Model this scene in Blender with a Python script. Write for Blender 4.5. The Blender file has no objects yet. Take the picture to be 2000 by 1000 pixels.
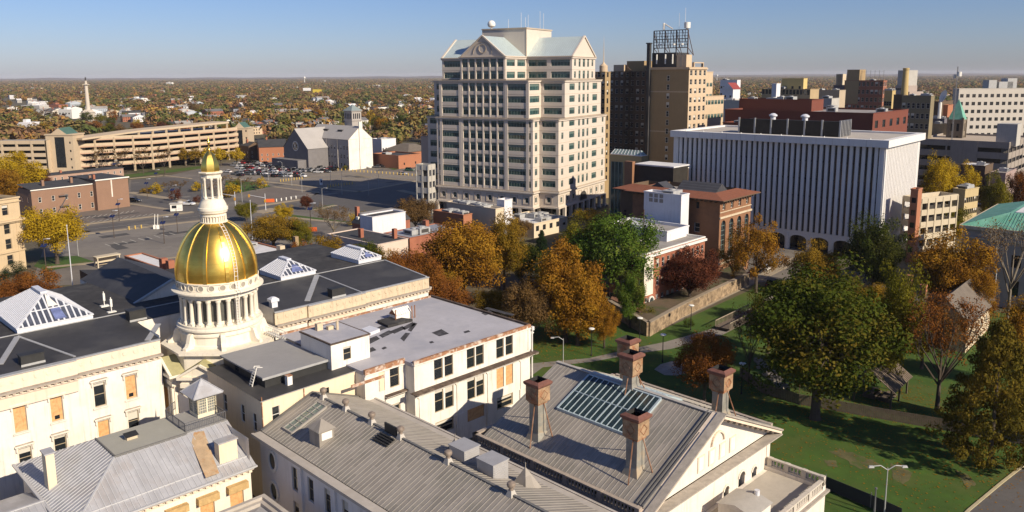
import bpy, math, random
import numpy as np
from mathutils import Vector, Matrix
R = math.radians
random.seed(7)
SC = bpy.context.scene
COL = SC.collection
# ------------------------------------------------------------------ camera (28 mm, cropped frame, slight roll)
CAMH = 54.0
PIT = math.atan(260 / 1556)
cam = bpy.data.cameras.new('camera')
co = bpy.data.objects.new('camera', cam)
COL.objects.link(co)
cam.sensor_width = 36
cam.lens = 28.0
cam.shift_y = -0.0465
cam.clip_start = 1
cam.clip_end = 60000
_s = -0.005
_c = math.sqrt(1 - _s * _s)
_r0 = Vector((1, 0, 0))
_u0 = Vector((0, math.sin(PIT), math.cos(PIT)))
_b = Vector((0, -math.cos(PIT), math.sin(PIT)))
_r = _c * _r0 + _s * _u0
_u = -_s * _r0 + _c * _u0
co.matrix_world = Matrix(((_r.x, _u.x, _b.x, 0), (_r.y, _u.y, _b.y, 0), (_r.z, _u.z, _b.z, CAMH), (0, 0, 0, 1)))
SC.camera = co
# ------------------------------------------------------------------ sky, sun, exposure
SUN_AZ, SUN_EL = 130.0, 31.0
w = bpy.data.worlds.new('World')
SC.world = w
w.use_nodes = True
nt = w.node_tree
nt.nodes.clear()
sky = nt.nodes.new('ShaderNodeTexSky')
sky.sky_type = 'NISHITA'
sky.sun_disc = False
sky.sun_elevation = R(SUN_EL)
sky.sun_rotation = R(SUN_AZ)
sky.altitude = 30
sky.air_density = 1.0
sky.dust_density = 0.4
sky.ozone_density = 8
bg = nt.nodes.new('ShaderNodeBackground')
bg.inputs[1].default_value = .073
wo = nt.nodes.new('ShaderNodeOutputWorld')
tint = nt.nodes.new('ShaderNodeMix')
tint.data_type = 'RGBA'
tint.blend_type = 'MULTIPLY'
tint.inputs[0].default_value = 1
tint.inputs[7].default_value = (1.07, .95, 1.06, 1)
nt.links.new(sky.outputs[0], tint.inputs[6])
nt.links.new(tint.outputs[2], bg.inputs[0])
nt.links.new(bg.outputs[0], wo.inputs[0])
sl = bpy.data.lights.new('sun', 'SUN')
sl.energy = 5.0
sl.angle = R(0.5)
sl.color = (1.0, 0.87, 0.69)
so = bpy.data.objects.new('sun', sl)
COL.objects.link(so)
_a, _e = R(SUN_AZ), R(SUN_EL)
so.rotation_euler = Vector((math.sin(_a) * math.cos(_e), math.cos(_a) * math.cos(_e), math.sin(_e))).to_track_quat('Z', 'Y').to_euler()
so.location = (300, -300, 300)
vs = SC.view_settings
vs.view_transform = 'Standard'
vs.look = 'None'
vs.exposure = 0.4
vs.gamma = 1
SC.cycles.max_bounces = 6
SC.cycles.transparent_max_bounces = 6
# ------------------------------------------------------------------ photo pixel -> place (all on real planes of the site)
def ray(px, py):
 x, y = px - 1000., py - 407.
 xr = _c * x + _s * y
 yr = -_s * x + _c * y
 cp, sp = math.cos(PIT), math.sin(PIT)
 return (xr, 1556 * cp - yr * sp, -1556 * sp - yr * cp)
def G(px, py, z=0.0):
 d = ray(px, py)
 t = (z - CAMH) / d[2]
 return (d[0] * t, d[1] * t)
# ------------------------------------------------------------------ materials
MATS = {}
def mat(name, col, rough=.8, metal=0., var=.14, scale=.5, col2=None, streak=0., panel=None, bump=0., spec=.35, isl=None, wave=None):
 """procedural surface: base colour varied by two noises, optional vertical streaks, panels, stripes"""
 if name in MATS: return MATS[name]
 m = bpy.data.materials.new(name)
 m.use_nodes = True
 t = m.node_tree
 N, L = t.nodes, t.links
 b = N['Principled BSDF']
 b.inputs['Roughness'].default_value = rough
 b.inputs['Metallic'].default_value = metal
 b.inputs['Specular IOR Level'].default_value = spec
 tc = N.new('ShaderNodeTexCoord')
 def noise(sc, det=4, mp=None):
  n = N.new('ShaderNodeTexNoise')
  n.inputs['Scale'].default_value = sc
  n.inputs['Detail'].default_value = det
  n.inputs['Roughness'].default_value = .62
  if mp:
   q = N.new('ShaderNodeMapping')
   q.inputs['Scale'].default_value = mp
   L.new(tc.outputs['Object'], q.inputs[0])
   L.new(q.outputs[0], n.inputs['Vector'])
  else:
   L.new(tc.outputs['Object'], n.inputs['Vector'])
  return n.outputs[0]
 def mixc(f, a, c, mode='MIX'):
  n = N.new('ShaderNodeMix')
  n.data_type = 'RGBA'
  n.blend_type = mode
  for i, v in ((0, f), (6, a), (7, c)):
   if isinstance(v, (int, float)): n.inputs[i].default_value = v
   elif isinstance(v, tuple): n.inputs[i].default_value = (v[0], v[1], v[2], 1)
   else: L.new(v, n.inputs[i])
  return n.outputs[2]
 def ramp(x, lo, hi):
  n = N.new('ShaderNodeMapRange')
  n.inputs[1].default_value = lo
  n.inputs[2].default_value = hi
  L.new(x, n.inputs[0])
  return n.outputs[0]
 def mth(op, a, c=None):
  n = N.new('ShaderNodeMath')
  n.operation = op
  for i, v in ((0, a), (1, c)):
   if v is None: continue
   if isinstance(v, (int, float)): n.inputs[i].default_value = v
   else: L.new(v, n.inputs[i])
  return n.outputs[0]
 lo = tuple(c * (1 - var) for c in col)
 hi = tuple(min(1, c * (1 + var)) for c in col)
 cc = mixc(ramp(noise(scale, 6), .3, .7), lo, hi)
 cc = mixc(mth('MULTIPLY', ramp(noise(scale * 7, 3), .3, .75), .5), cc, tuple(c * (1 - 1.5 * var) for c in col))
 if col2: cc = mixc(ramp(noise(scale * .7 + .013, 7), .5, .62), cc, col2)
 if streak:
  cc = mixc(mth('MULTIPLY', ramp(noise(1.0, 5, (2.2, 2.2, .16)), .52, .75), streak), cc, tuple(c * .45 for c in (col[0], col[1] * .93, col[2] * .85)))
 if panel:
  ax, pitch, ln, amt = panel
  sx = N.new('ShaderNodeSeparateXYZ')
  L.new(tc.outputs['Object'], sx.inputs[0])
  a = mth('FLOOR', mth('DIVIDE', sx.outputs[ax], pitch))
  o = sx.outputs[1 - ax]
  c = mth('FLOOR', mth('ADD', mth('DIVIDE', o, ln), mth('MULTIPLY', a, .37)))
  wn = N.new('ShaderNodeTexWhiteNoise')
  wn.noise_dimensions = '2D'
  cb = N.new('ShaderNodeCombineXYZ')
  L.new(a, cb.inputs[0])
  L.new(c, cb.inputs[1])
  L.new(cb.outputs[0], wn.inputs['Vector'])
  cc = mixc(mth('MULTIPLY', wn.outputs[0], amt), cc, tuple(x * .45 for x in col))
 if wave:
  ax, pitch, duty, wc = wave
  sx = N.new('ShaderNodeSeparateXYZ')
  L.new(tc.outputs['Object'], sx.inputs[0])
  f = mth('FRACT', mth('DIVIDE', sx.outputs[ax], pitch))
  cc = mixc(mth('LESS_THAN', f, duty), cc, wc)
 if isl is not None:
  ge = N.new('ShaderNodeNewGeometry')
  cc = mixc(mth('MULTIPLY', ge.outputs['Random Per Island'], 1.0), cc, isl)
 L.new(cc, b.inputs['Base Color'])
 if bump:
  bp = N.new('ShaderNodeBump')
  bp.inputs['Strength'].default_value = bump
  bp.inputs['Distance'].default_value = .05
  L.new(noise(scale * 9, 4), bp.inputs['Height'])
  L.new(bp.outputs[0], b.inputs['Normal'])
 MATS[name] = m
 return m
# ------------------------------------------------------------------ mesh builder
class MB:
 def __init__(s):
  s.v = []; s.f = []; s.m = []; s.sm = []
 def face(s, pts, m=0, smooth=False):
  i = len(s.v)
  s.v += [tuple(p) for p in pts]
  s.f.append(tuple(range(i, i + len(pts))))
  s.m.append(m); s.sm.append(smooth)
 def box(s, x0, x1, y0, y1, z0, z1, m=0, bottom=True):
  s.prism([(x0, y0), (x1, y0), (x1, y1), (x0, y1)], z0, z1, m, bottom)
 def prism(s, poly, z0, z1, m=0, bottom=True, top=True, mt=None):
  n = len(poly); i = len(s.v)
  s.v += [(p[0], p[1], z0) for p in poly] + [(p[0], p[1], z1) for p in poly]
  for k in range(n):
   j = (k + 1) % n
   s.f.append((i + k, i + j, i + n + j, i + n + k)); s.m.append(m); s.sm.append(False)
  if top: s.f.append(tuple(i + n + k for k in range(n))); s.m.append(m if mt is None else mt); s.sm.append(False)
  if bottom: s.f.append(tuple(i + n - 1 - k for k in range(n))); s.m.append(m); s.sm.append(False)
 def frust(s, x0, x1, y0, y1, z0, X0, X1, Y0, Y1, z1, m=0):
  a = [(x0, y0, z0), (x1, y0, z0), (x1, y1, z0), (x0, y1, z0)]
  b = [(X0, Y0, z1), (X1, Y0, z1), (X1, Y1, z1), (X0, Y1, z1)]
  for k in range(4):
   j = (k + 1) % 4
   s.face([a[k], a[j], b[j], b[k]], m)
  s.face(b, m); s.face(a[::-1], m)
 def beam(s, p, q, w, h=None, m=0, up=(0, 0, 1)):
  """rectangular bar from p to q, w across, h along up"""
  h = h or w
  p, q = Vector(p), Vector(q)
  d = (q - p).normalized()
  sd = d.cross(Vector(up))
  if sd.length < 1e-4: sd = d.cross(Vector((1, 0, 0)))
  sd.normalize()
  un = sd.cross(d)
  a = [p - sd * w / 2 - un * h / 2, p + sd * w / 2 - un * h / 2, p + sd * w / 2 + un * h / 2, p - sd * w / 2 + un * h / 2]
  b = [x + (q - p) for x in a]
  for k in range(4):
   j = (k + 1) % 4
   s.face([a[k], a[j], b[j], b[k]], m)
  s.face(a[::-1], m); s.face(b, m)
 def tube(s, p, q, r0, r1=None, n=8, m=0, cap=True):
  r1 = r0 if r1 is None else r1
  p, q = Vector(p), Vector(q)
  d = (q - p)
  if d.length < 1e-6: return
  d.normalize()
  a = d.cross(Vector((0, 0, 1)))
  if a.length < 1e-3: a = Vector((1, 0, 0))
  a.normalize()
  b = d.cross(a)
  i = len(s.v)
  for k in range(n):
   t = 2 * math.pi * k / n
   o = a * math.cos(t) + b * math.sin(t)
   s.v.append(tuple(p + o * r0)); s.v.append(tuple(q + o * r1))
  for k in range(n):
   j = (k + 1) % n
   s.f.append((i + 2 * j, i + 2 * k, i + 2 * k + 1, i + 2 * j + 1)); s.m.append(m); s.sm.append(n > 5)
  if cap:
   s.f.append(tuple(i + 2 * k + 1 for k in range(n))[::-1]); s.m.append(m); s.sm.append(False)
   s.f.append(tuple(i + 2 * k for k in range(n))); s.m.append(m); s.sm.append(False)
 def lathe(s, cx, cy, prof, n=48, m=0, smooth=True):
  for (r0, z0), (r1, z1) in zip(prof[:-1], prof[1:]):
   for k in range(n):
    a, b = 2 * math.pi * k / n, 2 * math.pi * (k + 1) / n
    pts = [(cx + r0 * math.cos(a), cy + r0 * math.sin(a), z0), (cx + r0 * math.cos(b), cy + r0 * math.sin(b), z0),
                       (cx + r1 * math.cos(b), cy + r1 * math.sin(b), z1), (cx + r1 * math.cos(a), cy + r1 * math.sin(a), z1)]
    if r0 < 1e-5: pts = pts[1:]
    if r1 < 1e-5: pts = pts[:-1]
    s.face(pts, m, smooth)
 def wall(s, p0, p1, z0, z1, holes=(), depth=.2, m=0, mr=None):
  """vertical wall p0->p1 (outside on the right), rectangular openings (x, z, w, h) with reveals"""
  p0, p1 = Vector((p0[0], p0[1])), Vector((p1[0], p1[1]))
  Lw = (p1 - p0).length
  e = (p1 - p0) / Lw
  n = Vector((e.y, -e.x))
  mr = m if mr is None else mr
  hs = [(x - w / 2, x + w / 2, z, z + h) for x, z, w, h in holes]
  xs = sorted(set([0, Lw] + [round(v, 4) for h in hs for v in h[:2]]))
  zs = sorted(set([z0, z1] + [round(v, 4) for h in hs for v in h[2:]]))
  P = lambda x, z, d=0: (p0.x + e.x * x - n.x * d, p0.y + e.y * x - n.y * d, z)
  for a, b in zip(xs[:-1], xs[1:]):
   if b - a < 1e-4: continue
   run = None
   for c, d in zip(zs[:-1], zs[1:]):
    mx, mz = (a + b) / 2, (c + d) / 2
    hole = any(h[0] < mx < h[1] and h[2] < mz < h[3] for h in hs)
    if hole:
     if run is not None: s.face([P(a, run), P(b, run), P(b, c), P(a, c)], m)
     run = None
    elif run is None: run = c
   if run is not None: s.face([P(a, run), P(b, run), P(b, z1), P(a, z1)], m)
  for a, b, c, d in hs:
   s.face([P(a, c), P(b, c), P(b, c, depth), P(a, c, depth)], mr)
   s.face([P(a, d, depth), P(b, d, depth), P(b, d), P(a, d)], mr)
   s.face([P(a, c, depth), P(a, d, depth), P(a, d), P(a, c)], mr)
   s.face([P(b, c), P(b, d), P(b, d, depth), P(b, c, depth)], mr)
 def mesh(s, name, mats, off=(0, 0, 0), merge=False):
  me = bpy.data.meshes.new(name)
  ox, oy, oz = off
  me.from_pydata([(x - ox, y - oy, z - oz) for x, y, z in s.v], [], s.f)
  for mm in (mats if isinstance(mats, (list, tuple)) else [mats]): me.materials.append(mm)
  me.polygons.foreach_set('material_index', s.m)
  if any(s.sm):
   import bmesh
   bm = bmesh.new(); bm.from_mesh(me)
   bmesh.ops.remove_doubles(bm, verts=bm.verts, dist=1e-4)
   bm.to_mesh(me); bm.free()
   sm = [True] * len(me.polygons)
   if len(me.polygons) == len(s.sm): sm = s.sm
   me.polygons.foreach_set('use_smooth', sm)
   me.set_sharp_from_angle(angle=R(35))
  me.update()
  return me
def tag(o, label=None, cat=None, group=None, kind=None):
 if label: o['label'] = label
 if cat: o['category'] = cat
 if group: o['group'] = group
 if kind: o['kind'] = kind
 return o
def link(name, data, parent=None, loc=(0, 0, 0), rz=0., label=None):
 o = bpy.data.objects.new(name, data)
 COL.objects.link(o)
 o.location = loc
 o.rotation_euler = (0, 0, rz)
 if parent: o.parent = parent
 if label: o['label'] = label
 return o
class Frame:
 """a thing standing in its own local frame: x along azimuth A (degrees from +Y clockwise), y to its left"""
 def __init__(s, name, label, cat, org, A=90., base=(0, 0), group=None):
  s.A, s.base = A, base
  s.rz = R(90 - A)
  s.root = link(name, None, None, (org[0], org[1], 0), s.rz)
  s.org = org
  tag(s.root, label, cat, group)
 def part(s, name, mb, mats, parent=None, label=None):
  return link(name, mb.mesh(name, mats, (s.base[0], s.base[1], 0)), parent or s.root, label=label)
 def put(s, name, me, x, y, z, rz=0., parent=None, label=None):
  return link(name, me, parent or s.root, (x - s.base[0], y - s.base[1], z), rz, label)
 def world(s, x, y):
  c, n = math.cos(s.rz), math.sin(s.rz)
  x -= s.base[0]; y -= s.base[1]
  return (s.org[0] + c * x - n * y, s.org[1] + n * x + c * y)
 def local(s, p):
  c, n = math.cos(s.rz), math.sin(s.rz)
  x, y = p[0] - s.org[0], p[1] - s.org[1]
  return (c * x + n * y + s.base[0], -n * x + c * y + s.base[1])
WM = {}
def win_mesh(w, h, style):
 """window filling an opening w x h, centred on its sill middle, facing -y; returns (frame mesh, pane mesh)"""
 key = (round(w, 2), round(h, 2), style)
 if key in WM: return WM[key]
 fr, pa = MB(), MB()
 a = w / 2
 fm, gm = mat_frame.get(style.split('_')[0], mat_frame['sash']), glass
 st = style.split('_')[0]
 if st in ('sash', 'dsash'):
  t = max(.06, w * .055)
  fr.box(-a, -a + t, -.09, .02, 0, h); fr.box(a - t, a, -.09, .02, 0, h)
  fr.box(-a + t, a - t, -.09, .02, 0, t); fr.box(-a + t, a - t, -.09, .02, h - t, h)
  fr.box(-a + t, a - t, -.07, .02, h * .5 - t / 2, h * .5 + t / 2)
  bl = int(style.split('_')[1]) if '_' in style else 0
  pa.box(-a + t, a - t, .0, .03, t, h - t, 0)
  if bl: pa.box(-a + t, a - t, -.02, 0., h * (1 - .14 * bl), h - t, 1)
  res = (fr.mesh('window', fm), pa.mesh('pane', [gm, blind]))
 elif st == 'board':
  fr.box(-a, a, -.05, .02, 0, .07); fr.box(-a, a, -.05, .02, h - .07, h)
  fr.box(-a, -a + .07, -.05, .02, .07, h - .07); fr.box(a - .07, a, -.05, .02, .07, h - .07)
  k = style.endswith('1')
  if k:
   q = h * .16
   pa.wall((-a + .07, -.03), (a - .07, -.03), .07, h - .07, [(a - .07, .2, w * .42, q)], .05)
   pa.face([(-w * .21, .02, .2), (w * .21, .02, .2), (w * .21, .02, .2 + q), (-w * .21, .02, .2 + q)], 1)
  else: pa.box(-a + .07, a - .07, -.03, 0, .07, h - .07)
  res = (fr.mesh('window', fm), pa.mesh('board', [plywood, glass]))
 elif st == 'rib':      # ribbon glazing with thin mullions
  n = max(1, int(round(w / 1.25)))
  fr.face([(-a, 0, 0), (a, 0, 0), (a, 0, h), (-a, 0, h)], 1)
  for k in range(1, n):
   x = -a + w * k / n
   fr.box(x - .035, x + .035, -.05, -.004, 0, h, 0)
  fr.box(-a, a, -.05, -.004, 0, .07, 0)
  if style.endswith('b'):
   fr.face([(-a, -.002, h * .6), (a, -.002, h * .6), (a, -.002, h), (-a, -.002, h)], 2)
  res = (fr.mesh('window', [fm, greenglass, greenblind]), None)
 elif st == 'arch':
  t = .12
  n = 10
  r = a
  zz = h - r
  pts = [(-a, 0, 0), (a, 0, 0)] + [(r * math.cos(math.pi * k / n), 0, zz + r * math.sin(math.pi * k / n)) for k in range(n + 1)]
  pa.face(pts, 0)
  for p, q in zip(pts[1:], pts[2:]): fr.beam((p[0], -.03, p[2]), (q[0], -.03, q[2]), .12, t, 0, (0, 1, 0))
  fr.beam((-a, -.03, 0), (-a, -.03, zz), .12, t, 0, (0, 1, 0))
  fr.beam((-a, -.03, .05), (a, -.03, .05), .12, t, 0, (0, 1, 0))
  fr.beam((0, -.03, 0), (0, -.03, h), .08, .08, 0, (0, 1, 0))
  k = 1.3
  while k < h - .3:
   fr.beam((-a, -.03, k), (a, -.03, k), .08, .07, 0, (0, 1, 0)); k += 1.3
  res = (fr.mesh('window', fm), pa.mesh('pane', gm))
 else:                  # plain dark or pale-framed small window, one mesh
  t = .09 if st != 'dark' else .05
  fr.face([(-a, 0, 0), (a, 0, 0), (a, 0, h), (-a, 0, h)], 1)
  for bx in ((-a, -a + t, 0, h), (a - t, a, 0, h), (-a + t, a - t, 0, t), (-a + t, a - t, h - t, h), (-a + t, a - t, h * .5 - t / 3, h * .5 + t / 3)):
   fr.box(bx[0], bx[1], -.06, -.003, bx[2], bx[3], 0)
  if style.endswith('b'): fr.box(-a + t, a - t, -.01, -.003, h * .55, h - t, 2)
  res = (fr.mesh('window', [fm, glass, blind]), None)
 WM[key] = res
 return res
def put_window(F, p0, p1, hole, style, depth, parent=None):
 x, z, w, h = hole
 ex, ey = p1[0] - p0[0], p1[1] - p0[1]
 Lw = math.hypot(ex, ey)
 ex, ey = ex / Lw, ey / Lw
 X, Y = p0[0] + ex * x - ey * depth, p0[1] + ey * x + ex * depth
 fr, pa = win_mesh(w, h, style)
 o = F.put('window', fr, X, Y, z, math.atan2(ey, ex), parent)
 if pa: link(pa.name.split('.')[0], pa, o)
 return o
def facade(F, mb, p0, p1, z0, z1, holes=(), depth=.2, m=0, parent=None):
 """wall with openings plus one window object per opening; a hole is (x, z, w, h, style)"""
 mb.wall(p0, p1, z0, z1, [h[:4] for h in holes], depth, m)
 for h in holes:
  if len(h) > 4 and h[4]: put_window(F, p0, p1, h[:4], h[4], depth - .02, parent)
def grid(L, n, w, zs, h, style, m0=None, m1=None, blind=.25):
 m0 = L / n / 2 if m0 is None else m0
 m1 = m0 if m1 is None else m1
 out = []
 for z in zs:
  for k in range(n):
   x = m0 + (L - m0 - m1) * (k / (n - 1) if n > 1 else .5)
   st = style
   if random.random() < blind and style in ('plain', 'white', 'rib'): st += '_b'
   if style == 'sash': st = 'sash_%d' % random.choice((0, 0, 1, 2, 3))
   out.append((x, z, w, h, st))
 return out
glass = mat('window_glass', (.018, .022, .026), .06, 0, .3, .4, spec=.6)
greenglass = mat('green_tinted_glass', (.03, .075, .075), .08, 0, .45, .35, col2=(.015, .03, .03), spec=.6)
blind = mat('window_blind', (.55, .52, .45), .9, 0, .1)
greenblind = mat('blind_behind_green_glass', (.12, .17, .15), .3, 0, .15, .5, spec=.5)
plywood = mat('plywood_board', (.62, .36, .16), .85, 0, .22, 2.5, col2=(.5, .25, .1))
white_paint = mat('white_paint', (.72, .7, .64), .7, 0, .08, 1.)
tan_frame = mat('tan_wood_frame', (.36, .29, .19), .7, 0, .12, 1.)
dark_frame = mat('dark_frame', (.06, .055, .05), .6, 0, .12, 1.)
green_frame = mat('green_grey_frame', (.2, .26, .24), .6, 0, .12, 1.)
mat_frame = {'sash': tan_frame, 'board': tan_frame, 'rib': green_frame, 'arch': green_frame, 'plain': dark_frame, 'dark': dark_frame, 'white': white_paint, 'dsash': white_paint}
# ================================================================== STATEHOUSE (all wings share one 45 degree grid: u right-forward, v left-forward)
Q = math.sqrt(.5)
def SW(u, v): return ((u - v) * Q, (u + v) * Q)
def SF(name, label, cat, u, v, group=None): return Frame(name, label, cat, SW(u, v), 45, (u, v), group)
def SL(px, py, z):
 g = G(px, py, z)
 return ((g[0] + g[1]) * Q, (g[1] - g[0]) * Q)
stucco = mat('painted_stucco', (.7, .64, .55), .85, 0, .08, .25, streak=.45)
white_wall = mat('white_painted_masonry', (.73, .69, .62), .85, 0, .07, .3, streak=.5, col2=(.66, .61, .53))
cream = mat('cream_painted_stone', (.7, .58, .45), .85, 0, .07, .4, streak=.3)
buff = mat('weathered_buff_stone', (.56, .46, .32), .85, 0, .12, .5, streak=.6)
yellow_wall = mat('pale_yellow_stucco', (.72, .6, .42), .85, 0, .05, .3, streak=.25)
dirty_ledge = mat('dirty_stone_ledge', (.36, .32, .27), .9, 0, .25, 1.2)
dark_stone = mat('dark_dentil_soffit', (.2, .17, .13), .9, 0, .2, 1)
tar = mat('black_membrane_roof', (.042, .041, .042), .65, 0, .3, .12, col2=(.06, .058, .056), spec=.4)
tar_flat = mat('tar_flat_roof', (.04, .038, .037), .9, 0, .3, .5, col2=(.06, .058, .055))
flash = mat('light_metal_flashing', (.42, .42, .41), .5, .3, .15, 1.5)
galv = mat('painted_skylight_metal', (.68, .69, .72), .45, .2, .08, 2)
skyglass = mat('skylight_glass', (.08, .09, .12), .15, 0, .4, .8, spec=.5)
grey_mem = mat('grey_membrane_roof', (.4, .39, .41), .75, 0, .12, .15, col2=(.32, .32, .35))
rust = mat('rusty_flashing', (.34, .17, .09), .85, .1, .35, 1.5, col2=(.55, .46, .38))
brownledge = mat('brown_weathered_ledge', (.085, .06, .045), .9, 0, .35, .8, col2=(.15, .11, .08))
seam = mat('standing_seam_zinc', (.34, .305, .26), .6, .1, .12, .35, panel=(1, .62, 2.4, .4), col2=(.26, .24, .2))
seam_rib = mat('seam_rib_zinc', (.35, .325, .285), .5, .1, .12, 1)
seam2 = mat('silver_seam_roof', (.45, .45, .46), .5, .2, .1, .35, panel=(0, .62, 2.2, .3), col2=(.4, .38, .37))
gold = mat('gold_leaf', (1., .64, .13), .34, 1., .1, .5, col2=(.86, .52, .1), panel=(2, .55, 1.1, .22))
gold_rib = mat('gold_rib', (1., .66, .15), .3, 1., .06, 1)
ivory = mat('ivory_painted_stone', (.72, .66, .54), .75, 0, .05, .5, streak=.4)
lichen = mat('lichen_slab', (.36, .33, .17), .9, 0, .2, .8)
iron = mat('grey_iron_rail', (.16, .16, .17), .6, .4, .1, 2)
white_iron = mat('white_iron', (.7, .68, .62), .6, .2, .1, 2)
black_box = mat('black_sheet_metal', (.035, .035, .034), .6, .2, .2, 1)
def run_cornice(mb, u0, u1, v, z, dent=True, proj=.8, face=-1, axis=0, md=1, ml=2, mc=0):
 """string of bed mould, dentils and corona along a wall; axis 0 runs along u at v, 1 along v at u"""
 def bx(a0, a1, b0, b1, z0, z1, m):
  lo, hi = min(b0, b1), max(b0, b1)
  if axis == 0: mb.box(a0, a1, lo, hi, z0, z1, m)
  else: mb.box(lo, hi, a0, a1, z0, z1, m)
 f = face
 bx(u0, u1, v, v + f * .22, z - .55, z - .3, mc)
 bx(u0, u1, v, v + f * .3, z - .3, z, md)
 if dent:
  n = int((u1 - u0) / .75)
  for k in range(n):
   a = u0 + (k + .25) * (u1 - u0) / n
   bx(a, a + .36, v + f * .3, v + f * .55, z - .26, z - .01, mc)
 bx(u0 - .02, u1 + .02, v, v + f * proj, z, z + .12, mc)
 bx(u0 - .02, u1 + .02, v, v + f * (proj + .12), z + .12, z + .26, ml)
def bxpart(F, name, x0, x1, y0, y1, z0, z1, m, parent=None):
 mb = MB(); mb.box(x0, x1, y0, y1, z0, z1)
 return F.part(name, mb, m, parent)
# ---------------------------------------------------------------- front block with black roof
F = SF('statehouse_front_block', 'long white statehouse block with black membrane roof and three glass pyramids behind the golden dome', 'building', 51, 130)
mb = MB()
hl = []
for u, z, h, st in ((37.2, 9.4, 3.4, 'board_1'), (33.1, 9.5, 3.4, 'sash_1'), (27.75, 9.1, 3.4, 'board_1'), (23.5, 9.0, 3.5, 'board_0'),
     (18.6, 9.1, 3.4, 'sash_2'), (37.15, 4.6, 2.9, 'sash_3'), (33.2, 4.7, 2.7, 'board_0'), (27.75, 4.5, 2.5, 'sash_1'), (23.6, 4.0, 2.8, 'sash_2'), (18.6, 4.2, 2.8, 'sash_1')):
 hl.append((u - 11.4, z, 1.45, h, st))
UL, UR, VN, VB = 11.4, 90.8, 113., 152.
facade(F, mb, (UL, VN), (41.6, VN), 0, 14.7, hl, .3)
mb.wall((41.6, VN), (41.6, 121.5), 0, 17.6); mb.wall((41.6, 121.5), (59.5, 121.5), 0, 17.7); mb.wall((59.5, 121.5), (59.5, VN), 0, 17.6); mb.wall((59.5, VN), (UR, VN), 0, 14.7)
facade(F, mb, (UR, VN), (UR, VB), 0, 14.7, [(4 + 5.2 * k, 9, 1.4, 3.2, 'sash_1') for k in range(6)] + [(4 + 5.2 * k, 3.5, 1.4, 3.2, 'sash_1') for k in range(6)], .3)
mb.wall((UR, VB), (UL, VB), 0, 14.7)
mb.wall((UL, VB), (UL, VN), 0, 14.7)
F.part('wall', mb, white_wall)
for h in hl:       # hoods on brackets over each window
 mb = MB()
 a, z = h[0] + UL, h[1] + h[3]
 mb.box(a - 1.15, a + 1.15, VN - .42, VN, z + .32, z + .5, 0)
 mb.box(a - 1.02, a + 1.02, VN - .3, VN, z + .5, z + .58, 1)
 for s in (-1, 1):
  mb.box(a + s * .92 - .1, a + s * .92 + .1, VN - .3, VN, z - .35, z + .32)
 mb.box(a - .95, a + .95, VN - .06, VN, z + .02, z + .14)
 mb.box(a - .9, a - .74, VN - .06, VN, h[1], z + .02); mb.box(a + .74, a + .9, VN - .06, VN, h[1], z + .02)
 mb.box(a - 1., a + 1., VN - .2, VN, h[1] - .22, h[1] - .01)
 F.part('window_hood', mb, [stucco, dirty_ledge])
for a, b, o in ((UL, 21, 0), (21, 30.5, .4), (30.5, 41.6, 0), (59.5, 65.3, 0), (65.3, 76.6, .4), (76.6, 90.8, 0)):
 mb = MB()
 run_cornice(mb, a, b, VN - o, 14.75)
 if o: mb.box(a, b, VN - o, VN - .01, 12.6, 14.2)
 F.part('cornice', mb, [cream, dark_stone, dirty_ledge])
mb = MB()
run_cornice(mb, VN, VB, UR, 14.75, face=1, axis=1)
F.part('cornice', mb, [cream, dark_stone, dirty_ledge])
mb = MB()
for a, b, o, m in ((UL, 21, 0, 0), (21, 30.5, .4, 0), (30.5, 41.6, 0, 0), (59.5, 65.3, 0, 1), (65.3, 76.6, .4, 1), (76.6, 90.9, 0, 1)):
 mb.box(a, b, VN - .12 - o, VN + .4, 14.95, 16.95, m)
 n = int((b - a) / 1.25)
 for k in range(n):
  c = a + (k + .5) * (b - a) / n
  mb.box(c - .32, c + .32, VN - .19 - o, VN - .121 - o, 16.0, 16.35, m)
  mb.box(c - .2, c + .2, VN - .19 - o, VN - .121 - o, 15.85, 16.0, m)
 mb.box(a, b, VN - .3 - o, VN + .3, 16.95, 17.1, 2)
mb.box(UR - .3, UR + .12, VN + .4, VB, 14.95, 16.95, 1)
mb.box(UL, UR, VB - .4, VB, 14.7, 16.95, 1)
mb.box(UL, UL + .4, VN + .4, VB - .4, 14.7, 16.95, 1)
F.part('parapet', mb, [cream, buff, flash])
VE = 126.2
RZ = lambda v: 17.11 + (v - 113.3) * 1.05 / 12.9
mb = MB()
for a, b, c in ((UL, 41.6, 113.2), (41.6, 59.5, 121.5), (59.5, UR - .2, 113.2)): mb.face([(a, c, RZ(c)), (b, c, RZ(c)), (b, VE, RZ(VE)), (a, VE, RZ(VE))], 0)
mb.face([(UR - .2, 113.2, 17.1), (UR - .2, 113.2, 14.7), (UR - .2, VB, 14.7), (UR - .2, VB, 17.6), (UR - .2, VE, RZ(VE))], 2)
mb.face([(UL, VE, RZ(VE)), (UR - .2, VE, RZ(VE)), (UR - .2, VB, RZ(VE) - .5), (UL, VB, RZ(VE) - .5)], 1)
F.part('roof', mb, [tar, tar_flat, cream])
mb = MB()
def roofpt(px, py, dz=.03):
 z = 17.5
 for _ in range(6):
  u, v = SL(px, py, z)
  z = min(RZ(max(v, 113.1)), RZ(VE))
 return (u, v, z + dz)
for p, q, wd in (((34, 658), (0, 712), .75), ((34, 657), (146, 697), .35), ((309, 633), (288, 665), .8), ((619, 538), (600, 588), .9), ((619, 537), (706, 571), .3)):
 mb.beam(roofpt(*p), roofpt(*q), wd, .1)
mb.box(UL, UR - .2, VE - .12, VE + .12, RZ(VE), RZ(VE) + .09)
mb.beam((UR - .25, 113.2, 17.16), (UR - .25, VE, RZ(VE) + .06), .35, .1)
F.part('flashing', mb, flash)
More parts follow.
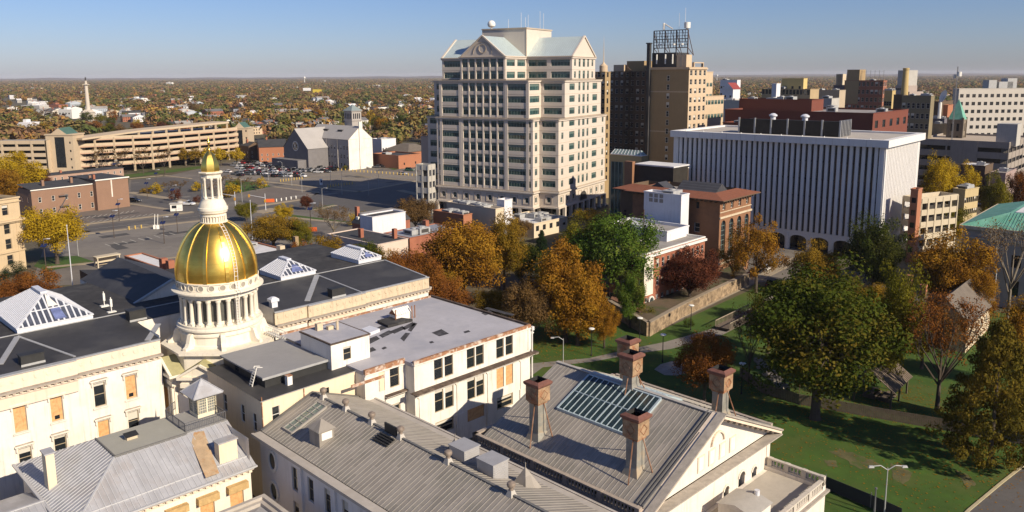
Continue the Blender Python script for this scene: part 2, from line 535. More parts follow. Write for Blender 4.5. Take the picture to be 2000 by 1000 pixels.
def skylight(F, u0, u1, v0, v1, z0, za, ra, rb, label, broken=False):
 """hipped glass pyramid on a metal curb, ridge from (um, ra) to (um, rb)"""
 um = (u0 + u1) / 2
 zc = z0 + .75
 mb = MB()
 mb.box(u0, u1, v0, v1, z0 - .4, zc)
 mb.box(u0 - .12, u1 + .12, v0 - .12, v1 + .12, zc - .12, zc + .02)
 A, B, C, D = (u0, v0, zc), (u1, v0, zc), (u1, v1, zc), (u0, v1, zc)
 E, Fp = (um, ra, za), (um, rb, za)
 for p, q in ((A, E), (B, E), (C, Fp), (D, Fp)): mb.beam(p, q, .3, .14)
 mb.beam(E, Fp, .9, .3)
 def bars(a, b, c, d, n, w=.2):
  for k in range(1, n):
   t = k / n
   p = Vector(a).lerp(Vector(b), t)
   # run up the slope to the ridge / hips
   top0, top1 = Vector(d), Vector(c)
   ea = Vector(b) - Vector(a)
   x = t * ea.length
   en = ea.normalized()
   xa = (top0 - Vector(a)).dot(en)
   xb = (top1 - Vector(a)).dot(en)
   if x < xa: f = x / xa; qq = Vector(a).lerp(top0, f)
   elif x > xb: f = (ea.length - x) / (ea.length - xb); qq = Vector(b).lerp(top1, f)
   else: qq = top0.lerp(top1, (x - xa) / max(1e-6, xb - xa))
   mb.beam(p, qq, w, .12)
 bars(D, A, E, Fp, int((v1 - v0) / .62), .34)
 bars(A, B, E, E, int((u1 - u0) / .75), .22)
 bars(B, C, Fp, E, int((v1 - v0) / .75), .22)
 # horizontal purlins and a blanked panel on the front hip
 f = .45
 mb.beam(Vector(A).lerp(Vector(E), f), Vector(B).lerp(Vector(E), f), .14, .13)
 s = F.part('skylight', mb, galv, label=label)
 g = MB()
 dn = lambda p: (p[0], p[1], p[2] - .02)
 g.face([dn(A), dn(B), dn(E)]); g.face([dn(B), dn(C), dn(Fp), dn(E)]); g.face([dn(C), dn(D), dn(Fp)]); g.face([dn(D), dn(A), dn(E), dn(Fp)])
 F.part('glazing', g, skyglass, s)
 g = MB()
 P = lambda a, b: tuple(Vector(A).lerp(Vector(B), a).lerp(Vector(E), b) + Vector((0, -.03, .06)))
 if broken:
  g.face([P(.45, .5), P(.72, .5), P(.6, .93), P(.5, .93)], 0)
  g.face([P(.5, .05), P(.66, .05), P(.7, .42), P(.48, .42)], 1)
 else:
  g.face([P(.32, .12), P(.72, .12), P(.68, .6), P(.4, .6)], 1)
 F.part('patched_panel', g, [mat('canvas_patch', (.7, .66, .6), .9), mat('blue_tinted_pane', (.14, .17, .33), .3, 0, .4, 1.2)], s)
skylight(F, 27.1, 37.1, 126.4, 141.5, 18.15, 22.3, 131.3, 136, 'glass pyramid skylight with patched end, left of the golden dome', True)
skylight(F, 68.2, 75.2, 126.3, 134, 18.15, 20.95, 129.5, 132.5, 'glass pyramid skylight just right of the golden dome')
skylight(F, 85.2, 90.5, 127.2, 136.9, 18.15, 20.3, 129.6, 134.8, 'small glass pyramid skylight at the right end of the roof')
for (px, py), (a, b, c), z in (((270, 626), (2.4, 1.7, 1.5), 17.8), ((65, 712), (2.7, 1.5, 1.3), 17.2), ((662, 580), (2.6, 1.4, 1.4), 17.2)):
 u, v, zz = roofpt(px, py)
 mb = MB()
 mb.box(u - a / 2, u + a / 2, v, v + b, zz - .4, zz + c)
 mb.box(u - a / 2 - .08, u + a / 2 + .08, v - .08, v + b + .08, zz + c, zz + c + .1)
 mb.box(u - a / 2 - .05, u + a / 2 + .05, v - .1, v, zz - .1, zz + .25, 1)
 F.part('roof_ventilator', mb, [black_box, flash])
u, v, zz = roofpt(534, 599)
mb = MB(); mb.box(u - .5, u + .5, v - .5, v + .5, zz - .2, zz + .9); mb.box(u - .7, u + .7, v - .7, v + .7, zz + .9, zz + 1.3); mb.frust(u - .7, u + .7, v - .7, v + .7, zz + 1.3, u - .3, u + .3, v - .3, v + .3, zz + 1.6)
F.part('roof_vent', mb, galv)
# gabled street portico roof behind the dome
mb = MB()
def gable(mb, u0, u1, v0, v1, ze, zr, axis=1, m=0, mg=1, oh=0.):
 if axis == 1:
  um = (u0 + u1) / 2
  mb.face([(u0, v0, ze), (um, v0, zr), (um, v1, zr), (u0, v1, ze)][::-1], m)
  mb.face([(um, v0, zr), (u1, v0, ze), (u1, v1, ze), (um, v1, zr)][::-1], m)
  mb.face([(u0, v0 + oh, ze), (u1, v0 + oh, ze), (um, v0 + oh, zr)], mg); mb.face([(u1, v1 - oh, ze), (u0, v1 - oh, ze), (um, v1 - oh, zr)], mg)
 else:
  vm = (v0 + v1) / 2
  mb.face([(u0, v0, ze), (u1, v0, ze), (u1, vm, zr), (u0, vm, zr)], m)
  mb.face([(u0, vm, zr), (u1, vm, zr), (u1, v1, ze), (u0, v1, ze)], m)
  mb.face([(u0 + oh, v1, ze), (u0 + oh, v0, ze), (u0 + oh, vm, zr)], mg); mb.face([(u1 - oh, v0, ze), (u1 - oh, v1, ze), (u1 - oh, vm, zr)], mg)
gable(mb, 44.2, 58, 131, 156, 17.6, 20.6, 1, 0, 1)
for s in (-1, 1): mb.beam((51.1 + s * 6.9, 131, 17.7), (51.1, 131, 20.75), .5, .35, 2)
mb.box(44.2, 58, 150, 156, 0, 17.55, 1)
F.part('portico_roof', mb, [tar, stucco, flash])
for (px, py) in ((204, 598), (218, 610)):
 u, v = SL(px, py, 18.1)
 mb = MB()
 mb.tube((u, v, 18.), (u, v, 20.5), .07, n=6); mb.box(u - .15, u + .15, v - .15, v + .15, 19, 20.2)
 mb.box(u - .6, u + .6, v - .4, v + .4, 18, 18.25)
 F.part('antenna', mb, white_paint)
# ---------------------------------------------------------------- golden dome tower
DU, DV = 51.1, 113.9
F = SF('dome_tower', 'ivory rotunda tower with golden ribbed dome, columned drum and lantern', 'tower', DU, DV)
oc = lambda r, off=22.5: [(DU + r * math.cos(R(off + 45 * k)), DV + r * math.sin(R(off + 45 * k))) for k in range(8)]
mb = MB()
mb.prism(oc(7.7), 0, 14.4)
mb.prism(oc(8.1), 14.4, 14.65); mb.prism(oc(8.6), 14.65, 15.0)
F.part('octagon_base', mb, ivory)
for az in (180, 225, 270, 315):          # pedimented bays on the garden sides
 t = R(az)
 c, s = math.cos(t), math.sin(t)
 def W(x, d, z): return (DU + c * d - s * x, DV + s * d + c * x, z)   # x along the face, d outwards
 mb = MB()
 hw, d0, d1 = 2.75, 6.6, 8.7
 def bx(x0, x1, a, b, z0, z1, m=0): mb.prism([W(x0, b, 0)[:2], W(x0, a, 0)[:2], W(x1, a, 0)[:2], W(x1, b, 0)[:2]][::1], z0, z1, m)
 bx(-hw, hw, d0, d1, 0, 10.3)
 for x in (-2.3, -1.35, 1.35, 2.3): bx(x - .28, x + .28, d1, d1 + .3, 4, 9.8)
 bx(-.85, .85, d1, d1 + .06, 5.2, 9.2, 2)
 bx(-hw - .2, hw + .2, d0, d1 + .35, 10.3, 10.95); bx(-hw - .05, hw + .05, d0, d1 + .2, 10.95, 11.6); bx(-hw - .5, hw + .5, d0, d1 + .75, 11.6, 11.95)
 za, ze = 13.75, 11.95
 mb.face([W(-hw - .1, d1 + .25, ze), W(hw + .1, d1 + .25, ze), W(0, d1 + .25, za)], 0)
 for q in (-1, 1):
  a, b, a2, b2 = W(q * (hw + .5), d1 + .75, ze + .02), W(0, d1 + .75, za + .25), W(q * (hw + .5), d0, ze + .02), W(0, d0, za + .25)
  mb.face([a, b, b2, a2] if q < 0 else [b, a, a2, b2], 1)
  mb.beam(W(q * (hw + .5), d1 + .6, ze), W(0, d1 + .6, za + .08), .36, .28, 0)
 F.part('pediment_bay', mb, [ivory, lichen, plywood if az == 180 else glass])
for k in range(8):
 mb = MB()
 t = R(22.5 + 45 * k)
 c, s = math.cos(t), math.sin(t)
 def W(x, d, z): return (DU + c * d - s * x, DV + s * d + c * x, z)
 pr = [(5.2, 15), (7.5, 15), (7.5, 15.35), (7.1, 15.5), (6.8, 15.9), (6.6, 16.6), (6.4, 17.1), (6.0, 17.2), (5.2, 17.2)]
 for x in (-.32, .32): mb.face([W(x, d, z) for d, z in (pr if x < 0 else pr[::-1])])
 for a, b in zip(pr[1:], pr[2:]): mb.face([W(-.32, *a), W(.32, *a), W(.32, *b), W(-.32, *b)])
 F.part('buttress', mb, ivory)
mb = MB()
mb.lathe(DU, DV, [(5.9, 15), (5.9, 15.25), (5.7, 15.4), (5.65, 16.5), (5.95, 16.7), (5.95, 16.95), (5.8, 17.05), (5.8, 17.3), (6.2, 17.5), (6.2, 17.75), (6.0, 17.85), (6.0, 18.15), (4.6, 18.2), (4.6, 22.1),
                      (5.5, 22.1), (5.5, 22.45), (5.62, 22.5), (5.62, 22.75), (6.1, 22.85), (6.55, 23.0), (6.55, 23.18), (5.85, 23.35), (5.85, 23.5), (5.78, 23.55), (5.78, 24.35), (5.95, 24.45), (5.95, 24.6), (5.6, 24.65)], 64)
dr = F.part('drum', mb, ivory)
g, rg, dn = MB(), MB(), MB()
for k in range(24):
 t = 2 * math.pi * k / 24 + .07
 c, s = math.cos(t), math.sin(t)
 W = lambda x, d, z: (DU + c * d - s * x, DV + s * d + c * x, z)
 mb = MB()
 x, y = DU + 5.28 * c, DV + 5.28 * s
 mb.prism([W(-.4, 4.9, 0)[:2], W(-.4, 5.68, 0)[:2], W(.4, 5.68, 0)[:2], W(.4, 4.9, 0)[:2]][::-1], 18.15, 18.45)
 mb.lathe(x, y, [(.4, 18.45), (.4, 18.6), (.31, 18.7), (.27, 21.55), (.3, 21.6), (.42, 21.85), (.42, 22.1)], 10)
 F.part('column', mb, ivory)
 t += math.pi / 24
 c, s = math.cos(t), math.sin(t)
 g.face([W(-.42, 4.63, 18.7), W(.42, 4.63, 18.7), W(.42, 4.63, 21.7), W(-.42, 4.63, 21.7)])
 ring = [(.42 * math.cos(a), .42 * math.sin(a)) for a in np.linspace(0, 2 * math.pi, 17)[:-1]]
 dn.face([W(a, 5.83, 23.95 + b) for a, b in ring])
 for (a, b), (a2, b2) in zip(ring, ring[1:] + ring[:1]): rg.beam(W(a * 1.08, 5.85, 23.95 + b * 1.08), W(a2 * 1.08, 5.85, 23.95 + b2 * 1.08), .12, .1, 0, (c, s, 0))
F.part('drum_glazing', g, mat('dim_drum_glazing', (.1, .1, .085), .5, 0, .2, 1), dr)
F.part('roundel_rim', rg, ivory, dr)
F.part('roundel', dn, mat('hole_shade_tone', (.3, .27, .22), .8), dr)  # flat discs; their dark tone paints the shade of round holes
DP = [(5.75, 24.62), (5.82, 25.4), (5.8, 26.1), (5.7, 26.9), (5.5, 27.8), (5.2, 28.7), (4.82, 29.55), (4.35, 30.4), (3.8, 31.2), (3.2, 31.85), (2.6, 32.35), (1.95, 32.75)]
mb = MB()
mb.lathe(DU, DV, DP, 96)
gd = F.part('golden_dome', mb, gold)
for k in range(12):
 t = R(225 + 4 + 30 * k)
 c, s = math.cos(t), math.sin(t)
 mb = MB()
 for (r0, z0), (r1, z1) in zip(DP[:-1], DP[1:]):
  w0, w1 = .13 + .02 * r0, .13 + .02 * r1
  P = lambda x, r, z, d: (DU + c * (r + d) - s * x, DV + s * (r + d) + c * x, z)
  mb.face([P(-w0, r0, z0, .16), P(w0, r0, z0, .16), P(w1, r1, z1, .16), P(-w1, r1, z1, .16)])
  mb.face([P(-w0 - .06, r0, z0, -.03), P(-w0, r0, z0, .16), P(-w1, r1, z1, .16), P(-w1 - .06, r1, z1, -.03)])
  mb.face([P(w0, r0, z0, .16), P(w0 + .06, r0, z0, -.03), P(w1 + .06, r1, z1, -.03), P(w1, r1, z1, .16)])
 F.part('dome_rib', mb, gold_rib, gd)
mb = MB()
t = R(225 + 46)
c, s = math.cos(t), math.sin(t)
lad = [(5.95, 18.2), (5.95, 22.7), (6.65, 23.1), (5.98, 24.6)] + [(r + .12, z) for r, z in DP]
P = lambda x, r, z: (DU + c * r - s * x, DV + s * r + c * x, z)
for (r0, z0), (r1, z1) in zip(lad[:-1], lad[1:]):
 for x in (-.25, .25): mb.beam(P(x, r0, z0), P(x, r1, z1), .07, .07)
 n = max(1, int(math.hypot(r1 - r0, z1 - z0) / .4))
 for k in range(n):
  f = k / n
  mb.beam(P(-.25, r0 + (r1 - r0) * f, z0 + (z1 - z0) * f), P(.25, r0 + (r1 - r0) * f, z0 + (z1 - z0) * f), .06, .06)
F.part('ladder', mb, white_iron)
mb = MB()
mb.lathe(DU, DV, [(2.0, 32.6), (2.0, 32.85), (1.62, 32.9), (1.62, 33.65), (1.85, 33.7), (1.85, 33.85), (1.7, 33.95), (2.02, 34.25), (2.02, 34.4), (2.15, 34.6), (2.12, 34.95), (1.98, 35.05), (1.9, 35.4), (1.65, 35.9), (1.52, 36.1), (1.52, 36.3), (.2, 36.35)], 40)
lt = F.part('lantern', mb, ivory)
mb = MB()
for k in range(28):
 t = 2 * math.pi * k / 28
 mb.tube((DU + 1.78 * math.cos(t), DV + 1.78 * math.sin(t), 32.85), (DU + 1.78 * math.cos(t), DV + 1.78 * math.sin(t), 33.7), .07, n=5)
F.part('baluster_ring', mb, ivory, lt)
for k in range(8):
 t = R(22.5 + 45 * k)
 mb = MB()
 mb.lathe(DU + 1.3 * math.cos(t), DV + 1.3 * math.sin(t), [(.24, 36.3), (.24, 36.5), (.16, 36.6), (.14, 39.0), (.24, 39.2), (.24, 39.4)], 8)
 F.part('lantern_column', mb, ivory, lt)
mb = MB()
mb.lathe(DU, DV, [(1.1, 39.3), (1.48, 39.35), (1.48, 39.8), (1.6, 39.9), (1.78, 40.1), (1.78, 40.25), (1.35, 40.3)], 8)
F.part('lantern_entablature', mb, ivory, lt)
mb = MB()
BP = [(1.35, 40.28), (1.36, 40.7), (1.33, 41.1), (1.24, 41.55), (1.08, 42.0), (.86, 42.45), (.6, 42.85), (.32, 43.15), (.2, 43.35)]
mb.lathe(DU, DV, BP, 8, 0, False)
mb.lathe(DU, DV, [(.2, 43.35), (.34, 43.5), (.3, 43.65), (.14, 43.8), (.1, 44.2), (.22, 44.45), (.22, 44.6), (.08, 44.8), (.06, 45.2), (.0, 45.7)], 12)
mb.beam((DU - .25, DV + .25, 44.95), (DU + .25, DV - .25, 44.95), .09)
F.part('golden_cupola', mb, gold_rib, lt)
mb = MB()       # small iron stair from the roof to the platform
p, q = SL(520, 655, 15.0), SL(555, 668, 14.9)
for x in (0, .9):
 mb.beam((p[0] + x * .7, p[1] + x * .7, 15.4), (q[0] + x * .7, q[1] + x * .7, 15.2), .09, .16)
 mb.beam((p[0] + x * .7, p[1] + x * .7, 16.4), (q[0] + x * .7, q[1] + x * .7, 16.2), .06)
for k in range(9):
 f = k / 8
 x, y = p[0] + (q[0] - p[0]) * f, p[1] + (q[1] - p[1]) * f
 mb.beam((x, y, 15.42 - .2 * f), (x + .63, y + .63, 15.42 - .2 * f), .22, .05)
 mb.beam((x, y, 15.42 - .2 * f), (x, y, 16.4 - .2 * f), .04)
F.part('iron_stair', mb, white_iron)
# ---------------------------------------------------------------- white rear wing with grey flat roof
F = SF('white_rear_wing', 'white three storey wing with peeling parapet, paired windows and grey patched flat roof', 'building', 77, 97)
AU0, AU1, AV0, AV1, AZ = 65.0, 88.3, 84.4, 109.2, 14.55
mb = MB()
hl = []
for a, b in ((69.35, 71.3), (75.6, 77.42), (81.65, 83.65)):
 hl += [(a - AU0, 11.0, 1.62, 3.25, 'sash_0'), (b - AU0, 11.0, 1.62, 3.25, 'sash_0')]
 st = 'board_0' if a > 80 else 'sash_1'
 hl += [(a - AU0, 6.1, 1.62, 3.3, st), (b - AU0, 6.1, 1.62, 3.3, st if a > 80 else 'sash_2')]
 hl += [((a + b) / 2 - AU0, 2.6, 3.5, 2.0, 'board_0' if 74 < a < 78 else 'sash_2')]
facade(F, mb, (AU0, AV0), (AU1, AV0), 0, 14.35, hl, .22)
facade(F, mb, (AU1, AV0), (AU1, AV1), 0, 14.35, grid(AV1 - AV0, 6, 1.5, (2, 6.2, 11), 3.1, 'sash', 2.5), .22)
mb.wall((AU1, AV1), (AU0, AV1), 0, 14.35); mb.wall((AU0, AV1), (AU0, AV0), 0, 14.35)
BV, BU = 86.5, 58.2
facade(F, mb, (BU, BV), (AU0 - .01, BV), 0, 14.1, [(2.75, 11.1, 1.0, 3.1, 'sash_2'), (4.95, 11.1, 1.6, 3.2, 'sash_0'), (4.3, 6.4, 3, 2.2, 'sash_1')], .22)
mb.wall((BU, AV1), (BU, BV), 0, 14.1)
for u in (66.2, 73.2, 79.4, 86.6):
 mb.box(u - .55, u + .55, AV0 - .14, AV0 - .001, 4.6, 9.3); mb.box(u - .75, u + .75, AV0 - .2, AV0 - .001, 9.3, 9.6); mb.box(u - .75, u + .75, AV0 - .22, AV0 - .001, 0, 4.6)
mb.box(AU1 - .5, AU1 + .12, AV0 - .12, AV0 - .002, 10.7, 14.3)
mb.box(AU0 - .12, AU0 + .5, AV0 - .12, AV0 - .002, 10.7, 14.3)
F.part('wall', mb, white_wall)
mb = MB()
run_cornice(mb, AU0 - .1, AU1 + .1, AV0, 10.05, proj=1.0)
mb.box(AU0 - .8, AU1 + .9, AV0 - 1.15, AV0 - .004, 10.31, 10.4, 2); mb.box(AU1 + .1, AU1 + .9, AV0 - 1.1, AV0 + 3, 10.0, 10.3, 1)
run_cornice(mb, BU + 3.2, AU0 - .1, BV, 10.1, proj=.6, dent=False)
F.part('cornice', mb, [white_wall, dark_stone, brownledge])
mb = MB()
for a, b, v in ((AU0 - .1, AU1 + .1, AV0), (BU, AU0 - .1, BV)):
 mb.box(a, b, v - .16, v + .25, 14.36 if v == AV0 else 14.11, 14.86, 0)
 mb.box(a - .05, b + .05, v - .28, v + .3, 14.2 if v == AV0 else 14.0, 14.38 if v == AV0 else 14.15, 1)
mb.box(AU1 - .2, AU1 + .2, AV0 + .25, AV1, 14.36, 14.86, 2); mb.box(BU, AU1, AV1 - .3, AV1, 14.36, 14.8, 0)
F.part('parapet', mb, [rust, white_wall, brownledge])
mb = MB()
mb.box(AU0 - .2, AU1 - .2, AV0 + .2, AV1 - .2, 14.0, AZ); mb.box(BU, AU0 - .2, BV + .2, AV1 - .2, 14.0, AZ - .002)
F.part('roof', mb, grey_mem)
tpm = mat('tar_patch', (.05, .048, .05), .85, 0, .35, 1.5, col2=(.09, .085, .09))
def patch(mb, pts, z, m=0, th=.02):
 mb.prism([SL(px, py, z) for px, py in pts][::-1], z, z + th, m)
for pts in ([(713, 665), (735, 656), (742, 662), (722, 672)], [(740, 655), (760, 645), (768, 650), (747, 660)], [(762, 647), (786, 637), (792, 642), (770, 652)], [(785, 640), (806, 629), (812, 634), (790, 645)],
   [(796, 645), (809, 630), (815, 632), (803, 648)], [(782, 661), (792, 650), (801, 651), (789, 667)], [(715, 683), (728, 678), (735, 684), (718, 690)], [(843, 650), (862, 643), (877, 652), (858, 657)],
   [(735, 641), (745, 636), (756, 641), (742, 646)], [(940, 612), (955, 606), (963, 611), (948, 616)], [(905, 648), (915, 645), (919, 648), (908, 651)], [(745, 680), (752, 677), (756, 680), (748, 683)], [(838, 668), (844, 666), (848, 669), (841, 671)],
   [(952, 600), (1005, 614), (1000, 617), (945, 603)]):
 mb = MB(); patch(mb, pts, AZ); F.part('tar_patch', mb, tpm)
mb = MB()
patch(mb, [(737, 631), (764, 623), (806, 628), (758, 641)], AZ, 0, .45)
F.part('roof_hatch', mb, tar_flat)
u, v = SL(782, 622, AZ)
mb = MB()
mb.box(u - 1.5, u + 1.5, v - .9, v + .9, AZ, AZ + 1.0); gable(mb, u - 1.6, u + 1.6, v - 1, v + 1, AZ + 1.0, AZ + 1.9, 0)
for k in range(7): mb.beam((u - 1.4 + k * .46, v - 1.05, AZ + 1.0), (u - 1.4 + k * .46, v, AZ + 1.95), .12, .1)
for a in (-1.9, 1.4, 2.0): mb.tube((u + a, v - 1.3, AZ), (u + a, v - 1.3, AZ + 2.1), .1, n=6, m=1)
F.part('roof_monitor', mb, [white_paint, mat('rust_pipe', (.3, .14, .07), .8, 0, .3, 2)])
mb = MB(); patch(mb, [(706, 648), (722, 642), (742, 648), (722, 656)], AZ, 0, .5)
F.part('skylight', mb, galv)
mb = MB()
mb.tube((AU1 + .25, AV0 - .25, 0), (AU1 + .25, AV0 - .25, 14.4), .12, n=6); mb.box(AU1 + .05, AU1 + .5, AV0 - .5, AV0 - .05, 13.9, 14.5)
F.part('downpipe', mb, white_paint)
# ---------------------------------------------------------------- pale yellow link wing with penthouse
F = SF('yellow_link_wing', 'pale yellow stucco link wing with white box penthouse and dark low roofs below the dome', 'building', 52, 96)
YV = 88.7
mb = MB()
facade(F, mb, (44.3, YV), (BU - .01, YV), 0, 14.1, [(1.9, 10.6, 1.05, 2.2, 'dsash'), (9.2, 12.2, 1.0, .9, 'dark')], .2)
facade(F, mb, (44.3, 104), (44.3, YV), 0, 14.1, [(5, 9.6, 1.1, 2.4, 'dsash'), (10, 9.6, 1.1, 2.4, 'dsash'), (13.2, 9.4, 1., 2.4, 'dsash')], .2)
mb.wall((BU - .01, 104), (44.3, 104), 0, 14.1)
facade(F, mb, (BU + .02, BV + .02), (61.4, BV + .02), 0, 13.9, [(1.95, 11.0, .95, 1.7, 'dsash')], .2)
F.part('wall', mb, yellow_wall)
mb = MB()
mb.face([(44.1, YV - .2, 14.1), (BU, YV - .2, 14.3), (BU, 104, 14.5), (44.1, 104, 14.3)])
mb.face([(44.1, YV - .2, 14.0), (BU, YV - .2, 14.2), (BU, YV - .2, 14.3), (44.1, YV - .2, 14.1)], 1)
F.part('low_roof', mb, [tar, flash])
mb = MB(); mb.box(49, 49.7, 90.5, 91.2, 14, 15.4); mb.box(48.95, 49.75, 90.45, 91.25, 15.4, 15.5, 1)
F.part('vent_box', mb, [white_paint, rust])
mb = MB()
facade(F, mb, (46.6, 103.8), (46.6, 92), 14, 15.5, [(4, 14.3, 1.2, 1.0, 'dark'), (9, 14.4, 1.3, 1.0, 'dark')], .15)
facade(F, mb, (46.6, 92), (56.0, 92), 14, 15.5, [], .15)
F.part('dark_clerestory', mb, black_box)
mb = MB(); mb.box(46.2, 56.0, 91.7, 104, 15.5, 15.7); mb.box(46.1, 56.0, 91.6, 91.7, 15.4, 15.72, 1)
F.part('grey_roof', mb, [mat('grey_painted_roof', (.27, .265, .26), .8, 0, .1, .2), flash])
mb = MB()
u, v = 46.4, 93.6
for x in (0, .7):
 mb.beam((u - .9, v + x, 13.9), (u, v + x, 16.6), .1); mb.beam((u, v + x, 16.6), (u + .8, v + x, 16.4), .08)
for k in range(8): mb.beam((u - .9 + k * .11, v, 14.1 + k * .32), (u - .9 + k * .11, v + .7, 14.1 + k * .32), .08)
F.part('roof_ladder', mb, white_iron)
mb = MB()
PH = (55.9, 62.2, 90.9, 98.8, 17.9)
facade(F, mb, (PH[0], PH[2]), (PH[1], PH[2]), 13.6, PH[4], [(2.55, 15.2, 1.25, 1.85, 'sash_1')], .15)
mb.wall((PH[1], PH[2]), (PH[1], PH[3]), 13.6, PH[4]); mb.wall((PH[1], PH[3]), (PH[0], PH[3]), 13.6, PH[4]); mb.wall((PH[0], PH[3]), (PH[0], PH[2]), 13.6, PH[4])
F.part('penthouse', mb, white_wall)
mb = MB()
mb.box(PH[0] - .15, PH[1] + .15, PH[2] - .15, PH[3] + .15, PH[4], PH[4] + .18); mb.box(PH[0] + .1, PH[1] - .1, PH[2] + .1, PH[3] - .1, PH[4] + .18, PH[4] + .19, 1)
mb.box(57.6, 58.5, 97, 97.7, 18.1, 19.1, 2); mb.box(58.9, 59.9, 96.2, 96.8, 18.1, 18.6, 2); mb.tube((60, 95.6, 18), (60, 95.6, 19.4), .2, n=8, m=2)
F.part('penthouse_roof', mb, [brownledge, grey_mem, buff])
bxpart(F, 'rusty_trim', PH[0] + .1, 61.4, BV - .12, BV + .01, 13.0, 13.4, rust); bxpart(F, 'rusty_downpipe', 44.25, 44.35, YV - .15, YV, 9, 14.6, rust); bxpart(F, 'rusty_downpipe', 50.15, 50.27, YV - .15, YV, 9, 14, rust)
# ---------------------------------------------------------------- long zinc-roofed wing in the foreground
F = SF('long_zinc_wing', 'long foreground wing with a brown-grey standing seam gable roof and round ventilators', 'building', 51.2, 55)
V0, V1 = 22., 88.3
mb = MB()
ls = [(88.5 - 85.3, 7.1, 1.7, 2.3, None)]
hl = []
for k in range(9):
 hl.append((88.3 - 80.1 + 3.55 * k, 5.6, 1.25, 3.0, 'sash_%d' % (k % 4)))
 hl.append((88.3 - 80.1 + 3.55 * k, 1.2, 1.25, 3.0, 'sash_%d' % ((k + 2) % 4)))
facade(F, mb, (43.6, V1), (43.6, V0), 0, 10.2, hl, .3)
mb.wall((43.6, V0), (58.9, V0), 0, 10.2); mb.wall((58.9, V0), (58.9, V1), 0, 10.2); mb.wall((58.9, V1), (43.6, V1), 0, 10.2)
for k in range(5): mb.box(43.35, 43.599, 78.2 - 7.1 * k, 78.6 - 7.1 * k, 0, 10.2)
F.part('wall', mb, mat('shade_toned_white_masonry', (.66, .64, .62), .85, 0, .06, .3, streak=.3))  # duller white than the other wings; shade put into the colour
for z in (7.6, 3.6):
 mb = MB()
 pr = [(.95 * math.cos(a), 1.25 * math.sin(a)) for a in np.linspace(0, 2 * math.pi, 25)[:-1]]
 mb.face([(43.56, 85.2 + a * .82, z + b * .82) for a, b in pr], 1)
 for (a, b), (c, d) in zip(pr, pr[1:] + pr[:1]): mb.beam((43.52, 85.2 + a, z + b), (43.52, 85.2 + c, z + d), .34, .2, 0, (1, 0, 0))
 F.part('oval_window', mb, [white_paint, glass])
mb = MB()
for s in (42.5, 59.9):
 i = 43.75 if s < 50 else 58.65
 mb.box(min(s, i), max(s, i), V0, V1, 10.15, 10.42)
 mb.box(min(s, (s * 3 + i) / 4), max(s, (s * 3 + i) / 4), V0, V1, 10.42, 10.52)
 j = (s * .35 + i * .65)
 mb.box(min(j, i), max(j, i), V0, V1, 9.8, 10.15)
F.part('eaves_gutter', mb, [mat('beige_gutter_ledge', (.42, .38, .33), .8, 0, .12, .4, col2=(.36, .32, .27))])
mb = MB()
zr, ze = 13.35, 10.5
ua, ub, um = 43.75, 58.65, 51.2
for a in (ua, ub): mb.face([(a, V0, ze), (um, V0, zr), (um, V1, zr), (a, V1, ze)] if a > um else [(um, V0, zr), (a, V0, ze), (a, V1, ze), (um, V1, zr)], 0)
mb.face([(ua, V0, ze), (ub, V0, ze), (um, V0, zr)], 0)
rf = F.part('roof', mb, seam)
mb = MB()
for k in range(int((V1 - V0) / .62)):
 v = V0 + .62 * math.floor((0) / .62) + k * .62 + (55 - V0) % .62
 if v > V1: break
 for a in (ua, ub): mb.beam((a, v, ze + .02), (um, v, zr + .02), .06, .045)
F.part('seam', mb, seam_rib, rf)
mb = MB()
mb.beam((um, V0, zr + .06), (um, V1, zr + .06), .3, .08)
for a in (ua, ub): mb.beam((a, V1 - .25, ze + .06), (um, V1 - .25, zr + .06), .5, .1)
F.part('ridge_cap', mb, mat('dark_zinc', (.17, .165, .155), .6, .2, .15, 1), rf)
vt = None
for v in (85.5, 80.4, 74.9, 69.3, 65.2 - 4.2, 51.5):
 mb = MB()
 mb.frust(um - .42, um + .42, v - .42, v + .42, zr - .15, um - .22, um + .22, v - .22, v + .22, zr + .5)
 mb.lathe(um, v, [(.24, zr + .4), (.24, zr + .75), (.4, zr + .85), (.46, zr + 1.05), (.4, zr + 1.25), (.2, zr + 1.38), (0, zr + 1.4)], 14, 1)
 F.part('ridge_ventilator', mb, [mat('pale_zinc', (.45, .42, .37), .6, .2, .1, 1), mat('rusty_turbine', (.3, .24, .19), .6, .3, .3, 4)])
zs = lambda u: zr - (um - u) * (zr - ze) / (um - ua)
mb = MB()
u, v = 46.6, 78.6
mb.box(u - 1.0, u + 1.0, v - 1.1, v + 1.1, zs(u - 1) - .2, zs(u - 1) + 1.9); mb.frust(u - 1.2, u + 1.2, v - 1.3, v + 1.3, zs(u - 1) + 1.9, u - .05, u + .05, v - .05, v + .05, zs(u - 1) + 3.0)
mb.box(u - .7, u + .7, v - 1.14, v - 1.101, zs(u) + .4, zs(u) + 1.3, 1)
F.part('roof_dormer', mb, [seam, white_wall])
mb = MB()
for a, b in ((85.4, 83.3),):
 q = [(45.3, a), (45.3, b), (50.2, b), (50.2, a)]
 mb.face([(x, y, zs(x) + .18) for x, y in q], 1)
 for p, r in zip(q, q[1:] + q[:1]): mb.beam((p[0], p[1], zs(p[0]) + .12), (r[0], r[1], zs(r[0]) + .12), .22, .3)
 for k in range(1, 6):
  x = 45.3 + 4.9 * k / 6
  mb.beam((x, a, zs(x) + .2), (x, b, zs(x) + .2), .1, .1)
 mb.beam((45.3, 84.35, zs(45.3) + .2), (50.2, 84.35, zs(50.2) + .2), .1, .1)
F.part('strip_skylight', mb, [seam_rib, mat('green_wired_glass', (.2, .24, .2), .2, 0, .4, 1.5, spec=.5)])
mb = MB()
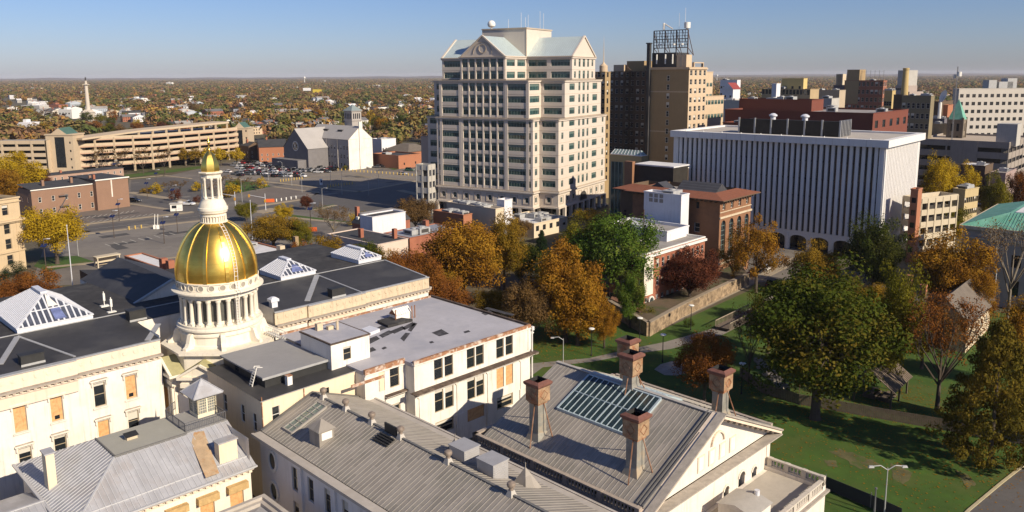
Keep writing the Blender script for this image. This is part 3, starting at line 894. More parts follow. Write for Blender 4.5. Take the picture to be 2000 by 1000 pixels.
for k in range(4): mb.box(50.3 - k * .32, 50.5 - k * .32, 69.5, 72.2, zs(50.4 - k * .32) + .1, zs(50.4 - k * .32) + .3)
mb.box(50.9, 51.1, 69.8, 72, zr, zr + 1.1)
F.part('equipment_rack', mb, black_box)
for v, c in ((61.7, 0), (57.2, 1)):
 mb = MB()
 mb.box(53.0, 55.2, v - 1.25, v + 1.25, 11.3, 14.0); mb.box(52.9, 55.3, v - 1.35, v + 1.35, 14.0, 14.12)
 for k in range(8): mb.box(53.1, 55.1, v - 1.3, v - 1.251, 11.9 + k * .25, 12.02 + k * .25)
 F.part('ventilation_box', mb, mat('grey_duct_metal', (.42, .41, .4), .5, .3, .08, 1))
for u, v in ((55.3, 64.6), (56.0, 54.2)):
 mb = MB(); mb.frust(u - 1.2, u + 1.2, v - 1.2, v + 1.2, 11.2, u - .05, u + .05, v - .05, v + .05, 13.4); mb.tube((u, v, 13.2), (u, v, 14), .05, n=5)
 F.part('pyramid_cowl', mb, seam)
# ---------------------------------------------------------------- gabled wing with the rusty chimneys
F = SF('chimney_wing', 'gabled wing with grey seamed roof, glass roof panel, five tall rusty chimneys and white pediment', 'building', 76.4, 56)
ze, zr, ua, ub, um, V0, V1 = 10.15, 16.0, 62.9, 89.9, 76.4, 44.0, 68.0
mb = MB()
hl = [(u - ua, 4.4, 1.2, 1.7, None) for u in (79.6, 86.3)]
mb.wall((ua, V0), (ub, V0), 0, 9.2, [h[:4] for h in hl] + [(83.2 - ua, 3.9, 1.5, 2.7)], .5)
mb.wall((ub, V0), (ub, V1), 0, 9.2); mb.wall((ub, V1), (ua, V1), 0, 9.2); mb.wall((ua, V1), (ua, V0), 0, 9.2)
mb.face([(ua, V0 + .2, 9.2), (ub, V0 + .2, 9.2), (um, V0 + .2, zr - .25)])
mb.face([(ub, V1 - .2, 9.2), (ua, V1 - .2, 9.2), (um, V1 - .2, zr - .25)])
mb.box(ub - .7, ub + .1, V0 - .1, V0 - .001, 0, 8.4); mb.box(ua - .1, ua + .7, V0 - .1, V0 - .001, 0, 8.4)
F.part('wall', mb, stucco)
for u, z0, w, h in ((79.6, 4.4, 1.2, 1.7), (86.3, 4.4, 1.2, 1.7), (83.2, 3.9, 1.5, 2.7)):
 mb = MB()
 n = 10
 arc = [(u + (w / 2 + .05) * math.cos(math.pi * k / n), z0 + h - w / 2 + (w / 2 + .05) * math.sin(math.pi * k / n)) for k in range(n + 1)]
 mb.face([(x, V0 + .47, z) for x, z in [(u - w / 2, z0), (u + w / 2, z0)] + arc], 1)
 for (a, b), (c, d) in zip(arc, arc[1:]): mb.beam((a, V0 - .06, b), (c, V0 - .06, d), .25, .12, 0, (0, 1, 0))
 for k in range(n):   # spandrels closing the arch corners
  (a, b), (c, d) = arc[k], arc[k + 1]
  mb.face([(a, V0 - .004, b), (c, V0 - .004, d), (c, V0 - .004, z0 + h + .03), (a, V0 - .004, z0 + h + .03)], 0)
 F.part('arched_opening', mb, [stucco, glass])
mb = MB()
run_cornice(mb, ua - .8, ub + .8, V0, 9.0, proj=1.25, dent=True)
for s in (-1, 1):
 a, b = Vector((um + s * (ub - um + .9), V0 - .45, 9.45)), Vector((um, V0 - .45, zr + .05))
 mb.beam(a, b, 1.5, .45, 0); mb.beam(a + Vector((0, -.45, .3)), b + Vector((0, -.45, .3)), 1.0, .2, 2)
 n = 22
 for k in range(1, n):
  p = a.lerp(b, k / n)
  mb.box(p.x - .18, p.x + .18, V0 - .75, V0 - .1, p.z - .5, p.z - .2, 1 if k % 2 else 0)
F.part('pediment', mb, [cream, dark_stone, dirty_ledge])
for k, u in enumerate((74.0, 76.3, 78.6, 80.9)):
 mb = MB()
 h = 1.9
 mb.box(u - .7, u + .7, V0 + .1, V0 + .19, 9.9, 9.9 + h, 0)
 mb.box(u - .48, u + .48, V0 + .08, V0 + .099, 10.05, 9.75 + h, 1)
 F.part('pediment_window', mb, [cream, white_wall])
mb = MB()
arc = [(77.4 + 1.35 * math.cos(math.pi * k / 12), 12.2 + 1.35 * math.sin(math.pi * k / 12)) for k in range(13)]
mb.face([(x, V0 + .17, z) for x, z in arc], 1)
for (a, b), (c, d) in zip(arc, arc[1:]): mb.beam((a, V0 + .12, b), (c, V0 + .12, d), .2, .35, 0, (0, 1, 0))
F.part('lunette', mb, [cream, white_wall])
zs = lambda u: zr - abs(u - um) * (zr - ze) / (um - ua)
mb = MB()
mb.face([(ua - .1, V0 - .2, ze), (um, V0 - .2, zr), (um, V1, zr), (ua - .1, V1, ze)][::-1]); mb.face([(ub + .1, V0 - .2, ze), (um, V0 - .2, zr), (um, V1, zr), (ub + .1, V1, ze)])
rf = F.part('roof', mb, seam)
mb = MB()
k = 0
while V0 + k * .62 < V1:
 v = V0 + k * .62; k += 1
 mb.beam((ua - .1, v, ze + .02), (um, v, zr + .02), .06, .045); mb.beam((ub + .1, v, ze + .02), (um, v, zr + .02), .06, .045)
F.part('seam', mb, seam_rib, rf)
mb = MB()
mb.beam((um, V0, zr + .08), (um, V1, zr + .08), .5, .12)
for j in range(3):
 for s in (-1, 1): mb.beam((um + s * (um - ua), V0 + .1 + .42 * j, ze + .1), (um, V0 + .1 + .42 * j, zr + .1), .16, .22, 1)
F.part('ridge_cap', mb, [mat('pale_zinc', (.45, .42, .37)), mat('dark_zinc', (.17, .165, .155))], rf)
mb = MB()
for s in (-1, 1):
 q = [(um - .5, 62.0), (um - .5, 51.0), (um - 6.6, 51.0), (um - 6.6, 62.0)] if s < 0 else [(um + .4, 51.), (um + .4, 62.), (um + 4., 62.), (um + 4., 51.)]
 mb.face([(x, y, zs(x) + .25) for x, y in q], 1)
 for p, r in zip(q, q[1:] + q[:1]): mb.beam((p[0], p[1], zs(p[0]) + .15), (r[0], r[1], zs(r[0]) + .15), .25, .3)
 xm = (q[0][0] + q[2][0]) / 2
 for k in range(1, 13):
  y = 51 + 11 * k / 13
  mb.beam((q[0][0], y, zs(q[0][0]) + .27), (q[2][0], y, zs(q[2][0]) + .27), .16 if k in (5, 6) else .09, .1)
 mb.beam((xm, 51, zs(xm) + .28), (xm, 62, zs(xm) + .28), .1, .1)
F.part('glass_roof_panel', mb, [mat('bluish_glazing_bar', (.42, .5, .52), .5, .2, .1, 1), mat('teal_roof_glass', (.03, .05, .052), .1, 0, .5, .8, spec=.6)])
rustiron = mat('rusted_iron', (.32, .16, .085), .8, .2, .35, 1.2, col2=(.42, .26, .17))
paleiron = mat('pale_rusted_panel', (.36, .24, .14), .8, .1, .45, 1.0, col2=(.3, .13, .06))
capiron = mat('red_brown_cap', (.2, .09, .065), .6, .2, .25, 1.5)
shaft = mat('galvanised_flue', (.28, .27, .23), .65, .2, .25, .8, col2=(.36, .29, .2))
for u, v, zt in ((65.7, 61.5, 18.4), (66.4, 47.7, 18.3), (76.5, 55.9, 20.4), (83.0, 61.2, 19.4), (83.0, 47.2, 18.9)):
 z0 = zs(u)
 mb = MB()
 zb = zt - 2.6
 mb.frust(u - 1.2, u + 1.2, v - 1.2, v + 1.2, z0 - .9, u - .72, u + .72, v - .72, v + .72, z0 + .6); mb.box(u - .72, u + .72, v - .72, v + .72, z0 + .5, zb)
 ch = F.part('chimney', mb, shaft)
 mb = MB()
 mb.frust(u - .75, u + .75, v - .75, v + .75, zb - .25, u - 1.02, u + 1.02, v - 1.02, v + 1.02, zb, 0); mb.box(u - 1.02, u + 1.02, v - 1.02, v + 1.02, zb, zt - .75, 0)
 for s in (-1, 1):     # diamond ornaments on the four faces
  zc = (zb + zt - .75) / 2
  for e in (0, 1):
   dm = [(0, -.6), (.6, 0), (0, .6), (-.6, 0)]
   for (a, b), (c, d) in zip(dm, dm[1:] + dm[:1]):
    p, r2 = ((u + a, v + s * 1.04, zc + b), (u + c, v + s * 1.04, zc + d)) if e == 0 else ((u + s * 1.04, v + a, zc + b), (u + s * 1.04, v + c, zc + d))
    mb.beam(p, r2, .06, .08, 1, (0, 1, 0) if e == 0 else (1, 0, 0))
 F.part('flue_box', mb, [paleiron, rustiron], ch)
 mb = MB()
 o, i = 1.24, .82
 zc = zt - .75
 mb.frust(u - 1.02, u + 1.02, v - 1.02, v + 1.02, zc, u - o, u + o, v - o, v + o, zc + .25)
 mb.prism([(u - o, v - o), (u + o, v - o), (u + o, v + o), (u - o, v + o)], zc + .25, zc + .5, top=False)
 A = [(u - o, v - o), (u + o, v - o), (u + o, v + o), (u - o, v + o)]; B = [(u - i, v - i), (u + i, v - i), (u + i, v + i), (u - i, v + i)]
 for k in range(4):
  j = (k + 1) % 4
  mb.face([(*A[k], zc + .5), (*A[j], zc + .5), (*B[j], zt), (*B[k], zt)])
  mb.face([(*B[k], zt), (*B[j], zt), (*B[j], zt - 1.2), (*B[k], zt - 1.2)], 1)
 mb.face([(*p, zt - 1.2) for p in B], 1)
 F.part('chimney_cap', mb, [capiron, black_box], ch)
 mb = MB()
 for dx, dy in ((-2.0, -.6), (.4, -2.0), (2.0, 1.6)):
  mb.beam((u + dx * .36, v + dy * .36, zb + .1), (u + dx, v + dy, zs(u + dx) + .05), .1)
 mb.prism([(u - .8, v - .8), (u + .8, v - .8), (u + .8, v + .8), (u - .8, v + .8)], zb - .32, zb - .2)
 F.part('stay_bar', mb, rustiron, ch)
def balustrade(F, p, q, z0, z1, mats, panels=None, name='balustrade'):
 """stone balustrade with pedestals, turned balusters and a rail"""
 p, q = Vector((*p, 0)), Vector((*q, 0))
 L = (q - p).length
 mb = MB()
 n = panels or max(1, int(L / 4.2))
 zv = lambda v, z: (v.x, v.y, z)
 mb.beam(zv(p, z1 - .1), zv(q, z1 - .1), .5, .2); mb.beam(zv(p, z0 + .1), zv(q, z0 + .1), .46, .2)
 for k in range(n + 1):
  c = p.lerp(q, k / n)
  mb.beam(zv(c, z0), zv(c, z1 + .03), .56, .56, 0, (q - p).normalized())
 d = (q - p).normalized()
 rows_ = []
 for k in range(n):
  a, b = p.lerp(q, k / n) + d * .4, p.lerp(q, (k + 1) / n) - d * .4
  m = max(2, int((b - a).length / .42))
  bb = MB(); rows_.append(bb)
  for j in range(m + 1):
   c = a.lerp(b, j / m)
   bb.tube(zv(c, z0 + .2), zv(c, z0 + .2 + (z1 - z0 - .4) * .4), .14, .15, 5, 0, False); bb.tube(zv(c, z0 + .2 + (z1 - z0 - .4) * .4), zv(c, z1 - .2), .15, .09, 5, 0, False)
 o = F.part(name, mb, mats)
 for bb in rows_: F.part('baluster_row', bb, mats, o)
bal = mat('stone_balustrade', (.36, .3, .24), .85, 0, .15, 1)
balw = mat('pale_stone_balustrade', (.5, .45, .38), .85, 0, .12, 1)
for u in (ua - .5, ub + .5):
 mb = MB(); mb.box(min(u, u + .1) - .35, u + .35, V0, V1 + 1, 8.2, 9.0)
 F.part('eaves_ledge', mb, bal)
 balustrade(F, (u, V0 + .3), (u, V1 + 1), 9.0, 10.25, bal, 5)
balustrade(F, (ua - .5, V1 + 1), (ub + .5, V1 + 1), 9.0, 10.25, bal, 5)
mb = MB()
mb.box(62, 89.6, 36.4, V0 - .002, 0, 4.7); mb.box(61.7, 90.0, 36.0, V0 - .01, 4.3, 4.55, 1)
mb.box(88.9, 89.6, 36.4, V0 - .01, 4.7, 5.2, 0)
F.part('terrace', mb, [stucco, dirty_ledge])
mb = MB(); mb.box(62.4, 88.8, 36.9, V0 - .6, 4.7, 4.76); F.part('terrace_floor', mb, mat('terrace_paving', (.4, .36, .3), .9, 0, .12, .4))
balustrade(F, (89.3, V0 - .6), (89.3, 36.7), 5.2, 6.3, balw, 3)
balustrade(F, (89.3, 36.7), (70, 36.7), 4.7, 5.9, balw, 5)
mb = MB(); gable(mb, 74.5, 79, 37.8, 42.4, 6.6, 7.2, 0); mb.box(74.7, 78.8, 38, 42.2, 4.7, 6.6, 1); mb.tube((78.6, 39.6, 7), (78.6, 39.6, 7.6), .3, n=10, m=2)
F.part('terrace_plant_box', mb, [mat('pale_zinc', (.45, .42, .37)), stucco, galv])
# ---------------------------------------------------------------- silver hipped wing bottom left
F = SF('silver_hipped_wing', 'low wing with silver seamed hipped roof, flat deck and glazed cupola, bottom left', 'building', 32, 92)
zd, ze = 11.5, 8.0
E0, E1, E2, E3 = (20.9, 84.9), (41.3, 84.9), (41.3, 106), (20.9, 106)
D0, D1, D2, D3 = (27.9, 92), (36, 92), (36, 98.2), (27.9, 98.2)
mb = MB()
hl = [(3 + 3.6 * k, 2.2, 1.7, 3.2, 'board_0') for k in range(5)]
facade(F, mb, (21.6, 85.7), (40.9, 85.7), 0, 7.6, hl, .25)
mb.wall((40.9, 85.7), (40.9, 106), 0, 11.3); mb.wall((21.6, 106), (21.6, 85.7), 0, 7.6)
F.part('wall', mb, stucco)
mb = MB()
run_cornice(mb, 21.4, 41.0, 85.7, 7.55, proj=.7)
for k in range(5): mb.box(21.6 + 3 + 3.6 * k - 1.25, 21.6 + 3 + 3.6 * k + 1.25, 85.0, 85.69, 5.45, 6.3, 3)
F.part('cornice', mb, [cream, dark_stone, flash, mat('ochre_lintel', (.5, .34, .15), .85, 0, .25, 2)])
mb = MB()
t3 = lambda p, z: (p[0], p[1], z)
mb.face([t3(E0, ze), t3(E1, ze), (41.3, 92, zd), t3(D0, zd)]); mb.face([t3(E3, ze), t3(E0, ze), t3(D0, zd), t3(D3, zd)])
mb.face([t3(E2, ze), t3(E3, ze), t3(D3, zd), (41.3, 98.2, zd)])
mb.face([(41.3, 84.9, ze), (41.3, 106, ze), (41.3, 98.2, zd), (41.3, 92, zd)])
rf = F.part('roof', mb, seam2)
mb = MB()
u = 21.1
while u < 41.2:
 f = min(1, (u - 20.9) / 7)
 mb.beam((u, 84.9, ze + .03), (u, 84.9 + 7.1 * f, ze + .03 + 3.5 * f), .06, .08)
 mb.beam((u, 106, ze + .03), (u, 106 - 7.8 * f, ze + .03 + 3.5 * f), .06, .08); u += .62
v = 85.2
while v < 106:
 f = min(1, (v - 84.9) / 7.1, (106 - v) / 7.8)
 mb.beam((20.9, v, ze + .03), (20.9 + 7 * f, v, ze + .03 + 3.5 * f), .06, .08); v += .62
mb.beam(t3(E0, ze), t3(D0, zd), .2, .14); mb.beam((21, 84.75, ze), (41.3, 84.75, ze), .3, .2); mb.beam((20.75, 85, ze), (20.75, 106, ze), .3, .2)
mb.beam((20.9, 86.4, ze + .75), (41.2, 86.4, ze + .78), .1, .16)
F.part('seam', mb, mat('silver_seam_rib', (.5, .5, .5), .5, .2, .1, 1), rf)
mb = MB()
mb.box(27.9, 36, 91.9, 98.2, zd - .3, zd + .1)
mb.box(36.01, 41.3, 91.9, 98.2, zd - .3, zd + .03, 1); mb.box(27.8, 36.1, 91.75, 91.9, zd - .35, zd + .14, 2); mb.box(27.75, 27.9, 91.8, 98.3, zd - .6, zd + .14, 2)
F.part('roof_deck', mb, [mat('grey_green_deck', (.33, .32, .27), .85, 0, .08, .3), mat('mid_grey_deck', (.3, .29, .27), .85, 0, .1, .4), mat('dark_zinc', (.17, .165, .155))])
u, v = SL(256, 856, zd + .1)
mb = MB(); mb.box(u - .6, u + .6, v - .4, v + .4, zd + .1, zd + .5, 1); mb.face([(u - .75, v - .55, zd + .5), (u + .75, v - .55, zd + .5), (u + .75, v + .55, zd + .75), (u - .75, v + .55, zd + .75)])
F.part('roof_hatch', mb, [black_box, buff])
mb = MB()
pts = [SL(x, y, z) + (z + .1,) for x, y, z in ((365, 848, 11.3), (398, 843, 11.3), (428, 926, 8.5), (402, 935, 8.5))]
mb.face(pts[::-1]); F.part('rust_stain_panel', mb, mat('rust_streaked_tin', (.46, .33, .2), .75, .1, .25, .8, col2=(.38, .17, .05)))
mb = MB()
u, v = 40.1, 96.2
mb.box(u - 1.25, u + 1.25, v - 1.25, v + 1.25, zd, zd + .5); mb.box(u - 1.25, u + 1.25, v - 1.25, v + 1.25, zd + 2.5, zd + 2.9)
for a in (-1.25, -.1, 1.05):
 for b in (-1.25, 1.05): mb.box(u + a, u + a + .2, v + b, v + b + .2, zd + .5, zd + 2.5); mb.box(u + b, u + b + .2, v + a, v + a + .2, zd + .5, zd + 2.499)
for k in range(9):
 for b in (-1.2, 1.15): mb.box(u - 1.2 + k * .3, u - 1.16 + k * .3, v + b, v + b + .05, zd + .5, zd + 2.5); mb.box(u + b, u + b + .05, v - 1.2 + k * .3, v - 1.16 + k * .3, zd + .5, zd + 2.5)
for k in range(5):
 z = zd + .9 + .35 * k
 for b in (-1.2, 1.15): mb.box(u - 1.2, u + 1.2, v + b, v + b + .05, z, z + .05); mb.box(u + b, u + b + .05, v - 1.2, v + 1.2, z, z + .05)
cp = F.part('cupola', mb, mat('cream_joinery', (.66, .6, .44), .7, 0, .06, 1))
mb = MB(); mb.box(u - 1.14, u + 1.14, v - 1.14, v + 1.14, zd + .5, zd + 2.5); F.part('pane', mb, mat('pale_reflective_glass', (.2, .21, .2), .15, 0, .3, 1.5), cp)
mb = MB(); mb.frust(u - 1.95, u + 1.95, v - 1.95, v + 1.95, zd + 2.9, u - .04, u + .04, v - .04, v + .04, zd + 4.6)
for s, q in ((-1, -1), (1, -1), (1, 1), (-1, 1)): mb.beam((u + s * 1.95, v + q * 1.95, zd + 2.95), (u, v, zd + 4.65), .12, .1)
mb.box(u - 1.9, u + 1.9, v - 1.9, v + 1.9, zd + 2.78, zd + 2.9)
F.part('cupola_roof', mb, seam2, cp)
mb = MB()
def rail(mb, p, q, z, h=1.05, sp=.22):
 p, q = Vector((*p, z)), Vector((*q, z))
 up = Vector((0, 0, h))
 mb.beam(p + up, q + up, .07); mb.beam(p + up * .1, q + up * .1, .05)
 n = max(1, int((q - p).length / sp))
 for k in range(n + 1):
  c = p.lerp(q, k / n)
  mb.beam(c, c + up, .035 if k % 8 else .07)
for p, q in (((36.1, 92.3), (41.2, 92.3)), ((36.1, 92.3), (36.1, 98.1)), ((36.1, 98.1), (38, 99.9)), ((41.2, 92.3), (41.2, 99.5))): rail(mb, p, q, zd + .05)
F.part('deck_railing', mb, iron)
for px, py, w, d, h in ((106, 955, .55, 1.5, 4.2), (452, 906, 1.4, 1.2, 2.9)):
 u, v = SL(px, py, 8.4)
 mb = MB(); mb.box(u - w, u + w * .6, v, v + d, 7.6, 8.4 + h); mb.box(u - w - .12, u + w * .6 + .12, v - .12, v + d + .12, 8.4 + h, 8.55 + h, 1)
 F.part('chimney', mb, [yellow_wall, seam2])
F = SF('low_seamed_wing', 'low silver seamed roof wing in the bottom left corner', 'building', 16, 92)
mb = MB()
z1 = 8.3
mb.face([(6, 86, 6.4), (22.5, 86, 6.4), (20.8, 93.5, z1), (6, 93.5, z1)]); mb.face([(6, 93.5, z1), (20.8, 93.5, z1), (20.8, 101, 6.4), (6, 101, 6.4)])
rf = F.part('roof', mb, seam2)
mb = MB(); mb.box(6, 21.2, 86.5, 100.5, 0, 6.4); F.part('wall', mb, stucco)
mb = MB()
for k in range(26):
 u = 6.2 + .62 * k
 mb.beam((u, 86, 6.44), (min(u, 20.8), 93.5, z1 + .04), .06, .08)
mb.beam((6, 93.5, z1 + .05), (20.8, 93.5, z1 + .05), .3, .1)
F.part('seam', mb, MATS['silver_seam_rib'], rf)
F = SF('small_flat_annex', 'small annex with a parapeted grey seamed roof at the bottom edge', 'building', 38, 70)
c = SL(516, 964, 6.5)
u1, v1 = c
mb = MB(); mb.box(u1 - 13, u1, v1 - 16, v1, 0, 5.7); F.part('wall', mb, stucco)
mb = MB()
for a in (0, .5):
 mb.box(u1 - 13 + a, u1 - a, v1 - .5 - a, v1 - a, 5.7, 6.5 - a * .7); mb.box(u1 - .5 - a, u1 - a, v1 - 16, v1 - .5 - a, 5.7, 6.5 - a * .7); mb.box(u1 - 13 + a, u1 - 12.5 + a, v1 - 16, v1 - .5 - a, 5.7, 6.5 - a * .7)
F.part('parapet', mb, mat('beige_gutter_ledge', (.42, .38, .33)))
mb = MB(); mb.frust(u1 - 12, u1 - 1, v1 - 15, v1 - 1, 5.75, u1 - 8, u1 - 5, v1 - 11, v1 - 5, 7.0)
mb.frust(u1 - 9.2, u1 - 7.4, v1 - 2.9, v1 - 1.1, 6, u1 - 8.35, u1 - 8.25, v1 - 2.05, v1 - 1.95, 8.3)
F.part('roof', mb, seam2)
# ================================================================== DOWNTOWN BUILDINGS
def seat(xc, D, yt):
 """ground point on the sight line of a pixel column at distance D, and the height the roof line has there"""
 d = ray(xc, yt)
 h = math.hypot(d[0], d[1])
 return (d[0] / h * D, d[1] / h * D), CAMH + d[2] / h * D
def column_on(F, px, py, u=None, v=None):
 """where the sight line of a pixel column meets the wall plane u=const or v=const of a frame -> (along, z)"""
 d = ray(px, py)
 c, n = math.cos(F.rz), math.sin(F.rz)
 du, dv = c * d[0] + n * d[1], -n * d[0] + c * d[1]
 o = (-(c * F.org[0] + n * F.org[1]) + F.base[0], -(-n * F.org[0] + c * F.org[1]) + F.base[1])
 if u is not None:
  t = (u - o[0]) / du
  return (o[1] + dv * t, CAMH + d[2] * t)
 t = (v - o[1]) / dv
 return (o[0] + du * t, CAMH + d[2] * t)
MAXWIN = 100
class Rest:
 """windows past the hundred nearest of one building: one mesh"""
 def __init__(s): s.v = []; s.f = []; s.m = []; s.mats = None
 def add(s, me, x, y, z, rz):
  c, n = math.cos(rz), math.sin(rz)
  i = len(s.v)
  s.v += [(x + c * p.co.x - n * p.co.y, y + n * p.co.x + c * p.co.y, z + p.co.z) for p in me.vertices]
  for p in me.polygons:
   s.f.append(tuple(i + k for k in p.vertices)); s.m.append(p.material_index)
  s.mats = s.mats or list(me.materials)
def put_window(F, p0, p1, hole, style, depth, parent=None):
 x, z, w, h = hole
 ex, ey = p1[0] - p0[0], p1[1] - p0[1]
 Lw = math.hypot(ex, ey)
 ex, ey = ex / Lw, ey / Lw
 X, Y = p0[0] + ex * x - ey * depth, p0[1] + ey * x + ex * depth
 fr, pa = win_mesh(w, h, style)
 n = getattr(F, 'nwin', 0)
 F.nwin = n + 1
 if n >= MAXWIN and not pa:
  if not hasattr(F, 'rest'): F.rest = Rest()
  F.rest.add(fr, X - F.base[0], Y - F.base[1], z, math.atan2(ey, ex))
  return
 o = F.put('window', fr, X, Y, z, math.atan2(ey, ex), parent)
 if pa: link(pa.name.split('.')[0], pa, o)
 return o
def finish(F):
 if hasattr(F, 'rest'):
  me = bpy.data.meshes.new('window_rows')
  me.from_pydata(F.rest.v, [], F.rest.f)
  for m in F.rest.mats: me.materials.append(m)
  me.polygons.foreach_set('material_index', F.rest.m)
  tag(link('window_rows', me, F.root), kind='stuff')
def rows(L, spec):
 n, wd, h, z0, pitch, nr, st = spec[:7]
 m = spec[7] if len(spec) > 7 else L / n / 2
 return grid(L, n, wd, [z0 + pitch * k for k in range(nr)], h, st, m)
concrete = mat('pale_concrete', (.42, .4, .36), .85, 0, .1, .3, streak=.25)
roof_grey = mat('grey_gravel_roof', (.3, .28, .26), .95, 0, .15, .25, col2=(.24, .22, .2))
roof_dark = mat('dark_tar_roof', (.05, .05, .052), .9, 0, .25, .4)
roof_white = mat('white_coated_roof', (.62, .61, .6), .8, 0, .08, .3, col2=(.5, .49, .48))
hvac_m = mat('rooftop_unit_metal', (.4, .4, .39), .6, .2, .15, 1)
HV = {}
def hvac_mesh(k):
 if k in HV: return HV[k]
 r = random.Random(k)
 a, b, h = r.uniform(1.2, 2.6), r.uniform(1, 2), r.uniform(1, 1.9)
 mb = MB(); mb.box(-a, a, -b, b, .2, h); mb.box(-a * .9, a * .9, -b * .9, b * .9, 0, .2)
 mb.lathe(0, 0, [(.5 * b, h), (.5 * b, h + .3), (.4 * b, h + .32), (0, h + .3)], 10)
 mb.box(-a - .02, -a, -b * .7, b * .7, .4, h - .3, 1)
 HV[k] = mb.mesh('roof_unit', [hvac_m, dark_frame])
 return HV[k]
def block(name, label, cat, xc, D, yt, xl, xr, A=42, wall=None, roof=None, front=None, right=None, par=.7, units=2, group=None, depth=.2, cornice=None, extra_f=(), extra_r=(), min_u=4, rimmat=None):
 org, z1 = seat(xc, D, yt)
 F = Frame(name, label, cat, org, A, (0, 0), group)
 F.z1 = z1
 F.W = max(2, column_on(F, xl, yt, u=0)[0])
 L = column_on(F, xr, yt, v=0)[0]
 F.L = L if min_u <= L < 150 else min_u if L < min_u else 60
 mb = MB()
 hr = (rows(F.L, right) if right else []) + list(extra_r)
 hf = (rows(F.W, front) if front else []) + list(extra_f)
 facade(F, mb, (0, F.W), (0, 0), 0, z1, [h for h in hf if h[1] + h[3] < z1], depth)
 facade(F, mb, (0, 0), (F.L, 0), 0, z1, [h for h in hr if h[1] + h[3] < z1], depth)
 mb.wall((F.L, 0), (F.L, F.W), 0, z1); mb.wall((F.L, F.W), (0, F.W), 0, z1)
 F.part('wall', mb, wall or concrete)
 mb = MB()
 mb.box(.3, F.L - .3, .3, F.W - .3, z1 - par - .3, z1 - par)
 F.part('roof', mb, roof or roof_grey)
 mb = MB()
 o = .12
 mb.box(-o, .3, -o, F.W + o, z1 - par * .35, z1 + .05); mb.box(F.L - .3, F.L + o, -o, F.W + o, z1 - par * .35, z1 + .05)
 mb.box(.3, F.L - .3, -o, .3, z1 - par * .35, z1 + .05); mb.box(.3, F.L - .3, F.W - .3, F.W + o, z1 - par * .35, z1 + .05)
 mb.box(.3, .32, .3, F.W - .3, z1 - par, z1 - par * .35); mb.box(F.L - .32, F.L - .3, .3, F.W - .3, z1 - par, z1 - par * .35)
 mb.box(.32, F.L - .32, .3, .32, z1 - par, z1 - par * .35); mb.box(.32, F.L - .32, F.W - .32, F.W - .3, z1 - par, z1 - par * .35)
 F.part('coping', mb, rimmat or cornice or wall or concrete)
 if cornice:
  mb = MB()
  mb.box(-.6, -o, -.6, F.W, z1 - .9, z1 - .35); mb.box(-o, F.L, -.6, -o, z1 - .9, z1 - .35)
  F.part('cornice', mb, cornice)
 r = random.Random(len(label) * 7 + int(xc))
 for k in range(units):
  F.put('roof_unit', hvac_mesh(r.randint(0, 5)), r.uniform(2.5, max(2.6, F.L - 2.5)), r.uniform(2.5, max(2.6, F.W - 2.5)), z1 - par, r.choice((0, math.pi / 2)))
 finish(F)
 return F
# ---------------------------------------------------------------- stepped pale office tower with gables
tw = mat('pale_pink_precast', (.57, .5, .42), .8, 0, .05, .15, streak=.12)
tw2 = mat('precast_joint', (.42, .35, .27), .8, 0, .06, .3)
mint = mat('pale_green_metal_roof', (.56, .64, .63), .35, .35, .06, .2)
o = G(1088, 378, 10.7)
a = R(30)
o = (o[0] - 4 * math.sin(a), o[1] - 4 * math.cos(a))
F = Frame('stepped_office_tower', 'tall pale pink stepped office tower with green ribbon windows and pale green gable roofs', 'building', o, 30, (0, 0))
CU, CV = 26.5, 29.5
def notched(a, b):     # a: notch depth in u, b: in v
 return [(0, b), (a, b), (a, 0), (53 - a, 0), (53 - a, b), (53, b), (53, 59 - b), (53 - a, 59 - b), (53 - a, 59), (a, 59), (a, 59 - b), (0, 59 - b)]
levels = [(notched(5, 8), 10.9, 38.0, [12.7 + 4.47 * k for k in range(6)]), (notched(10, 10), 38.0, 52.2, [12.7 + 4.47 * k for k in range(6, 9)]), (notched(16, 19.5), 52.2, 60.9, [12.7 + 4.47 * k for k in (9, 10)])]
mb, tr, tp = MB(), MB(), MB()
def edge_holes(p0, p1, zs, lev):
 L = math.hypot(p1[0] - p0[0], p1[1] - p0[1])
 hs = []
 left = abs(p1[0] - p0[0]) < .1 and p1[1] < p0[1]     # faces -u
 right = abs(p1[1] - p0[1]) < .1 and p1[0] > p0[0]    # faces -v
 if not (left or right): return []
 if left and p0[0] == 0:          # main front
  lo = p1[1]
  S = lambda v: p0[1] - v
  for z in zs:
   for k in range(6): hs.append((S(21.6 + 3.14 * k), z - .3, 2.55, 3.05, 'rib'))
   if lo < 19: hs += [(S((lo + 19.5) / 2), z, 19.5 - lo - 1.7, 2.4, 'rib'), (S(59 - (lo + 19.5) / 2), z, 19.5 - lo - 1.7, 2.4, 'rib')]
 elif right and p0[1] == 0:       # main right side
  x0 = p0[0]
  for z in zs:
   for c, w in ((22.6, 1.7), (26.5, 2.1), (30.4, 1.7)): hs.append((c - x0, z - .3, w, 3.0, 'rib'))
   for c, w in ((18.6, 1.6), (34.4, 1.6)) if lev == 2 else ((16.2, 4.6), (37.0, 4.6)): hs.append((c - x0, z, w, 2.4, 'rib'))
   if lev == 0: hs += [(8.2 - x0, z, 1.7, 2.4, 'rib'), (45.2 - x0, z, 1.7, 2.4, 'rib')]
 else:
  for z in zs:
   if L < 6: hs.append((L / 2, z, min(1.9, L - 2), 2.4, 'rib'))
   elif L < 13: hs.append((L / 2, z, L - 2.4, 2.4, 'rib'))
   else:
    n = 2
    for k in range(n): hs.append((L * (k + .5) / n, z, L / n - 1.8, 2.4, 'rib'))
 return hs
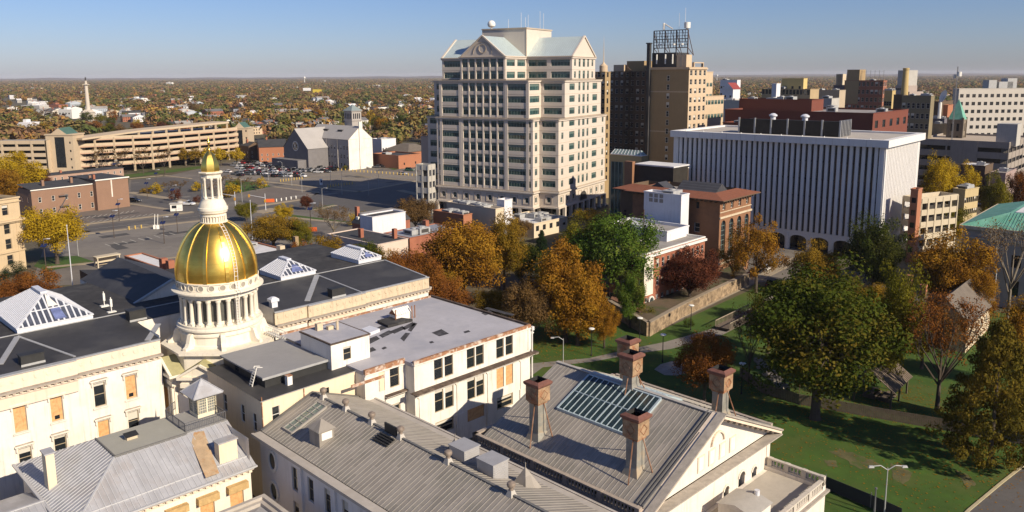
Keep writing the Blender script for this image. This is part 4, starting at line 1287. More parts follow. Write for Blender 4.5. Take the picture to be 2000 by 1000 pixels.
for lev, (poly, z0, z1, zs) in enumerate(levels):
 for p, q in zip(poly, poly[1:] + poly[:1]):
  facade(F, mb, p, q, z0, z1, edge_holes(p, q, zs, lev), .32)
 tp.prism(poly, z1 - .25, z1 - .05)
 for p, q in zip(poly, poly[1:] + poly[:1]):        # cornice band, string courses and pilasters
  e = Vector((q[0] - p[0], q[1] - p[1], 0)).normalized()
  n = Vector((e.y, -e.x, 0))
  L = math.hypot(q[0] - p[0], q[1] - p[1])
  P = lambda x, d, z: Vector((p[0], p[1], 0)) + e * x + n * d + Vector((0, 0, z))
  tr.beam(P(-.3, .2, z1 - .5), P(L + .3, .2, z1 - .5), .4, .5, 0); tr.beam(P(-.35, .3, z1 - .1), P(L + .35, .3, z1 - .1), .6, .25, 1)
  tr.beam(P(-.2, .1, z0 + .35), P(L + .2, .1, z0 + .35), .2, .3, 1)
  if L > 3 and (abs(n.x + 1) < .1 or abs(n.y + 1) < .1):
   for z in zs: tr.beam(P(0, .02, z + 3.1), P(L, .02, z + 3.1), .05, .1, 1)
for k in range(7): tr.box(-.12, -.001, 20.05 + 3.14 * k - .27, 20.05 + 3.14 * k + .27, 11.2, 60.3, 0)
for v in (10.2, 19.2, 39.8, 48.8): tr.box(-.18, -.002, v - .6, v + .6, 11.2, 51.4, 0)
F.part('wall', mb, tw)
F.part('string_course', tr, [tw, tw2])
F.part('terrace_roof', tp, roof_grey)
# base with square windows and colonnade
mb = MB()
poly = notched(5, 8)
for p, q in zip(poly, poly[1:] + poly[:1]):
 L = math.hypot(q[0] - p[0], q[1] - p[1])
 n = max(1, int(L / 4.9))
 vis = (q[1] < p[1] - .1) or (q[0] > p[0] + .1)
 facade(F, mb, p, q, 5.2, 10.6, [(L * (k + .5) / n, 6.9, 1.5, 1.9, 'plain') for k in range(n) if not (p[1] == 0 and q[1] == 0 and abs(p[0] + L * (k + .5) / n - 26.5) < 3)] if vis else [], .35)
mb.prism(poly, 10.6, 10.9);
F.part('base_storey', mb, tw)
mb = MB()
for p, q in zip(poly, poly[1:] + poly[:1]):
 e = Vector((q[0] - p[0], q[1] - p[1], 0)); L = e.length; e.normalize(); n = Vector((e.y, -e.x, 0))
 P = lambda x, d, z: Vector((p[0], p[1], 0)) + e * x + n * d + Vector((0, 0, z))
 mb.beam(P(-.5, .35, 10.75), P(L + .5, .35, 10.75), .7, .5); mb.beam(P(-.4, .2, 5.0), P(L + .4, .2, 5.0), .6, .6)
 m = max(1, int(L / 4.9))
 for k in range(m):
  x = L * (k + .5) / m
  for a, b, c, d in ((-1.5, 1.5, 6.3, 6.5), (-1.5, 1.5, 9.3, 9.5)): mb.beam(P(x + a, .06, (c + d) / 2), P(x + b, .06, (c + d) / 2), .12, .2, 1)
  for a in (-1.4, 1.4): mb.beam(P(x + a, .06, 6.5), P(x + a, .06, 9.3), .2, .12, 1, (0, 0, 1))
F.part('base_moulding', mb, [tw, tw2])
for p, q in zip(poly, poly[1:] + poly[:1]):
 L = math.hypot(q[0] - p[0], q[1] - p[1])
 if not ((q[1] < p[1] - .1) or (q[0] > p[0] + .1)): continue
 n = max(1, int(L / 4.9))
 for k in range(n + 1):
  x, y = p[0] + (q[0] - p[0]) * k / n, p[1] + (q[1] - p[1]) * k / n
  mb = MB(); mb.box(x - .55, x + .55, y - .55, y + .55, 0, 4.7); mb.box(x - .75, x + .75, y - .75, y + .75, 0, .8)
  F.part('column', mb, tw)
mb = MB(); mb.prism([(2 + (x - CU) * .9 + CU - 2, (y - CV) * .9 + CV) for x, y in poly], 0, 5.2); F.part('shopfront', mb, glass)
mb = MB()
arc = [(26.5 + 3.2 * math.cos(math.pi * k / 12), 5.4 + 3.6 * math.sin(math.pi * k / 12)) for k in range(13)]
mb.face([(x, -.42, z) for x, z in arc]); F.part('entrance_arch', mb, dark_frame)
# gables and core
Z0, Z1 = 60.9, 68.6
for pts, nm in ((((0, 19.5), (0, 39.3), (CU - 10, 39.3), (CU - 10, 19.5)), 0), (((16, 0), (37, 0), (37, 19.5), (16, 19.5)), 1), (((53, 39.3), (53, 19.5), (37, 19.5), (37, 39.3)), 2), (((37, 59), (16, 59), (16, 39.3), (37, 39.3)), 3)):
 A_, B_, C_, D_ = [Vector((x, y, Z0)) for x, y in pts]
 m0, m1 = (A_ + B_) / 2, (C_ + D_) / 2
 m0.z = m1.z = Z1
 n = (A_ - D_).normalized()
 mb = MB()
 mb.face([A_, B_, m0])
 mb.face([A_ + n * .01, m0 + n * .01, m1, D_], 1); mb.face([m0 + n * .01, B_ + n * .01, C_, m1], 1)
 for P0 in (A_, B_): mb.beam(P0 + n * .1, m0 + n * .1 + Vector((0, 0, .1)), .7, .5, 0)
 for P0, P1 in ((A_, D_), (B_, C_)): mb.beam(P0, P1, .5, .5, 0)
 for k in range(1, 22):        # standing seams
  f = k / 22
  for P0, P1 in ((A_, D_), (B_, C_)):
   mb.beam(P0.lerp(P1, f) + Vector((0, 0, .03)), m0.lerp(m1, f) + Vector((0, 0, .03)), .08, .07, 1)
 if nm in (0, 1):
  t = (B_ - A_).normalized()
  c = (A_ + B_) / 2 + Vector((0, 0, 3.0)) + n * .1
  ring = [c + t * 1.6 * math.cos(a) + Vector((0, 0, 1.6 * math.sin(a))) for a in np.linspace(0, 2 * math.pi, 25)]
  if nm == 0:
   for p, q in zip(ring[:-1], ring[1:]): mb.beam(p, q, .3, .2, 2, n)
   ring = [c + t * 4.2 * math.cos(a) + Vector((0, 0, -2.6 + 5.0 * math.sin(a))) for a in np.linspace(.15, math.pi - .15, 20)]
   for p, q in zip(ring[:-1], ring[1:]): mb.beam(p, q, .25, .15, 2, n)
 F.part('gable_roof', mb, [tw, mint, tw2])
mb = MB(); mb.box(16, 37, 19.5, 39.3, Z0, 71.6); mb.box(15.7, 37.3, 19.2, 39.6, 71.6, 72.1, 1)
for v in (19.4, 39.1): mb.box(15.9, 16.2, v, v + .3, Z0, 71.6, 1)
F.part('roof_core', mb, [tw, tw2])
mb = MB(); x, y = 17.4, 36; mb.lathe(x, y, [(.3, 72), (.3, 72.6), (.9, 72.7), (1.45, 73.2), (1.6, 73.9), (1.35, 74.7), (.8, 75.2), (0, 75.4)], 16); F.part('radome', mb, white_paint)
for x, y, h in ((18, 21, 4), (20, 24, 6), (22, 22, 5.2), (30, 21, 7), (33, 21, 6.4), (17, 28, 3.5)):
 mb = MB(); mb.tube((x, y, 72), (x, y, 72 + h), .06, n=5); F.part('antenna', mb, white_paint)
finish(F)
# ---------------------------------------------------------------- white finned office slab
fin = mat('white_precast_fin', (.66, .645, .62), .7, 0, .05, .3, streak=.15)
bronze = mat('bronze_dark_glass', (.03, .026, .03), .12, 0, .3, .4, col2=(.05, .035, .033), spec=.5)
org = (94.8, 236.3)
a = R(41)
org = (org[0] + 15.2 * math.cos(a), org[1] - 15.2 * math.sin(a))
F = Frame('finned_office_slab', 'long white office block of closely set vertical fins on arches, blue-grey in shade', 'building', org, 41, (0, 0))
W, L, ZB, ZT = 67.2, 36.0, 6.2, 33.2
mb = MB()
mb.box(.5, L - .5, .5, W - .5, ZB, ZT); F.part('glazed_wall', mb, bronze); bxpart(F, 'end_wall', .6, L - .6, .1, .49, ZB, ZT, tw2)
n = 38
for k in range(n + 1):
 v = .45 + (W - .9) * k / n
 mb = MB(); hw = .47 if 0 < k < n else .9
 mb.box(-.25, .49, v - hw, v + hw, ZB, ZT); mb.box(-.33, -.25, v - hw * .4, v + hw * .4, ZB, ZT)
 F.part('fin', mb, fin)
n = 23
for k in range(n + 1):
 u = .55 + (L - 1.1) * k / n
 mb = MB(); hw = .58 if 0 < k < n else .9
 mb.box(u - hw, u + hw, -.1, .49, ZB, ZT); mb.box(u - hw * .3, u + hw * .3, -.16, -.1, ZB, ZT)
 F.part('fin', mb, fin)
mb = MB()
for z in (11.5, 16.9, 22.3, 27.7): mb.box(.3, L - .3, .4, W - .4, z, z + .5)
F.part('spandrel', mb, bronze)
mb = MB()
o = 1.3
mb.box(-o, L + o, -o, .8, ZT, ZT + 2.1); mb.box(-o, L + o, W - .8, W + o, ZT, ZT + 2.1); mb.box(-o, .8, .8, W - .8, ZT, ZT + 2.1); mb.box(L - .8, L + o, .8, W - .8, ZT, ZT + 2.1)
F.part('fascia', mb, fin)
mb = MB()
for k in range(1, 14): mb.box(-o - .01, -o + .05, W * k / 14 - .04, W * k / 14 + .04, ZT + .05, ZT + 2.05)
F.part('fascia_joint', mb, concrete)
bxpart(F, 'roof', .8, L - .8, .8, W - .8, ZT + 1.2, ZT + 1.6, mat('buff_roof_membrane', (.42, .38, .33), .9, 0, .1, .12, col2=(.34, .31, .28)))
def arcade(F, p0, p1, z1, n, m, th=.8, name='arcade'):
 """flat wall on segmental arches"""
 e = Vector((p1[0] - p0[0], p1[1] - p0[1], 0)); L = e.length; e.normalize(); nn = Vector((e.y, -e.x, 0))
 P = lambda x, d, z: Vector((p0[0], p0[1], 0)) + e * x - nn * d + Vector((0, 0, z))
 mb = MB()
 b = L / n
 for k in range(n):
  x0, x1 = k * b + .7, (k + 1) * b - .7
  a = [(x0 + (x1 - x0) * (.5 - .5 * math.cos(math.pi * j / 10)), 3.2 + 1.6 * math.sin(math.pi * j / 10) ** .8) for j in range(11)]
  for (xa, za), (xb, zb) in zip(a[:-1], a[1:]):
   mb.face([P(xa, 0, za), P(xb, 0, zb), P(xb, 0, z1), P(xa, 0, z1)]); mb.face([P(xa, 0, za), P(xa, th, za), P(xb, th, zb), P(xb, 0, zb)])
  for xa, xb in ((k * b, x0), (x1, (k + 1) * b)):
   mb.face([P(xa, 0, 0), P(xb, 0, 0), P(xb, 0, z1), P(xa, 0, z1)])
  mb.face([P(x0, 0, 0), P(x0, th, 0), P(x0, th, 3.2), P(x0, 0, 3.2)]); mb.face([P(x1, 0, 0), P(x1, 0, 3.2), P(x1, th, 3.2), P(x1, th, 0)])
  mb.beam(P(k * b, -.08, 0), P(k * b, -.08, z1 - 1), .7, .16, 0, tuple(nn))
 return F.part(name, mb, m)
arcade(F, (-.1, W), (-.1, 0), ZB, 10, fin); arcade(F, (0, -.1), (L, -.1), ZB, 6, fin)
bxpart(F, 'ground_floor', 4, L - 4, 4, W - 4, 0, 6, bronze)
bxpart(F, 'soffit', 0, L, 0, W, 5.9, ZB - .01, concrete)
mb = MB()
def onroof(px, py, z): return F.local(G(px, py, z))
q0, q1 = onroof(1459, 257, ZT + 1.6), onroof(1640, 268, ZT + 1.6)
u0, v0, v1 = q1[0], q1[1], q0[1]
ud = u0 + 9
scr = mat('dark_louvre_screen', (.035, .03, .024), .7, .2, .25, .6)
for k in range(7):
 v = v1 + (v0 - v1) * k / 6
 mb.box(u0 - .25, u0 + .1, v - .25, v + .25, ZT + 1.6, ZT + 6.7, 1)
for k in range(8): mb.box(u0 + ud * 0 + 9 * k / 7 - .15, u0 + 9 * k / 7 + .15, v0 - .3, v0, ZT + 1.6, ZT + 6.7, 1)
for k in range(6):
 a, b = v1 + (v0 - v1) * k / 6, v1 + (v0 - v1) * (k + 1) / 6
 mb.box(u0, u0 + .2, min(a, b) + .2, max(a, b) - .2, ZT + 2.3, ZT + 6.3, 0)
mb.box(u0 + .2, ud, v0 + .2, v1, ZT + 1.6, ZT + 5.9, 0); mb.box(u0 + .2, ud, v0, v0 + .2, ZT + 2.3, ZT + 6.3, 0)
F.part('plant_screen', mb, [scr, hvac_m])
for k, (f, s) in enumerate(((.3, 1.2), (.62, 1.25))):
 v = v1 + (v0 - v1) * f
 mb = MB(); mb.lathe(u0 + 4, v, [(.7 * s, ZT + 5.8), (.7 * s, ZT + 7), (1.1 * s, ZT + 7.2), (1.1 * s, ZT + 7.6), (.5 * s, ZT + 8.1), (0, ZT + 8.2)], 14)
 F.part('exhaust_fan', mb, galv)
mb = MB()
for v in np.linspace(4, W - 4, 10): mb.tube((-.4, v, ZT + 2.1), (-.4, v, ZT + 2.5), .14, n=6)
F.part('roof_lamp', mb, white_paint)
# ---------------------------------------------------------------- brown hotel towers
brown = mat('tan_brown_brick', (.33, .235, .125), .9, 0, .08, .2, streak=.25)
tanlit = mat('cream_and_sunlit_brick', (.52, .4, .27), .9, 0, .07, .25, streak=.2)  # cream trim, and tan brick with sunlight put into its colour
darkbrick = mat('dark_and_shaded_brick', (.12, .08, .05), .9, 0, .15, .3)  # true dark brick, and brown brick with shade put into its colour
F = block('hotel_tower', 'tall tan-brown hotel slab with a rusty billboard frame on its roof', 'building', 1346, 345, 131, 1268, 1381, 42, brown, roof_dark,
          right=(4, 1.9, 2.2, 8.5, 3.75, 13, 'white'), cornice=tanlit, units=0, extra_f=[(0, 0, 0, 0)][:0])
hz, W, L = F.z1, F.W, F.L
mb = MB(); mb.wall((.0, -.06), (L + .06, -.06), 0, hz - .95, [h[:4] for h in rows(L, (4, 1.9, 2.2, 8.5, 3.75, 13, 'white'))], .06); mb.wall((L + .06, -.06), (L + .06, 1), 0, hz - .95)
F.part('sun_toned_front', mb, tanlit)  # paler sheet over this side; sunlight put into its colour
for h in rows(W, (1, 1.3, 2.3, 10, 3.75, 12, 'white', W - 6.2)) + rows(W, (1, 1.3, 2.3, 10, 3.75, 12, 'white', W - 4.2)): put_window(F, (-.06, W), (-.06, 0), h[:4], h[4], -.03)
mb = MB()
for z in (14, 29.5, 46.5): mb.box(-.08, -.001, .2, W - .2, z, z + .5)
F.part('string_course', mb, tanlit)
mb = MB(); mb.box(1.2, L * .8, W * .36, W - .6, hz - .7, hz + 6.2); F.part('tarred_penthouse', mb, tar)
mb = MB(); mb.box(1, 5.5, W * .1, W * .34, hz - .7, hz + 5.2); mb.box(.9, 5.6, W * .2, W * .26, hz + .2, hz + 4.2, 1); mb.box(6, L - 1, 1, 2, hz + 1.7, hz + 2.1); mb.box(6, 6.5, 1, 2, hz - .7, hz + 1.7); mb.box(L - 1.5, L - 1, 1, 2, hz - .7, hz + 1.7)
F.part('roof_house', mb, [tanlit, tw2])
mb = MB()
rb = mat('rusty_steel_frame', (.12, .075, .055), .8, .3, .3, 1)
v0, v1, zb, zt = W * .12, W - .5, hz + 8.2, hz + 15.5
for k in range(13):
 v = v0 + (v1 - v0) * k / 12
 mb.beam((2.5, v, zb), (2.5, v, zt), .2 if k % 4 else .4)
 if k % 4 == 0: mb.beam((2.5, v, hz + 5), (2.5, v, zb), .35); mb.beam((7.5, v, hz + 5), (2.5, v, zt - 1), .22); mb.beam((7.5, v, hz + 5), (2.5, v, zb), .2)
for k in range(7): mb.beam((2.5, v0, zb + (zt - zb) * k / 6), (2.5, v1, zb + (zt - zb) * k / 6), .16 if k % 3 else .32)
for k in range(6): mb.beam((2.6, v0 + (v1 - v0) * k / 6, zb), (2.6, v0 + (v1 - v0) * (k + 1) / 6, zt), .14)
F.part('billboard_frame', mb, rb)
mb = MB(); mb.lathe(2.6, v0 + .6, [(0, zt + .6), (1.3, zt + .6), (1.3, zt + 3), (0, zt + 3.1)], 14); mb.tube((2.6, v0 + .6, zt), (2.6, v0 + .6, zt + .7), .5)
F.part('roof_tank', mb, white_paint)
mb = MB()
mb.lathe(2.3, W * .72, [(0, zt + .2), (.5, zt + .4), (.5, zt + 3), (0, zt + 3.3)], 8); mb.tube((2.4, W * .72, zt + 3), (2.4, W * .5, zt + .6), .3, n=6)
for v, h in ((W * .35, 7), (W * .2, 9)): mb.tube((2.6, v, zt), (2.6, v, zt + h), .06, n=4)
for v in (W * .25, W * .45, W * .8): mb.lathe(2.1, v, [(0, zb + 1), (.7, zb + 1.1), (.7, zb + 1.7), (0, zb + 1.8)], 10)
F.part('antenna', mb, white_paint)
for v in (W * .42, W * .6, W * .82):
 mb = MB(); mb.tube((.3, v, hz + 1.5), (.3, v, hz + 5.5), .3, n=6); F.part('cell_antenna', mb, white_paint)
mb = MB(); mb.box(-1.4, -.05, W - 1, W + .5, 0, hz + 10); mb.box(-1.7, .2, W - 1.3, W + .8, hz + 10, hz + 10.5); F.part('flue_stack', mb, tar)
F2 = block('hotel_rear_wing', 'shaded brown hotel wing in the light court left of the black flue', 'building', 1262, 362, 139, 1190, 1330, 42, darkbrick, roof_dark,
           front=(7, 1.5, 2.2, 8, 3.75, 13, 'white'), units=1)  # dark brick carries the shadow of the light court in its colour
bxpart(F2, 'roof_house', 3, 12, 3, F2.W * .62, F2.z1 - .7, F2.z1 + 4.6, brown); bxpart(F2, 'roof_house', 2, 9, F2.W * .66, F2.W - 1, F2.z1 - .7, F2.z1 + 3, tanlit)
mb = MB()
v = F2.W * .42
for k in range(14): mb.box(-1.6, -.1, v - 2.6, v + 2.6, 6 + 3.75 * k, 6.15 + 3.75 * k); mb.beam((-.8, v - 2.4 if k % 2 else v + 2.4, 6 + 3.75 * k), (-.8, v + 2.4 if k % 2 else v - 2.4, 9.75 + 3.75 * k), .6, .12); mb.beam((-1.6, v - 2.6, 7 + 3.75 * k), (-1.6, v + 2.6, 7 + 3.75 * k), .08)
for s in (-2.6, 2.6): mb.beam((-1.6, v + s, 0), (-1.6, v + s, F2.z1), .12)
F2.part('fire_escape', mb, rb)
F = block('hotel_side_wing', 'tan hotel wing whose sunlit edge stands just right of the pale tower', 'building', 1182, 350, 140, 1150, 1191, 42, brown, roof_dark, front=(4, 1.6, 2.2, 8, 3.75, 13, 'white'), right=(1, 1.2, 2.2, 8, 3.75, 13, 'plain'), units=0)
mb = MB(); x, y = 3, 3; mb.lathe(x, y, [(1.8, F.z1 - .7), (1.8, F.z1 + 2.6), (1.2, F.z1 + 3), (.6, F.z1 + 3.6), (.2, F.z1 + 4.2), (.08, F.z1 + 12), (0, F.z1 + 16)], 12); F.part('roof_lantern', mb, tanlit)
block('hotel_upper_extension', 'narrow sunlit cream wing with three rows of square windows behind the hotel', 'building', 1379, 372, 140, 1340, 1393, 42, tanlit, roof_grey, right=(2, 2.4, 1.7, 38.5, 5, 4, 'rib'), units=0)
block('hotel_lower_extension', 'lower cream wing with three ribbon window rows right of the hotel', 'building', 1376, 366, 188, 1330, 1414, 42, tanlit, roof_grey, right=(6, 2.4, 1.9, 22, 6.2, 4, 'rib'), units=1)
# ---------------------------------------------------------------- small tan hall with glass roof
F = block('tan_hall', 'small tan hall with a glazed lantern roof between the tower and the hotel', 'building', 1253, 285, 306, 1190, 1267, 42, mat('ochre_stucco', (.42, .31, .15), .85, 0, .06, .2), roof_grey, units=0, front=(1, 1.6, 2.6, 8, 4, 1, 'plain', 14))
mb = MB(); z = F.z1; mb.box(.6, F.L - .4, .4, F.W, z - .4, z + .3, 1); mb.frust(.8, F.L - .6, .6, F.W - .2, z + .3, F.L * .45, F.L * .55, 1.5, F.W - 1, z + 1.9, 0)
for k in range(10): mb.beam((.7, .8 + (F.W - 1.2) * k / 9, z + .32), (F.L * .45, 1.5 + (F.W - 2.6) * k / 9, z + 1.95), .15, .12, 1)
F.part('glass_lantern', mb, [mat('pale_green_roof_glass', (.2, .27, .26), .15, 0, .3, .6), galv])
mb = MB(); mb.box(-.15, -.01, F.W - 6, F.W - 1, 1, z - 2.5, 0)
for k in range(4): mb.box(-.25, -.15, F.W - 6 + k * 1.6, F.W - 5.8 + k * 1.6, 1, z - 2.5, 1)
F.part('tall_window', mb, [greenglass, green_frame])
F = block('flat_dark_annex', 'low dark flat roofed annex with a white canopy edge beside the tan hall', 'building', 1316, 262, 332, 1262, 1345, 41, darkbrick, roof_dark, units=2, rimmat=white_paint)
# ---------------------------------------------------------------- library: brown brick with terracotta eaves and arched windows
lib = mat('red_brown_brick', (.25, .125, .065), .9, 0, .1, .25, col2=(.2, .1, .055))
tile = mat('terracotta_tile', (.23, .085, .045), .85, 0, .2, .8, wave=(1, .45, .3, (.16, .055, .028)))
def tiled_skirt(F, L, W, z, oh=2.2, inn=3.2, rise=1.5):
 mb = MB()
 o = [(-oh, -oh), (L + oh, -oh), (L + oh, W + oh), (-oh, W + oh)]
 i = [(inn, inn), (L - inn, inn), (L - inn, W - inn), (inn, W - inn)]
 for k in range(4):
  j = (k + 1) % 4
  mb.face([(*o[k], z), (*o[j], z), (*i[j], z + rise), (*i[k], z + rise)], 0); mb.face([(*o[k], z - .25), (*i[k], z - .25), (*i[j], z - .25), (*o[j], z - .25)], 1)
  mb.face([(*o[k], z - .25), (*o[j], z - .25), (*o[j], z), (*o[k], z)], 1); mb.face([(*i[k], z + rise), (*i[j], z + rise), (*i[j], z - .2), (*i[k], z - .2)], 1)
 F.part('tiled_eaves', mb, [tile, darkbrick])
 mb = MB(); mb.box(inn, L - inn, inn, W - inn, z - .3, z - .05); F.part('roof', mb, roof_grey)
 mb = MB()
 for k in range(int(L / 1.4)): mb.box(.7 + 1.4 * k, 1.0 + 1.4 * k, -oh + .4, 0, z - .75, z - .3)
 for k in range(int(W / 1.4)): mb.box(-oh + .4, 0, .7 + 1.4 * k, 1.0 + 1.4 * k, z - .75, z - .3)
 F.part('eaves_bracket', mb, darkbrick)
org, z1 = seat(1407, 212, 390)
F = Frame('arched_brick_library', 'red-brown brick building with terracotta tile eaves and four tall arched windows in sunlight', 'building', org, 42)
L, W = column_on(F, 1468, 370, v=0)[0], 27.
zt = z1
mb = MB()
LS = L / 4
facade(F, mb, (0, 0), (L, 0), 0, zt, [(LS * (k + .5), 5.4, 2.5, 10.6, None) for k in range(4)] + [(LS * (k + .5), zt - 3.0, 1.5, 1.7, 'white') for k in range(4)] + [(LS * (k + .5), .8, 1.7, 2.6, 'plain') for k in range(4)], .45)
facade(F, mb, (0, W), (0, 0), 0, zt, [(W - 6.5, 2 + 5.2 * k, 1.6, 2.5, 'white') for k in range(3)] + [(W - 17, 12.2, 2.4, 2.8, 'white'), (W - 17, 6.2, 2.4, 2.4, 'white'), (W - 6.5, zt - 3, .9, 1.8, 'plain'), (W - 12, zt - 3, .9, 1.8, 'plain')], .3)
mb.wall((L, 0), (L, W), 0, zt); mb.wall((L, W), (0, W), 0, zt)
for k in range(4):
 u = LS * (k + .5)
 for j in range(8):     # brick spandrels closing the round heads
  a0, a1 = math.pi * j / 8, math.pi * (j + 1) / 8
  mb.face([(u + 1.25 * math.cos(a0), -.002, 14.75 + 1.25 * math.sin(a0)), (u + 1.25 * math.cos(a1), -.002, 14.75 + 1.25 * math.sin(a1)), (u + 1.25 * math.cos(a1), -.002, 16.02), (u + 1.25 * math.cos(a0), -.002, 16.02)])
F.part('wall', mb, lib)
for k in range(4): put_window(F, (0, 0), (L, 0), (LS * (k + .5), 5.4, 2.5, 10.6), 'arch', .4)
mb = MB(); mb.box(-.1, L + .3, -.3, -.01, 16.6, 17.1); mb.box(-.1, L + .3, -.25, -.01, 4.2, 4.7); mb.box(-.1, L, -.2, -.01, zt - 3.6, zt - 3.4); F.part('stone_band', mb, buff)
tiled_skirt(F, L, W, zt, 1.9, 3.0, 1.2)
F.part('roof_dark_lantern', (lambda m: (gable(m, 4, 13, 4, 16, zt, zt + 3.0, 1, 0, 0), gable(m, 3.5, 8, 17, 25, zt, zt + 2.4, 0, 0, 0), m)[-1])(MB()), mat('dark_slate', (.05, .05, .055), .6, 0, .2, .5, wave=(0, .9, .15, (.09, .09, .1))))
F = block('library_rear_wing', 'shaded brown brick wing with terracotta eaves left of the white stucco block', 'building', 1270, 232, 374, 1212, 1330, 42, darkbrick, roof_grey, units=0, front=(3, 1., 1.8, 8.5, 4, 2, 'plain'))  # brown wall in shade, its shade painted by the dark brick
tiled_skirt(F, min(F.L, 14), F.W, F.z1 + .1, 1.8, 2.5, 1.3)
org, z1 = seat(1334, 224, 353)
F = Frame('rooftop_plant_house', 'boxy rooftop plant house of brown brick with a white lid and black side', 'building', seat(1315, 250, 340)[0], 42)
mb = MB(); mb.box(0, 9, 0, 14, 0, 25.5, 0); F.part('wall', mb, scr)
mb = MB(); mb.box(-.3, 9.3, -.3, 14.3, 25.5, 25.9); F.part('lid', mb, roof_white); bxpart(F, 'chimney', -1.6, -.01, 14, 17, 0, 26.6, lib)
# white stucco blocks
lilac = mat('white_stucco', (.66, .65, .66), .85, 0, .06, .25, streak=.4)
F = block('white_stucco_block', 'white stucco block with a patched grille on its wall, in front of the brick library', 'building', 1331, 209, 381, 1258, 1338, 42, lilac, roof_grey, units=1)
mb = MB()
u, z = column_on(F, 1280, 386, u=0)
for k in range(3):
 for j in range(2): mb.box(-.06, -.01, u - 2.4 + 1.6 * k, u - 1.3 + 1.6 * k, z - 1.2 + 1.25 * j, z - .2 + 1.25 * j)
F.part('wall_grille', mb, mat('boarded_grille', (.3, .26, .22), .9, 0, .3, 2))
F = block('white_flat_annex', 'lower white flat roofed annex with curb skylight and sunlit panelled end wall', 'building', 1303, 194, 452, 1186, 1345, 42, lilac, roof_grey, units=0)
bxpart(F, 'loading_panel', F.L * .15, F.L * .85, -.06, -.01, F.z1 - 4.2, F.z1 - .8, white_paint)
mb = MB(); gable(mb, 2.5, 4.5, F.W - 11, F.W - 5, F.z1 - .1, F.z1 + .8, 1, 0, 0); mb.box(2.4, 4.6, F.W - 11.1, F.W - 4.9, F.z1 - .8, F.z1); F.part('curb_skylight', mb, roof_white)
mb = MB(); mb.tube((2, F.W * .45, F.z1 - .7), (2, F.W * .45, F.z1 + 4.3), .12, n=6); F.part('vent_pipe', mb, rb)
F = Frame('pitched_shed_dormer', 'small white shed dormer with a grey pitched roof against the white annex', 'building', seat(1268, 188, 452)[0], 42)
mb = MB(); mb.box(0, 5, 0, 8, 0, 12.5, 0); gable(mb, -.4, 5.4, -.4, 8.4, 12.5, 14.2, 0, 1, 0); mb.box(-.06, -.01, .6, 7.4, 11, 11.9, 2); F.part('wall', mb, [white_paint, roof_grey, glass])
# brick town house with white cornice
red = mat('red_brick', (.34, .13, .075), .9, 0, .1, .3, col2=(.27, .1, .06))
F = block('brick_town_house', 'red brick town house row with white cornice and sash windows behind the burgundy tree', 'building', 1259, 177, 497, 1190, 1376, 43, red, roof_grey, right=(12, 1.1, 2.1, 1.8, 4.2, 3, 'white'), front=(6, 1.2, 2.2, 1.6, 4.2, 3, 'white'), units=0, cornice=white_paint, par=.5)
mb = MB(); mb.box(-.1, 3.6, -.12, -.005, 4.4, F.z1 - .9); F.part('plaster_bay', mb, stucco)
for k in (0,):
 put_window(F, (0, 0), (F.L, 0), (2.7, .8, 1.5, 2.9), 'arch', -.2)
 mb = MB(); a = [(2.7 + 1.0 * math.cos(math.pi * j / 10), 2.95 + 1.0 * math.sin(math.pi * j / 10)) for j in range(11)]
 for p, q in zip(a[:-1], a[1:]): mb.beam((p[0], -.3, p[1]), (q[0], -.3, q[1]), .3, .3, 0, (0, 1, 0))
 F.part('arch_surround', mb, white_paint)
mb = MB()
for a, b in ((4, 9), (12, 14), (16, 22), (24, 27)): mb.box(3, 9, a, b, F.z1 - .5, F.z1 - .48)
F.part('tar_patch', mb, roof_dark)
# ================================================================== GROUND, STREETS, LOTS (thin sheets stepped a few mm apart)
def structure(name, mb, m):
 return tag(link(name, mb.mesh(name, m)), kind='structure')
def sheet(name, pxs, z, m):
 mb = MB()
 P = [G(x, y, 0) + (z,) for x, y in pxs]
 mb.face(P)
 return structure(name, mb, m)
def strip_pts(mb, P, wd, z, z0=None, m=0):
 for (a, b), (c, d) in zip(P[:-1], P[1:]):
  L = math.hypot(c - a, d - b)
  nx, ny = -(d - b) / L * wd / 2, (c - a) / L * wd / 2
  q = [(a - nx, b - ny), (c - nx, d - ny), (c + nx, d + ny), (a + nx, b + ny)]
  if z0 is None: mb.face([(x, y, z) for x, y in q], m)
  else: mb.prism(q, z0, z, m)
def strip(name, pxs, wd, z, m, z0=None):
 mb = MB()
 strip_pts(mb, [G(x, y, 0) for x, y in pxs], wd, z, z0)
 return structure(name, mb, m)
groundm = mat('city_ground', (.11, .09, .055), .95, 0, .3, .02, col2=(.075, .075, .03))
lawn = mat('lawn_grass', (.046, .094, .009), .95, 0, .28, .12, col2=(.062, .088, .013), bump=.6)
dry = mat('dry_lawn', (.11, .1, .04), .95, 0, .35, .5, col2=(.05, .085, .012))
asphalt = mat('asphalt', (.165, .145, .122), .9, 0, .25, .09, col2=(.115, .102, .09))
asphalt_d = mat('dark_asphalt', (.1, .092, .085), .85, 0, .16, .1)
paving = mat('buff_paving', (.3, .245, .17), .9, 0, .14, .3)
lines = mat('road_marking', (.4, .38, .33), .9, 0, .2, 1)
ylines = mat('yellow_marking', (.4, .29, .09), .9, 0, .2, 1)
mb = MB()
n = 0
ring = [(-14500, -400), (14500, -400), (14500, 17500), (-14500, 17500)]
mb.face([(x, y, 0) for x, y in ring])
structure('ground', mb, groundm)
sheet('street_asphalt', [(250, 372), (252, 352), (320, 345), (440, 318), (560, 316), (860, 316), (900, 420), (760, 470), (480, 540), (60, 560), (90, 470), (110, 420)], .02, asphalt)
